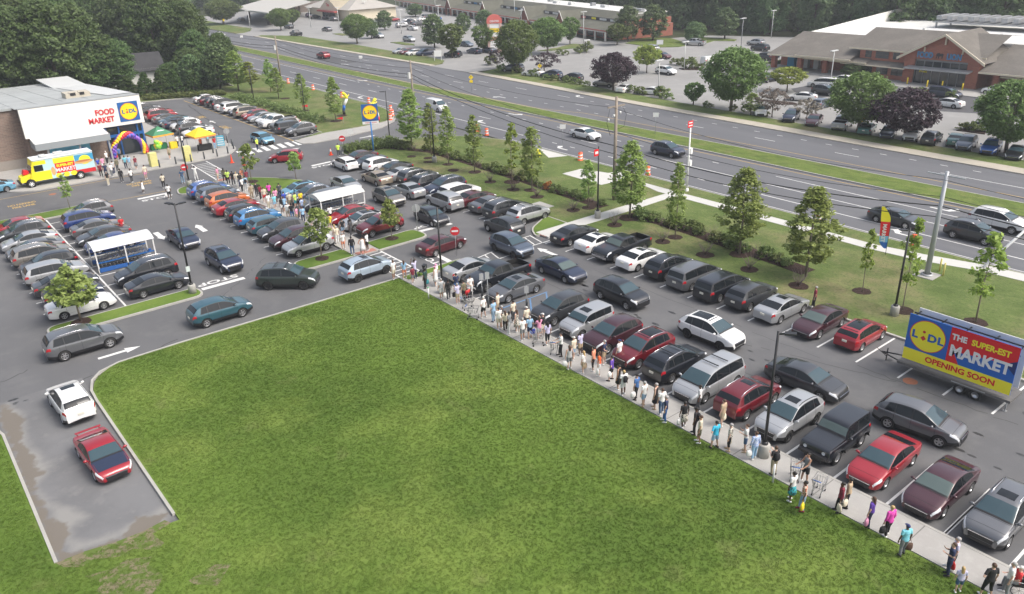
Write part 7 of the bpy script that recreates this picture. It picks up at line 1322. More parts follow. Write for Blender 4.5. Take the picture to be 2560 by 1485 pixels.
row('store side row', 'cars parked beside the store', 38.3, [(122.5, 'coupe', 'white', N_, ('spoiler',)), (125.2, 'suv', 'dark grey', V, ()), (128.0, 'suv', 'white', N_, ()), (130.8, 'sedan', 'navy', V, ()), (133.6, 'sedan', 'teal', N_, ()), (136.4, 'sedan', 'grey', V, ()), (139.2, 'lsuv', 'red', V, ()), (142.0, 'sedan', 'red', N_, ()), (144.9, 'sedan', 'black', V, ()), (147.8, 'suv', 'grey', V, ())], True)
def heading(a, b): return math.atan2(b[1]-a[1], b[0]-a[0])
LANE = [(5.0, 49.4, UPOS+.04, 'suv', 'white', ('sun', 'norail'), 'white crossover with dark roof window, seen from behind, driving up the stub lane'), (5.0, 42.2, UNEG+.05, 'coupe', 'red', ('hood', 'spoiler'), 'red coupe with a dark bonnet facing the camera in the stub lane'), (7.6, 57.6, .0, 'lsuv', 'grey', (), 'grey large SUV driving past the grass island at the left corner'),
        (-3.1, 54.6, .0, 'sedan', 'black', (), 'nose of a black car entering at the left edge of the picture'), (16.7, 56.1, .0, 'suv', 'teal', ('norail',), 'teal crossover driving along the top edge of the big lawn'), (23.3, 58.5, -.72, 'lsuv', 'dark green', ('rack', 'dr'), 'dark green SUV with roof bars turning in the cross lane'), (29.2, 56.1, .04, 'suv', 'ice blue', ('sun', 'blackrail', 'dr'), 'ice blue crossover stopped at the crosswalk beside the queue'),
        (37.2, 56.6, .08, 'sedan', 'maroon', (), 'black cherry sedan crossing at the stop line by the no entry sign'), (20.3, 75.0, UNEG+.02, 'sedan', 'navy', (), 'navy sedan driving down the lane beside the left lamp post'), (20.9, 66.3, UNEG+.06, 'suv', 'navy', ('sun',), 'navy crossover with roof rails driving down toward the painted stop word'),
        (40.3, 15.0, UNEG+.1, 'suv', 'grey', ('norail',), 'grey crossover driving in the lane below the billboard trailer'), (39.9, 21.7, UNEG+.04, 'sedan', 'dark grey', (), 'dark grey sedan driving in the lane beside the near lamp post'), (40.7, 29.4, UNEG+.03, 'suv', 'white', ('pano', 'norail', 'dr'), 'white crossover with black glass roof driving in the lane'), (40.9, 38.0, UNEG, 'suv', 'black', ('norail',), 'black crossover driving in the lane behind the white crossover'),
        (41.0, 44.9, UNEG, 'sedan', 'navy', ('gl',), 'dark navy sedan driving in the lane facing the camera'), (41.4, 51.8, UNEG, 'suv', 'blue grey', ('norail', 'dr'), 'blue grey crossover driving out of the hatched crossing'), (44.2, 56.4, UPOS, 'suv', 'dark grey', ('norail',), 'dark grey crossover driving away beside the curved grass tip'),
        (41.0, 63.9, UNEG, 'hatch', 'black', (), 'black small car with an open window at the upper stop line'), (41.2, 72.3, UNEG, 'suv', 'beige', ('blackrail', 'sun'), 'light grey crossover facing the camera in the upper lane'), (40.5, 80.6, UNEG, 'sedan', 'silver', (), 'silver sedan facing the camera behind the light grey crossover'), (44.7, 67.0, UPOS, 'lsuv', 'silver', ('norail',), 'silver large SUV driving away in the upper lane'),
        (44.4, 73.5, UPOS, 'sedan', 'silver', (), 'silver sedan driving away between the tan sedan and the silver large SUV'), (44.4, 80.4, UPOS, 'sedan', 'champagne', (), 'tan sedan driving away in the upper lane'), (44.9, 89.0, UPOS, 'hatch', 'white', (), 'white hatchback driving away at the head of the upper lane'), (41.1, 97.8, 2.58, 'hatch', 'red', (), 'red hatchback turning in front of the store crossing'),
        (43.3, 110.3, UNEG+.12, 'hatch', 'light blue', (), 'light blue tall hatchback at the wide zebra crossing'), (9.4, 109.0, VNEG, 'sedan', 'light blue', (), 'light blue car behind the food truck at the left edge')]
for x, y, rz, k, c, op, l in LANE:
    vehicle(k, x, y, rz, c, l, 'moving_car', 'car', None, True, op, rim=RIMD if 'dr' in op else None, glass=GLASSL if 'gl' in op else None); CARLIST.append((x, y, c+' '+KN[k]))
for x, y, rz, k, c, l in [(77.1, 79.3, UNEG, 'sedan', 'white', 'white sedan on the near carriageway in the middle of the picture'), (77.7, 65.0, UNEG, 'suv', 'navy', 'dark navy small crossover alone on the near carriageway'), (72.6, 32.9, UNEG, 'sedan', 'dark grey', 'dark grey sedan on the near carriageway behind the feather flag'), (73.3, 26.2, UNEG, 'suv', 'dark grey', 'dark grey crossover on the near carriageway at the steel pole'), (77.9, 25.9, UNEG, 'lsuv', 'white', 'white large SUV at the right edge of the near carriageway'),
                         (74.2, 111.6, UNEG, 'panelvan', 'white', 'white panel van with roof rack on the near carriageway'), (93.0, 189.2, UPOS, 'suv', 'red', 'red car driving away on the far carriageway'), (94.3, 262.6, UPOS, 'pickup', 'white', 'white pickup on the far carriageway near the junction'), (93.9, 281.2, UPOS, 'suv', 'dark grey', 'dark car farthest up the far carriageway'), (78.0, 236.0, UNEG, 'hatch', 'white', 'white car half hidden behind the roadside trees')]:
    vehicle(k, x, y, rz, c, l, 'moving_car', 'van' if k == 'panelvan' else 'car', None, y < 120)
# far side cars: x, y, heading, kind, colour
FC = [(105.9, 65.7, VNEG+.35, 'suv', 'navy'), (106.0, 62.0, VNEG+.35, 'sedan', 'maroon'), (106.5, 57.9, VPOS+.3, 'pickup', 'silver'), (106.0, 54.0, VPOS+.3, 'sedan', 'green'), (105.9, 50.9, VNEG+.35, 'sedan', 'navy'), (106.3, 48.0, VNEG+.35, 'suv', 'white'), (105.9, 45.2, VPOS+.2, 'suv', 'black'), (107.6, 42.9, VPOS+.3, 'sedan', 'green'), (106.0, 40.9, VNEG+.2, 'suv', 'blue grey'), (105.9, 38.0, VNEG+.2, 'suv', 'blue'), (105.6, 35.0, VNEG+.2, 'sedan', 'black'), (105.8, 32.2, VNEG+.2, 'sedan', 'violet'),
      (134.4, 77.8, UPOS+.3, 'van', 'white'), (127.9, 73.4, UNEG, 'suv', 'dark grey'), (120.8, 73.4, UPOS+.4, 'sedan', 'white'), (118.0, 67.9, VPOS, 'hatch', 'blue grey'), (138.4, 58.3, UNEG, 'van', 'navy'), (146.0, 53.5, UPOS, 'box', 'white'), (130.8, 54.5, UPOS, 'sedan', 'white'), (117.6, 43.6, UPOS, 'sedan', 'white'), (159.5, 106.3, UPOS, 'sedan', 'navy'), (140.5, 76.5, UNEG, 'hatch', 'white'),
      (106.9, 71.6, VNEG+.6, 'sedan', 'white'), (152.4, 134.5, UPOS, 'suv', 'silver'), (144.9, 124.3, UNEG, 'hatch', 'maroon'), (168.0, 133.8, UPOS+.3, 'pickup', 'silver'), (177.0, 121.9, UPOS, 'suv', 'silver'), (169.3, 115.3, UPOS, 'suv', 'black'), (156.9, 105.7, UPOS, 'suv', 'dark grey'), (127.7, 108.4, UNEG, 'suv', 'white'), (107.8, 100.5, VPOS+.2, 'sedan', 'white'), (108.7, 95.6, UPOS+.4, 'coupe', 'white'), (108.9, 107.0, UPOS+.3, 'suv', 'beige'), (144.4, 110.6, VPOS, 'panelvan', 'white'), (133.2, 88.3, VPOS, 'suv', 'navy'),
      (109.6, 135.0, UPOS+.4, 'lsuv', 'grey'), (108.7, 127.4, UPOS+.3, 'sedan', 'white'), (109.2, 122.3, UPOS+.3, 'suv', 'navy'), (109.3, 116.4, UPOS+.3, 'suv', 'black'), (110.8, 181.2, VNEG, 'sedan', 'silver'), (110.9, 178.4, VNEG, 'hatch', 'dark red'), (111.0, 175.6, VNEG, 'hatch', 'white'), (112.6, 172.8, VNEG, 'van', 'navy'), (115.2, 164.8, UPOS+.4, 'suv', 'black'), (130.3, 179.9, UNEG, 'sedan', 'blue grey'), (122.8, 166.3, UPOS, 'sedan', 'navy'), (126.0, 164.5, UPOS, 'sedan', 'blue grey'),
      (126.7, 202.5, UNEG, 'suv', 'silver'), (145.3, 229.8, UPOS, 'sedan', 'white'), (152.0, 246.8, UPOS, 'sedan', 'white'), (156.5, 248.9, UPOS, 'suv', 'black'), (160.8, 255.9, VPOS, 'sedan', 'white'), (172.4, 261.0, VPOS, 'van', 'dark grey'), (121.8, 363.2, UPOS, 'sedan', 'white'), (123.6, 317.9, UPOS, 'sedan', 'black'), (112.9, 246.8, UPOS, 'pickup', 'black'), (122.2, 272.1, UPOS, 'sedan', 'black'), (126.2, 251.8, UPOS, 'sedan', 'grey'), (144.1, 251.5, UPOS, 'sedan', 'silver'), (126.1, 218.7, UNEG, 'suv', 'silver'),
      (149.3, 310.0, VPOS, 'suv', 'violet'), (148.8, 294.4, VPOS, 'sedan', 'grey'), (146.4, 301, VPOS, 'suv', 'black'), (148.4, 241.0, VPOS, 'suv', 'silver'), (155.0, 241.0, VPOS, 'sedan', 'dark grey'), (166, 255, VPOS, 'hatch', 'white'), (150, 258, VPOS, 'sedan', 'silver'), (136, 258, UPOS, 'suv', 'white'), (141, 266, UPOS, 'sedan', 'dark grey'), (158, 262, VPOS, 'suv', 'red'), (163, 247, UPOS, 'sedan', 'grey'), (170, 252, UPOS, 'hatch', 'blue'), (146, 285, UPOS, 'suv', 'grey'), (134, 236, UPOS, 'sedan', 'white'), (150.5, 193, VPOS, 'sedan', 'silver'), (151.5, 186, VPOS, 'suv', 'navy'), (133, 172, UPOS, 'hatch', 'grey')]
for i, (x, y, rz, k, c) in enumerate(FC):
    near = sorted(((math.hypot(x-a[0], y-a[1]), a) for j, a in enumerate(FC) if j != i))[0][1]
    if x < 112 and y < 68: wh = 'by the kerb opposite the median'
    elif y < 90: wh = 'in the supermarket lot'
    elif y < 140 and x < 112: wh = 'on the far kerb by the purple trees'
    elif y < 140: wh = 'in the middle of the far lot'
    elif y < 200: wh = 'left of the shopping centre sign'
    else: wh = 'in the far lot before the strip mall'
    vehicle(k, x, y, rz, c, f"{c} {KN[k]} {wh}, nearest {near[4]} {KN[near[3]]}", 'distant_car', NAMES[k][1], 'cars parked across the highway', x < 112 or y < 80)
# ---- food truck
ft = root('food_truck', 'colourful yellow, pale blue and red food truck with a hot dog picture on its side', 'food truck', (16.7, 108.85, .13), PI+.02)
TRW = M('truck_paleblue', (.46, .66, .70), .4); TRY = M('truck_yellow', (.82, .70, .02), .4)
b = MB(); b.box(-3.9, 2.6, -1.15, 1.15, .62, 3.05); b.build('body', TRW, ft)
b = MB(); b.box(-3.95, 2.75, -1.2, 1.2, 3.05, 3.13); b.build('roof', M('truck_roof', (.62, .65, .67), .5), ft)
b = MB(); b.hexa([(2.6, -1.12, .62), (3.35, -1.1, .62), (3.35, 1.1, .62), (2.6, 1.12, .62), (2.6, -1.12, 3.0), (2.75, -1.1, 3.0), (2.75, 1.1, 3.0), (2.6, 1.12, 3.0)]); b.hexa([(3.0, -.95, .62), (4.35, -.8, .62), (4.35, .8, .62), (3.0, .95, .62), (3.0, -.95, 1.55), (4.25, -.72, 1.22), (4.25, .72, 1.22), (3.0, .95, 1.55)]); b.build('cab', TRY, ft)
b = MB(); b.add([(3.17, -.95, 1.62), (3.17, .95, 1.62), (2.83, .95, 2.6), (2.83, -.95, 2.6)], [(0, 1, 2, 3)]); b.build('windscreen', GLASSM, ft)
b = MB(); b.box(1.75, 2.7, 1.155, 1.17, 1.75, 2.45); b.build('side_window', GLASSD, ft); b = MB(); b.box(1.0, 3.05, 1.15, 1.165, .64, 1.7); b.box(1.35, 2.6, 1.15, 1.165, 2.5, 2.95); b.build('yellow_wrap', TRY, ft)
sdv = 1.175
def trp(x0, x1, z0, z1, m, nm, yy=sdv): b = MB(); b.box(x0, x1, yy-.02, yy, z0, z1); return b.build(nm, m, ft)
trp(-1.75, .55, 2.35, 2.95, YELB, 'menu_band'); trp(-1.7, .45, 1.15, 2.33, REDB, 'red_sign_panel'); trp(-3.9, -1.5, .64, 1.12, REDS, 'red_skirt'); trp(-3.9, -1.8, 2.1, 2.9, M('wrap_blue', (.05, .30, .50), .4), 'blue_wrap', sdv-.004)
def ell(cx, cz, rx, rz_, m, nm, yy): b = MB(); b.add([(cx-rx*math.cos(2*PI*k/24), yy, cz+rz_*math.sin(2*PI*k/24)) for k in range(24)], [tuple(range(24))]); return b.build(nm, m, ft)
for i in range(3): ell(.25-i*.82, .88, .36, .28, YELB, 'yellow_round', sdv+.004)
ell(-2.9, 2.25, .65, .55, YELB, 'sun_graphic', sdv+.004); ell(-2.75, 2.05, 1.05, .24, M('bun_tan', (.62, .36, .15), .6), 'bun_graphic', sdv+.008); ell(-2.7, 2.12, .85, .11, M('sausage_brown', (.45, .16, .05), .6), 'sausage_graphic', sdv+.012); ell(.75, 1.5, .22, .5, M('bun_tan', (0, 0, 0)), 'bread_graphic', sdv+.004)
for tx, z, m, s_ in (('SUPER-EST', 2.02, YELB, .42), ('MARKET', 1.5, WHITE, .60)): textpart('lettering', tx, s_, m, ft, (-.62, sdv+.01, z), (PI/2, 0, PI), .018, .003, .95)
b = MB(); b.box(-.9, .1, -.35, .35, 3.13, 3.45); b.box(1.0, 1.7, -.4, .4, 3.13, 3.38); b.box(-2.6, 1.6, .5, .62, 3.2, 3.36); b.build('roof_equipment', LGREY, ft)
b = MB(); b.hexa([(3.3, -.5, 1.5), (3.9, -.45, 1.45), (3.9, .45, 1.45), (3.3, .5, 1.5), (3.2, -.5, 1.8), (3.7, -.45, 1.95), (3.7, .45, 1.95), (3.2, .5, 1.8)]); b.build('bonnet_box', REDB, ft); b = MB(); b.box(4.3, 4.5, -.95, .95, .5, .72); b.build('bumper', BLACKP, ft)
TWM = wheel_meshes(.42, .26)
for xx in (-2.05, 3.35):
    for sd in (1, -1): b = MB(); b.lathe([(.001, sd*.85), (.52, sd*.85), (.52, sd*1.179), (.001, sd*1.179)], 20, axis='y', c=(xx, 0, .45)); b.build('wheel_well', BLK, ft); w = link('wheel', TWM[0], ft, (xx, sd*1.10, .42), None, (0, 0, 0 if sd > 0 else PI)); link('rim', TWM[1], w, mat=WHITE)
# ================================================================ PEOPLE (facing +Y, metres, 1.72 tall)
SKIN = [M('skin_light', (.52, .33, .25), .5), M('skin_tan', (.36, .20, .13), .5), M('skin_dark', (.10, .052, .034), .5)]
HAIR = {'dark': M('hair_dark', (.014, .011, .010), .6), 'brown': M('hair_brown', (.07, .035, .02), .6), 'blond': M('hair_blond', (.42, .29, .13), .6), 'grey': M('hair_grey', (.34, .33, .32), .6), 'white': M('hair_white', (.62, .61, .58), .6), 'pink': M('cap_pink', (.75, .35, .55), .7), 'navy': M('cap_navy', (.02, .03, .12), .7)}
def CL(n, c): return M('cloth_'+n, c, .85)
CLO = {'white': CL('white', (.70, .70, .68)), 'black': CL('black_wear', (.014, .014, .016)), 'navy': CL('navy', (.02, .03, .075)), 'grey': CL('grey', (.20, .21, .22)), 'dark grey': CL('dark_grey', (.06, .062, .068)), 'light grey': CL('light_grey', (.42, .43, .44)), 'light blue': CL('light_blue', (.28, .45, .62)), 'turquoise': CL('turquoise', (.04, .42, .62)), 'cyan': CL('cyan', (.20, .56, .66)),
       'lavender': CL('lavender', (.48, .46, .62)), 'purple': CL('purple', (.10, .045, .30)), 'magenta': CL('magenta', (.62, .06, .36)), 'pink': CL('pink', (.65, .28, .42)), 'red': CL('red', (.50, .025, .03)), 'maroon': CL('maroon', (.18, .018, .035)), 'orange': CL('orange', (.70, .12, .03)), 'salmon': CL('salmon', (.72, .28, .17)), 'yellow': CL('yellow', (.72, .50, .06)), 'lime': CL('lime', (.50, .66, .12)), 'cream': CL('cream', (.60, .54, .42)), 'khaki': CL('khaki', (.34, .29, .20)),
       'tan': CL('tan', (.42, .32, .21)), 'olive': CL('olive', (.14, .13, .08)), 'dark green': CL('dark_green', (.025, .06, .05)), 'blue': CL('blue', (.05, .13, .32)), 'denim': CL('denim', (.06, .11, .20)), 'light denim': CL('light_denim', (.25, .36, .48)), 'teal': CL('teal_pattern', (.04, .22, .25)), 'royal': CL('royal', (.03, .06, .38)), 'brown': CL('brown', (.09, .05, .035)), 'hi vis': CL('hi_vis', (.62, .85, .10))}
def pattern(name, a, c, sc):
    m = bpy.data.materials.new(name); m.use_nodes = True; t = m.node_tree; b = t.nodes['Principled BSDF']; b.inputs['Roughness'].default_value = .85
    tc = t.nodes.new('ShaderNodeTexCoord'); v = t.nodes.new('ShaderNodeTexVoronoi'); v.inputs['Scale'].default_value = sc; t.links.new(tc.outputs['Object'], v.inputs['Vector'])
    r = t.nodes.new('ShaderNodeValToRGB'); r.color_ramp.elements[0].position = .42; r.color_ramp.elements[1].position = .5; r.color_ramp.elements[0].color = (*a, 1); r.color_ramp.elements[1].color = (*c, 1)
    t.links.new(v.outputs['Distance'], r.inputs[0]); t.links.new(r.outputs[0], b.inputs['Base Color']); return m
CLO['black patterned'] = pattern('cloth_black_pattern', (.02, .02, .02), (.62, .58, .50), 16); CLO['teal patterned'] = pattern('cloth_teal_pattern', (.02, .03, .05), (.06, .45, .50), 18); CLO['rust patterned'] = pattern('cloth_rust_pattern', (.45, .10, .05), (.55, .45, .35), 14); CLO['blue patterned'] = pattern('cloth_blue_pattern', (.62, .66, .72), (.25, .35, .6), 18)
def ell_loft(b, secs, n=14):   # (cx, cy, z, rx, ry)
    rings = [[(cx+rx*math.cos(2*PI*k/n), cy+ry*math.sin(2*PI*k/n), z) for k in range(n)] for cx, cy, z, rx, ry in secs]
    V = [p for r in rings for p in r]; m = len(rings); F = [(i*n+k, i*n+(k+1) % n, (i+1)*n+(k+1) % n, (i+1)*n+k) for i in range(m-1) for k in range(n)]
    F += [tuple(range(n-1, -1, -1)), tuple((m-1)*n+k for k in range(n))]; b.add(V, F, 0, True)
def remesh(b, vox, nm, smooth=4):
    me = b.mesh('raw')
    def mods(o):
        q = o.modifiers.new('r', 'REMESH'); q.mode = 'VOXEL'; q.voxel_size = vox; q.use_smooth_shade = True
        w = o.modifiers.new('s', 'SMOOTH'); w.factor = .5; w.iterations = smooth
    r = evalmesh(me, mods); r.name = nm
    r.polygons.foreach_set('use_smooth', np.ones(len(r.polygons), dtype=bool)); return r
def pose(arms, legs, sit=False):
    """joints: arms[(shoulder, elbow, wrist, finger dir)], legs[(hip, knee, ankle)]"""
    A_ = {'down': lambda s: ((s*.185, 0, 1.42), (s*.25, -.02, 1.14), (s*.27, .05, .90), (0, .05, -1)), 'bent': lambda s: ((s*.185, 0, 1.42), (s*.24, -.03, 1.14), (s*.12, .24, 1.20), (-s*.4, .8, .3)), 'phone': lambda s: ((s*.185, 0, 1.42), (s*.22, .04, 1.15), (s*.06, .27, 1.32), (-s*.3, .5, .8)),
          'up': lambda s: ((s*.185, 0, 1.43), (s*.38, .10, 1.50), (s*.22, .12, 1.72), (-s*.5, .1, .8)), 'hip': lambda s: ((s*.185, 0, 1.42), (s*.38, -.08, 1.18), (s*.20, .06, 1.02), (-s*.6, .5, -.4)), 'back': lambda s: ((s*.185, 0, 1.42), (s*.27, -.10, 1.16), (s*.08, -.17, 1.0), (-s*.9, 0, -.3)),
          'swing': lambda s: ((s*.185, 0, 1.42), (s*.24, -.14, 1.17), (s*.25, -.12, .94), (0, .2, -1)), 'push': lambda s: ((s*.185, 0, 1.42), (s*.22, .16, 1.18), (s*.22, .40, 1.08), (0, .9, -.2)), 'lap': lambda s: ((s*.185, 0, 1.42), (s*.25, .05, 1.16), (s*.14, .27, 1.02), (-s*.3, .9, 0))}
    G_ = {'stand': ((.095, 0, .90), (.105, .02, .49), (.11, -.02, .085)), 'wide': ((.095, 0, .90), (.15, .03, .49), (.20, -.01, .085)), 'fwd': ((.095, 0, .90), (.10, .17, .50), (.10, .27, .10)), 'rear': ((.095, 0, .90), (.10, -.05, .49), (.10, -.30, .14)), 'relax': ((.095, 0, .90), (.13, .09, .49), (.15, .12, .085)), 'sit': ((.095, 0, .90), (.12, .42, .92), (.12, .46, .50))}
    return [A_[a](s) for a, s in zip(arms, (-1, 1))], [tuple((s*p[0], p[1], p[2]) for p in G_[g]) for g, s in zip(legs, (-1, 1))]
POSES = {'stand': pose(('down', 'down'), ('stand', 'relax')), 'phone': pose(('bent', 'phone'), ('stand', 'stand')), 'walk': pose(('swing', 'bent'), ('fwd', 'rear')), 'hip': pose(('hip', 'down'), ('relax', 'wide')), 'armsup': pose(('up', 'up'), ('stand', 'wide')), 'back': pose(('back', 'down'), ('wide', 'stand')), 'push': pose(('push', 'push'), ('stand', 'relax')), 'sit': pose(('lap', 'push'), ('sit', 'sit'))}
PB = {}
def build_person(pn):
    arms, legs = POSES[pn]; out = {}
    b = MB()
    ell_loft(b, [(0, 0, .84, .13, .09), (0, 0, .90, .165, .115), (0, 0, .98, .160, .110), (0, 0, 1.08, .135, .095), (0, .005, 1.20, .145, .10), (0, 0, 1.32, .170, .11), (0, 0, 1.41, .165, .095), (0, -.005, 1.455, .10, .07), (0, 0, 1.49, .058, .058), (0, .01, 1.54, .052, .056)])
    ell_loft(b, [(0, .005, 1.50, .05, .052), (0, .018, 1.535, .052, .062), (0, .022, 1.56, .062, .082), (0, .012, 1.60, .073, .092), (0, .004, 1.64, .077, .097), (0, -.002, 1.68, .073, .092), (0, -.006, 1.71, .052, .068), (0, -.006, 1.725, .02, .03)])
    b.tube([(0, .095, 1.635), (0, .118, 1.605), (0, .10, 1.598)], [.010, .016, .012], 6); b.ball((.078, -.002, 1.615), .022, 6, 0, (.45, .8, 1.2)); b.ball((-.078, -.002, 1.615), .022, 6, 0, (.45, .8, 1.2))
    for s, (sh, el, wr, fd) in zip((-1, 1), arms):
        sh, el, wr, fd = map(Vector, (sh, el, wr, fd)); fd.normalize()
        b.tube([(sh.x*.55, sh.y, sh.z-.0), sh, sh.lerp(el, .35), el, el.lerp(wr, .3), wr, wr+fd*.03], [.06, .058, .050, .040, .041, .027, .028], 10)
        side = fd.cross(Vector((0, 0, 1))); side = side.normalized() if side.length > .2 else Vector((0, 1, 0)); nrm = side.cross(fd).normalized(); p0 = wr+fd*.02
        ring = MB()
        b.hexa([tuple(p0+side*a+nrm*c+fd*e) for e, w_ in ((0, .026),) for a, c in ((-w_, -.014), (w_, -.014), (w_, .014), (-w_, .014))]+[tuple(p0+fd*.085+side*a+nrm*c) for a, c in ((-.040, -.012), (.040, -.012), (.040, .012), (-.040, .012))])
        for k, (o, l) in enumerate(((-.031, .066), (-.010, .078), (.011, .073), (.032, .058))):
            q = p0+fd*.08+side*o; b.tube([q, q+fd*l*.5+nrm*.004, q+fd*l*.9+nrm*.022], [.0095, .0088, .0072], 6)
        q = p0+fd*.02-side*.03; b.tube([q, q-side*.025+fd*.03, q-side*.03+fd*.058+nrm*.012], [.013, .011, .009], 6)
    for hp_, kn, an in legs:
        hp_, kn, an = map(Vector, (hp_, kn, an)); b.tube([hp_+Vector((0, 0, .02)), hp_.lerp(kn, .25), hp_.lerp(kn, .6), kn, kn.lerp(an, .3), kn.lerp(an, .7), an], [.088, .086, .070, .054, .056, .042, .035], 12)
        d = Vector((0, 1, -.2)) if pn != 'walk' or an.y > 0 else Vector((0, .8, -.6)); d.normalize()
        b.tube([an+Vector((0, -.045, -.03)), an+Vector((0, .02, -.045)), an+d*.12+Vector((0, 0, -.03)), an+d*.17+Vector((0, 0, -.025))], [.034, .042, .036, .022], 8)
    out['body'] = remesh(b, .0095, 'person_body', 2)
    def arm_sleeve(b, frac, r=.012):
        for sh, el, wr, fd in arms:
            sh, el, wr = map(Vector, (sh, el, wr)); P = [(sh.x*.55, sh.y, sh.z), sh, sh.lerp(el, .4)]; Q = [.072, .073, .064]
            if frac <= 1: P.append(sh.lerp(el, frac)); Q.append(.060)
            else: P += [el, el.lerp(wr, frac-1)]; Q += [.056, .044]
            b.tube(P, Q, 10)
    def torso(b, z0, fl=0): ell_loft(b, [(0, 0, z0, .172+fl, .125+fl), (0, 0, .98, .176+fl*.6, .126+fl*.5), (0, 0, 1.08, .158+fl*.3, .115), (0, .005, 1.20, .162, .117), (0, 0, 1.32, .184, .125), (0, 0, 1.405, .176, .108), (0, -.004, 1.455, .115, .085), (0, 0, 1.475, .075, .07)])
    b = MB(); torso(b, .87); arm_sleeve(b, .72); out['tshirt'] = remesh(b, .018, 'shirt', 2)
    b = MB(); torso(b, .86, .01); arm_sleeve(b, 1.85); out['longsleeve'] = remesh(b, .018, 'jacket', 2)
    b = MB(); torso(b, .88); out['tank'] = remesh(b, .018, 'tank_top', 2)
    def legsleeve(b, frac, w=.012):
        for hp_, kn, an in legs:
            hp_, kn, an = map(Vector, (hp_, kn, an)); P = [hp_+Vector((0, 0, .03)), hp_.lerp(kn, .3)]; Q = [.102, .100]
            if frac <= 1: P.append(hp_.lerp(kn, frac)); Q.append(.094)
            else: P += [hp_.lerp(kn, .7), kn, kn.lerp(an, .5*(frac-1)), kn.lerp(an, frac-1)]; Q += [.082, .070, .066, .060]
            b.tube(P, Q, 12)
        ell_loft(b, [(0, 0, .86, .150, .112), (0, 0, .92, .176, .126), (0, 0, 1.0, .168, .120)])
    b = MB(); legsleeve(b, 1.93); out['trousers'] = remesh(b, .018, 'trousers', 2)
    b = MB(); legsleeve(b, .80); out['shorts'] = remesh(b, .018, 'shorts', 2)
    b = MB(); legsleeve(b, 1.45); out['capris'] = remesh(b, .018, 'capris', 2)
    b = MB(); ell_loft(b, [(0, 0, .50, .23, .20), (0, 0, .70, .205, .17), (0, 0, .90, .182, .135), (0, 0, 1.0, .165, .118)], 18); out['skirt'] = b.mesh('skirt')
    b = MB(); ell_loft(b, [(0, 0, .48, .25, .21), (0, 0, .72, .21, .17), (0, 0, .92, .185, .135), (0, 0, 1.08, .160, .117), (0, 0, 1.20, .164, .119), (0, 0, 1.32, .186, .127), (0, 0, 1.41, .17, .105), (0, 0, 1.46, .09, .08)], 18); out['dress'] = b.mesh('dress')
    b = MB(); ell_loft(b, [(0, -.035, 1.60, .078, .075), (0, -.030, 1.64, .086, .086), (0, -.016, 1.68, .085, .098), (0, -.010, 1.715, .068, .084), (0, -.008, 1.742, .035, .045)]); out['short_hair'] = remesh(b, .014, 'hair', 1)
    b = MB(); ell_loft(b, [(0, -.085, 1.30, .07, .03), (0, -.080, 1.40, .088, .042), (0, -.06, 1.52, .092, .060), (0, -.035, 1.60, .092, .085), (0, -.02, 1.66, .090, .098), (0, -.010, 1.715, .070, .088), (0, -.008, 1.745, .035, .045)]); out['long_hair'] = remesh(b, .014, 'hair', 1)
    b = MB(); ell_loft(b, [(0, -.012, 1.655, .086, .104), (0, -.012, 1.70, .080, .098), (0, -.01, 1.735, .05, .065), (0, -.01, 1.745, .02, .03)]); b.hexa([(-.07, .07, 1.665), (.07, .07, 1.665), (.05, .17, 1.655), (-.05, .17, 1.655), (-.07, .07, 1.68), (.07, .07, 1.68), (.05, .17, 1.665), (-.05, .17, 1.665)]); out['cap'] = b.mesh('cap')
    sh = []
    for hp_, kn, an in legs:
        an = Vector(an); d = Vector((0, 1, -.2)) if pn != 'walk' or an.y > 0 else Vector((0, .8, -.6)); d.normalize(); b = MB(); b.tube([an+Vector((0, -.075, -.045)), an+Vector((0, -.05, -.035)), an+Vector((0, .03, -.03)), an+d*.12+Vector((0, 0, -.03)), an+d*.19+Vector((0, 0, -.03))], [(.025, .03), (.044, .045), (.048, .05), (.046, .04), (.02, .02)], 10); sh.append(b.mesh('shoe'))
    out['shoes'] = sh
    b = MB(); b.ball((.028, .097, 1.635), .009, 6); b.ball((-.028, .097, 1.635), .009, 6); out['eyes'] = b.mesh('eyes', [BLACKP]); b = MB(); b.box(-.022, .022, .098, .108, 1.568, 1.574); out['mouth'] = b.mesh('mouth', [M('lips', (.30, .08, .07), .5)])
    out['wrist'] = [a[2] for a in arms]; return out
for k in POSES: PB[k] = build_person(k)
PEOPLE = []
GARM = {'t': 'tshirt', 'l': 'longsleeve', 'k': 'tank', 'd': 'dress'}; BOT = {'t': 'trousers', 's': 'shorts', 'c': 'capris', 'k': 'skirt'}
def near_car(x, y):
    return min(CARLIST, key=lambda c: math.hypot(c[0]-x, c[1]-y))[2]
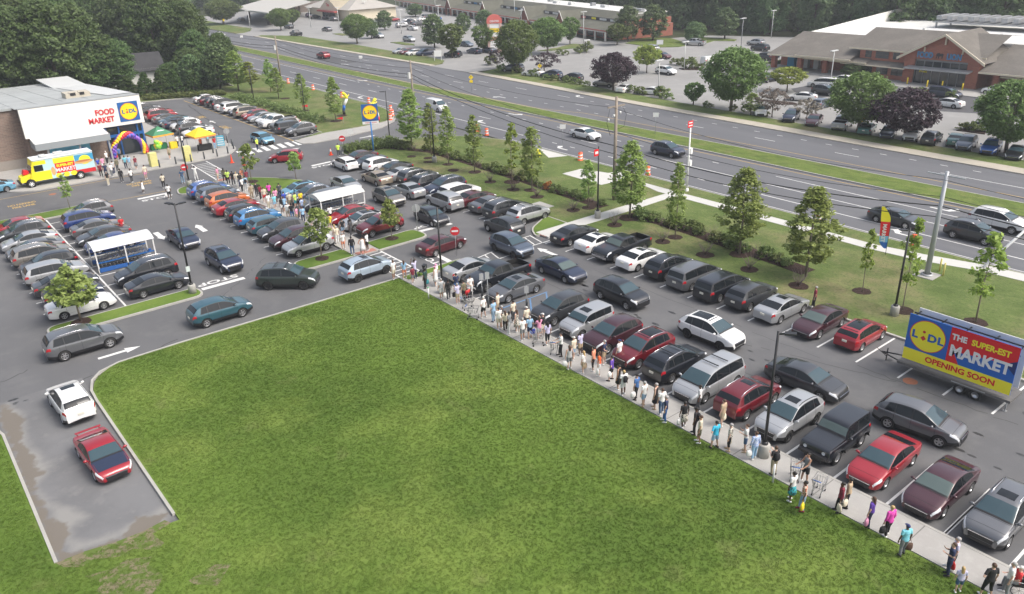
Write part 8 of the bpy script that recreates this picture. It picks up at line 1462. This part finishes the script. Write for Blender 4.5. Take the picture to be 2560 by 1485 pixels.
def person(x, y, top, bottom, hair='dark', pose_='stand', skin=0, rz=None, hs='short_hair', sc=1.0, gar='t', bt='s', shoe='white', extra=None, z=.14, where=None, group='people queueing outside the store', bag=None, rr=random.Random(77)):
    P = PB[pose_]; rz = rr.uniform(-.5, .5)+(PI*.04) if rz is None else rz; rz += 0
    kid = 'child' if sc < .85 else 'person'
    if gar == 'd': desc = f'{kid} in a {top} dress'
    else: desc = f"{kid} in {top} {'top' if gar == 'k' else 'shirt'} and {bottom} {BOT[bt]}"
    hd = {'cap': 'cap', 'short_hair': 'hair', 'long_hair': 'long hair'}[hs]
    t = root('person', desc, 'person', (x, y, z), rz, group, sc); PEOPLE.append((t, desc, hair, hd, x, y, where, bag))
    link('body', P['body'], t, mat=SKIN[skin])
    if gar == 'd': link('dress', P['dress'], t, mat=CLO[top])
    else: link('shirt' if gar == 't' else ('jacket' if gar == 'l' else 'tank_top'), P[GARM[gar]], t, mat=CLO[top]); link(BOT[bt], P[BOT[bt]], t, mat=CLO[bottom])
    link('hair' if hs != 'cap' else 'cap', P[hs], t, mat=HAIR[hair]); link('eyes', P['eyes'], t); link('mouth', P['mouth'], t)
    for s in P['shoes']: link('shoe', s, t, mat=CLO[shoe])
    if extra == 'backpack': b = MB(); ell_loft(b, [(0, -.18, 1.0, .12, .07), (0, -.19, 1.1, .15, .09), (0, -.18, 1.3, .14, .08), (0, -.16, 1.40, .09, .05)], 12); o = b.build('backpack', CLO['black'], t)
    if bag:
        w = P['wrist'][0 if bag[1] else 1]; c, s_ = math.cos(rz), math.sin(rz); wx, wy, wz = w[0]*sc, w[1]*sc, w[2]*sc-.02; gx, gy = x+wx*c-wy*s_, y+wx*s_+wy*c
        bt_ = root('bag', f"{bag[0]} bag carried by the {desc}"[:110], 'bag', (gx, gy, z+wz-.62), rz+rr.uniform(-.4, .4), 'bags carried in the queue'); b = MB(); n = 12
        ell_loft(b, [(0, 0, .02, .15, .07), (0, 0, .10, .19, .10), (0, 0, .28, .18, .08), (0, 0, .38, .16, .03)], n); b.build('sack', CLO[bag[0]], bt_); b = MB(); b.tube([(-.10, 0, .36), (-.05, 0, .58), (.05, 0, .58), (.10, 0, .36)], .008, 5); b.build('handle', CLO[bag[0]], bt_)
        PEOPLE[-1] = PEOPLE[-1][:7]+(bt_,)
        bt_['_c'] = bag[0]
    return t
def PL(ox, oy, s, lst, z=.14, **kw):
    for it in lst:
        a, c = it[0], it[1]; k = dict(kw); k.update(it[4] if len(it) > 4 else {}); zz = k.pop('z', z); x, y = at(ox+a*s, oy+c*s, zz); person(x, y, it[2], it[3], z=zz, **k)
D, L_ = 'dark', dict
qs = .20635
PL(1080, 640, qs, [
 (50, 365, 'white', 'white', L_(hair='pink', hs='cap', gar='d')), (120, 520, 'light grey', 'white', L_(hair='grey', bt='s')), (205, 530, 'black', 'dark grey', L_(skin=2, gar='l', bt='t', bag=('white', 1))), (300, 455, 'navy', 'blue', L_(skin=1, bt='t', pose_='phone')), (315, 580, 'lavender', 'khaki', L_(hair='grey', bag=('black', 1), pose_='bent' if 0 else 'phone')),
 (392, 545, 'olive', 'black', L_(bt='t')), (470, 485, 'white', 'white', L_(bt='t', pose_='back')), (630, 752, 'white', 'black', L_(hair='white', pose_='hip')), (750, 797, 'light blue', 'light denim', L_(bt='t', hair='brown', shoe='navy')), (800, 700, 'cream', 'tan', L_(hair='brown', bt='t')),
 (815, 890, 'white', 'cream', L_(hair=D, pose_='phone')), (850, 868, 'black', 'white', L_(skin=1, hair='grey')), (890, 912, 'cream', 'black', L_(hair='brown', hs='long_hair', bt='t', sc=.93)), (940, 942, 'grey', 'light grey', L_(skin=2, bt='t')), (988, 800, 'cream', 'dark grey', L_(bt='t', skin=1)), (1028, 920, 'black patterned', 'black', L_(gar='d', hs='long_hair', hair='brown')),
 (1100, 1022, 'white', 'grey', L_(hair='grey', skin=1)), (1150, 880, 'cream', 'dark grey', L_(hair='white', hs='cap', bt='t')), (1188, 998, 'light blue', 'navy', L_(hair='grey', shoe='tan', bag=('royal', 0))), (1345, 965, 'black', 'cream', L_(hair='white', hs='cap', pose_='phone')), (1300, 1010, 'pink', 'light grey', L_(hair='brown', hs='long_hair', pose_='push')),
 (1402, 1075, 'lavender', 'black', L_(hair=D, bt='c', hs='long_hair')), (1565, 1212, 'white', 'black', L_(bt='t', hair=D, shoe='black', pose_='push', rz=.9)), (1665, 1372, 'light grey', 'grey', L_(hs='long_hair', hair='brown', gar='k', bag=('white', 1))), (1718, 1262, 'cream', 'light denim', L_(hair='white', hs='cap')), (1798, 1200, 'lavender', 'tan', L_(skin=2, pose_='phone')),
 (1835, 1418, 'white', 'khaki', L_(hair='blond', hs='long_hair', sc=.92, extra=None, bag=('tan', 0))), (1955, 1392, 'salmon', 'black', L_(hair='dark', bt='c')), (2025, 1452, 'orange', 'white', L_(hair='brown', hs='long_hair', bag=('white', 1))), (2085, 1305, 'navy', 'tan', L_(hair='grey', bt='s', pose_='back'))], z=.14, rz=None)
PL(1500, 840, qs, [
 (138, 540, 'purple', 'black', L_(hair=D, shoe='black', pose_='hip', bag=('white', 1))), (232, 330, 'white', 'grey', L_(hair='navy', hs='cap', bt='t')), (282, 718, 'white', 'white', L_(hair='blond', skin=2, extra='backpack')), (222, 648, 'black', 'black', L_(gar='k', bt='k', skin=1)), (438, 770, 'blue', 'black', L_(hs='cap', hair=D, bt='t', shoe='black', bag=('white', 1))), (530, 858, 'white', 'light denim', L_(hair='grey', shoe='tan')),
 (668, 882, 'black', 'black', L_(gar='d', hair='grey', shoe='tan', bag=('white', 0))), (742, 948, 'white', 'denim', L_(bt='t', hair='brown')), (790, 1042, 'navy', 'blue', L_(bt='t', hair='grey', shoe='white')), (1012, 1110, 'black', 'black patterned', L_(bt='k', skin=2, bag=('white', 1))), (1195, 905, 'white', 'dark grey', L_(skin=2, bt='t')), (1148, 1192, 'black', 'black', L_(gar='t', skin=2, bt='t', shoe='black', extra='backpack', hs='cap', hair=D)),
 (1202, 1292, 'cream', 'olive', L_(hair='brown', skin=1, bag=('red', 0))), (1388, 1362, 'turquoise', 'light blue', L_(hair='dark', shoe='black', pose_='hip', gar='t')), (1478, 1090, 'tan', 'khaki', L_(hair='brown', bag=('cream', 0))), (1562, 1392, 'black patterned', 'black', L_(hair='grey', shoe='tan', bt='c', bag=('cream', 0))), (1752, 1402, 'white', 'denim', L_(hair='brown', shoe='tan', pose_='phone')), (1862, 1495, 'blue patterned', 'light blue', L_(hair='brown', gar='l', bt='t', bag=('white', 1)))], rz=None)
PL(1850, 960, .2839, [
 (290, 797, 'black', 'khaki', L_(extra='backpack', bt='t', shoe='black', hair='brown', hs='short_hair', pose_='phone')), (572, 862, 'grey', 'black', L_(gar='k', hair=D, skin=1, pose_='push', rz=1.2)), (448, 1032, 'white', 'teal patterned', L_(bt='k', hair=D, skin=2)), (545, 1115, 'rust patterned', 'light denim', L_(bt='t', skin=2, shoe='maroon', bag=('yellow', 1))), (868, 1128, 'maroon', 'black', L_(bt='t', skin=2, shoe='black', bag=('cream', 1), gar='l')),
 (935, 1088, 'tan', 'black', L_(gar='l', bt='t', skin=2, shoe='black', bag=('cream', 1))), (1132, 1262, 'purple', 'navy', L_(bt='t', hs='long_hair', hair='brown', shoe='black', bag=('pink', 1))), (1292, 1342, 'magenta', 'black', L_(bt='t', hair='blond', skin=0, gar='l', bag=('black', 1)))], rz=None)
PL(1900, 1100, .2634, [(1345, 1100, 'cyan', 'grey', L_(bt='t', hs='cap', hair='navy', skin=2, shoe='black', bag=('brown', 0), rz=-.5)), (1775, 1280, 'navy', 'navy', L_(bt='t', hair='brown', shoe='black', pose_='phone')), (1812, 1225, 'lavender', 'dark grey', L_(bt='t', hair='grey', bag=('red', 1))), (1872, 1448, 'lavender', 'denim', L_(hair='blond', hs='long_hair', sc=.80, rz=-.9)), (2140, 1490, 'black', 'black', L_(bt='c', hair='brown', pose_='hip', sc=1.03, rz=-.6)), (2330, 1470, 'white', 'grey', L_(hair='grey', bt='t'))], rz=None)
PL(780, 330, .2736, [(752, 1348, 'white', 'cream', L_(hair='brown', skin=1)), (848, 1342, 'light blue', 'salmon', L_(hair='brown', sc=.95, hs='long_hair')), (925, 1382, 'maroon', 'grey', L_(hair=D, sc=.85)), (945, 1345, 'lavender', 'navy', L_(hair=D, bt='t', skin=2, pose_='armsup')), (1042, 1428, 'dark green', 'black', L_(bt='t', skin=2, shoe='black', bag=('teal', 0))), (372, 1120, 'black', 'denim', L_(bt='t', skin=2, gar='l')), (468, 1122, 'white', 'white', L_(gar='d', skin=1, pose_='hip')), (510, 1085, 'white', 'black', L_(skin=2, pose_='phone')),
 (290, 1076, 'white', 'salmon', L_(hair='grey', sc=.95)), (235, 1020, 'cream', 'white', L_(bt='t', hair='white')), (288, 950, 'black', 'light denim', L_(hair=D)), (362, 955, 'dark grey', 'dark grey', L_(bt='t', skin=2)), (170, 905, 'yellow', 'khaki', L_(hair='brown')), (135, 915, 'lavender', 'denim', L_(hair='brown')), (1140, 1385, 'white', 'white', L_(bt='t', hair='pink'))], rz=None)
cs_ = .171
PL(460, 400, cs_, [(600, 322, 'olive', 'black', L_(hs='long_hair', hair=D, skin=2, bt='t')), (655, 357, 'lime', 'black', L_(bt='t', skin=2)), (730, 372, 'black', 'dark grey', L_(bt='t', skin=2)), (505, 292, 'pink', 'cream', L_(sc=.9)), (785, 385, 'cream', 'white', L_(bt='t', hair='blond')), (832, 402, 'black', 'navy', L_(bt='t', skin=2)), (912, 452, 'light blue', 'light grey', L_(extra='backpack', bt='t')), (865, 470, 'white', 'black', L_(bt='t', skin=2)), (862, 330, 'salmon', 'cream', L_(hair='blond')), (930, 355, 'maroon', 'grey', L_(bt='t', skin=2)),
 (1075, 545, 'black', 'dark grey', L_(gar='l', bt='t', hs='cap')), (1002, 577, 'khaki', 'tan', L_(gar='l', bt='t', skin=1)), (1132, 582, 'maroon', 'black', L_(bt='t', skin=2)), (1188, 622, 'cream', 'red', L_(hair='brown')), (1250, 722, 'white', 'cream', L_(bt='t', hair='brown')), (1258, 560, 'magenta', 'dark grey', L_(skin=2, bt='t')), (1352, 642, 'pink', 'black', L_(bt='t', hair=D, skin=2)), (1338, 712, 'cyan', 'light blue', L_(hair='white', sc=.9)), (1410, 562, 'dark grey', 'navy', L_(bt='t')), (1445, 772, 'black', 'white', L_(skin=2)), (1482, 765, 'light blue', 'navy', L_(hair=D)),
 (1530, 862, 'white', 'cream', L_(hair='white')), (1592, 872, 'black', 'blue', L_(bt='t', skin=2)), (1562, 702, 'cream', 'khaki', L_(hair='grey')), (1640, 705, 'lime', 'teal', L_(hair=D)), (1722, 685, 'yellow', 'navy', L_(bt='t')), (1742, 785, 'blue patterned', 'denim', L_(bt='t', hair='brown')), (1688, 862, 'dark grey', 'dark grey', L_(bt='t')), (1752, 920, 'light blue', 'navy', L_(bt='t', hair='brown')), (1660, 892, 'pink', 'tan', L_(sc=.85)), (1880, 980, 'white', 'grey', L_(hair='grey')), (1480, 690, 'royal', 'grey', L_(bt='t')),
 (2152, 905, 'white', 'black', L_(bt='t', skin=2)), (2220, 1202, 'cream', 'white', L_(hair='blond', hs='long_hair')), (2440, 1085, 'black', 'grey', L_(skin=2, bt='t'))], rz=None, group='people crowding on the walkway')
PL(460, 400, cs_, [(182, 292, 'white', 'white', L_(gar='t', bt='t', skin=2, pose_='armsup', where='photographing the store beside the blue car'))], z=.01)
PL(200, 340, cs_, [(592, 352, 'blue', 'black', L_(bt='t', where='in front of the balloon arch')), (682, 482, 'cyan', 'navy', L_(bt='t', skin=2, where='left of three on the plaza')), (740, 482, 'light blue', 'light grey', L_(bt='t', where='middle of three on the plaza')), (832, 492, 'maroon', 'grey', L_(bt='k', hair='brown', where='right of three on the plaza')), (1322, 340, 'khaki', 'olive', L_(where='between the two stacks of yellow crates')), (1440, 165, 'white', 'black', L_(bt='t', where='left of two between the tents')), (1505, 155, 'white', 'navy', L_(bt='t', skin=2, where='right of two between the tents')),
 (480, 600, 'white', 'grey', L_(bt='t', where='near the rear of the food truck', hair='grey')), (505, 560, 'light grey', 'navy', L_(bt='t', where='near the rear of the food truck')), (290, 520, 'royal', 'light grey', L_(where='close behind the red truck skirt', hair='grey')), (355, 500, 'pink', 'white', L_(hair='brown', where='in the group behind the truck')), (410, 410, 'white', 'black', L_(bt='t', hair='white', where='under the canopy post')), (395, 600, 'navy', 'navy', L_(bt='t', skin=1, where='in the group behind the truck')), (560, 520, 'olive', 'dark grey', L_(bt='t', where='walking to the store door', gar='l')), (1780, 200, 'orange', 'black', L_(where='under the yellow tent', bt='t')), (1980, 190, 'red', 'light blue', L_(where='beside the striped display board', bt='t')), (1880, 130, 'cyan', 'grey', L_(where='behind the black draped table', bt='t')), (320, 600, 'maroon', 'black', L_(where='at the back corner of the truck', bt='t'))], z=.13, rz=None, group='people on the store plaza')
PL(200, 340, cs_, [(425, 722, 'black', 'cream', L_(bt='t', hair='grey', where='standing in the lane behind the truck')), (622, 682, 'black', 'dark grey', L_(bt='t', skin=2, gar='l', where='walking in the lane before the store')), (768, 682, 'white', 'dark grey', L_(bt='t', skin=2, where='on the yellow lane lettering')), (972, 632, 'cream', 'pink', L_(hair='brown', where='at the plaza kerb by the yellow lettering', sc=1.03)), (932, 832, 'white', 'light grey', L_(gar='d', skin=2, sc=.85, where='in the lane below the yellow lettering')), (1232, 762, 'cream', 'black', L_(bt='t', skin=2, where='crossing near the stop line')), (1315, 922, 'white', 'black', L_(skin=2, where='at the end of the stop line', bag=('white', 1))), (1512, 695, 'denim', 'light denim', L_(bt='t', where='beside the island lamp post'))], z=.01, group='people in the lane before the store')
PL(0, 0, 1, [(309, 584, 'red', 'black', L_(bt='t', hair='grey', skin=1, where='beside the cars in the left block')), (645, 376, 'hi vis', 'navy', L_(bt='t', hs='cap', hair='white', where='directing traffic at the zebra crossing')), (847, 391, 'hi vis', 'dark grey', L_(bt='t', hair=D, where='directing cars beside the orange cone')), (2034, 770, 'maroon', 'black', L_(bt='t', skin=1, hair='grey', z=.13, where='standing between the silver and plum sedans', bag=('white', 0)))], z=.01)
# unique labels
seen = {}
for (t, desc, hair, hd, x, y, where, bag) in PEOPLE:
    w = where or f"beside the {near_car(x, y)}"
    cands = [f"{desc}, {w}", f"{desc}, {hair} {hd}, {w}"]
    lab = next((c for c in cands if c not in seen), cands[-1]+' in the queue'); seen[lab] = 1; t['label'] = ' '.join(lab.split()[:16])
    if bag is not None and hasattr(bag, 'keys'): c = bag['_c']; del bag['_c']; bag['label'] = ' '.join(f"{c} bag held by {desc.replace('person in ', 'person in ')}, {w}".split()[:16])
# carts and wheelchair in the queue
for px_, py_, rz, l in ((1080+qs*500, 640+qs*760, -.9, 'shopping cart holding a cream bag on the walkway edge behind the white haired person'), (1080+qs*1290, 640+qs*1080, -.6, 'shopping cart in the middle of the queue beside the pink shirt'), (1080+qs*1490, 640+qs*1170, .6, 'shopping cart pushed by the person with white shirt and black trousers'), (1850+.2839*480, 960+.2839*830, .5, 'shopping cart with a cream bundle near the grey tank top'), (1850+.2839*690, 960+.2839*960, .2, 'empty shopping cart standing alone on the sidewalk in front of the red sedan'), (1080+qs*440, 640+qs*640, -.3, 'shopping cart beside the seated red shirt near the head of the queue')):
    x, y = at(px_, py_, .14); cart(x, y, rz, l, None, .14)
def wheelchair(x, y, rz, label, plabel, top, skin, z=.14, hair='white'):
    t = root('wheelchair', label, 'wheelchair', (x, y, z), rz); b = MB(); b.box(-.22, .22, -.2, .24, .42, .5); b.build('seat', BLACKP, t); b = MB(); b.box(-.22, .22, -.26, -.2, .45, .95); b.build('backrest', BLACKP, t)
    for s in (-1, 1):
        b = MB(); n = 20; b.tube([(s*.29, .30*math.cos(2*PI*k/n)-.05, .30+.30*math.sin(2*PI*k/n)) for k in range(n+1)], .018, 5); [b.tube([(s*.29, -.05, .3), (s*.29, .28*math.cos(a)-.05, .3+.28*math.sin(a))], .006, 3) for a in np.linspace(0, 6.28, 9)[:-1]]; b.build('wheel', RUB, t); b = MB(); b.tube([(s*.24, -.24, .95), (s*.24, -.38, .98)], .015, 5); b.tube([(s*.24, .2, .45), (s*.2, .48, .12)], .014, 5); b.tube([(s*.25, -.2, .68), (s*.25, .2, .68)], .02, 5); b.build('frame', GALV, t)
    p = person(x+.0, y, top, 'grey', hair, 'sit', skin, rz, 'cap' if hair == 'white' else 'short_hair', 1.0, 't', 't', 'dark grey', None, z-.40, where='x'); PEOPLE.pop(); p['label'] = plabel
x, y = at(2537, 1478, .14); wheelchair(x, y, .5, 'black wheelchair at the bottom right corner of the sidewalk', 'person in red shirt and white cap seated in the wheelchair', 'red', 0)
x, y = at(1171, 757, .14); wheelchair(x, y, .2, 'wheelchair near the head of the queue', 'person in red shirt seated in the wheelchair near the head of the queue', 'red', 1, hair='grey')
x, y = at(1056, 690, .14); t = root('stroller', 'black folding stroller standing at the grass tip beside the crosswalk', 'stroller', (x, y, .14), .6)
b = MB(); b.box(-.22, .22, -.25, .2, .4, .5); b.hexa([(-.22, -.3, .45), (.22, -.3, .45), (.22, -.22, .45), (-.22, -.22, .45), (-.22, -.42, 1.0), (.22, -.42, 1.0), (.22, -.1, 1.05), (-.22, -.1, 1.05)]); b.build('seat', BLACKP, t)
for s in (-1, 1): b = MB(); b.tube([(s*.24, -.5, 1.0), (s*.24, 0, .5), (s*.24, .38, .1)], .014, 5); b.tube([(s*.24, -.3, .1), (s*.24, .0, .5)], .014, 5); b.build('frame', GREY, t); [link('wheel', CWH, t, (s*.24, yy, .09), sc=(1.5, 1.5, 1.5)) for yy in (-.3, .38)]
# planter drum at the queue lamp post keeps the real light pole base; haze comes last

for o in list(C.objects):
    gp = o.get('group'); 
    if gp in ('green shrubs of the mulch bed', 'bare shrubs of the mulch bed', 'bare shrubs in mulch rings'): o['label'] = ('low green' if 'green' in gp else 'bare grey')+(' shrub in a mulch ring behind the ' if 'rings' in gp else ' shrub in the mulch bed behind the ')+near_car(o.location.x-8, o.location.y)
    elif gp == 'pale lamp poles of the far car park': q = min(FC, key=lambda c: math.hypot(c[0]-o.location.x, c[1]-o.location.y)); o['label'] = f'pale lamp pole of the far car park near the {q[4]} {KN[q[3]]}'
    elif gp == 'far shopping centre shrubs': q = min(FC, key=lambda c: math.hypot(c[0]-o.location.x, c[1]-o.location.y)); o['label'] = f'rounded green shrub of the far lot near the {q[4]} {KN[q[3]]}'
HZ = MB(); HZ.box(-220, 330, -60, 520, -1.2, 27.5); hz_ = HZ.build('haze', (lambda m: m)(bpy.data.materials.new('haze_air'))); hz_['kind'] = 'stuff'
m = hz_.data.materials[0]; m.use_nodes = True; t = m.node_tree; t.nodes.remove(t.nodes['Principled BSDF']); v = t.nodes.new('ShaderNodeVolumePrincipled'); v.inputs['Color'].default_value = (.86, .90, .95, 1); v.inputs['Density'].default_value = HAZE; v.inputs['Anisotropy'].default_value = .2
t.links.new(v.outputs[0], t.nodes['Material Output'].inputs['Volume'])
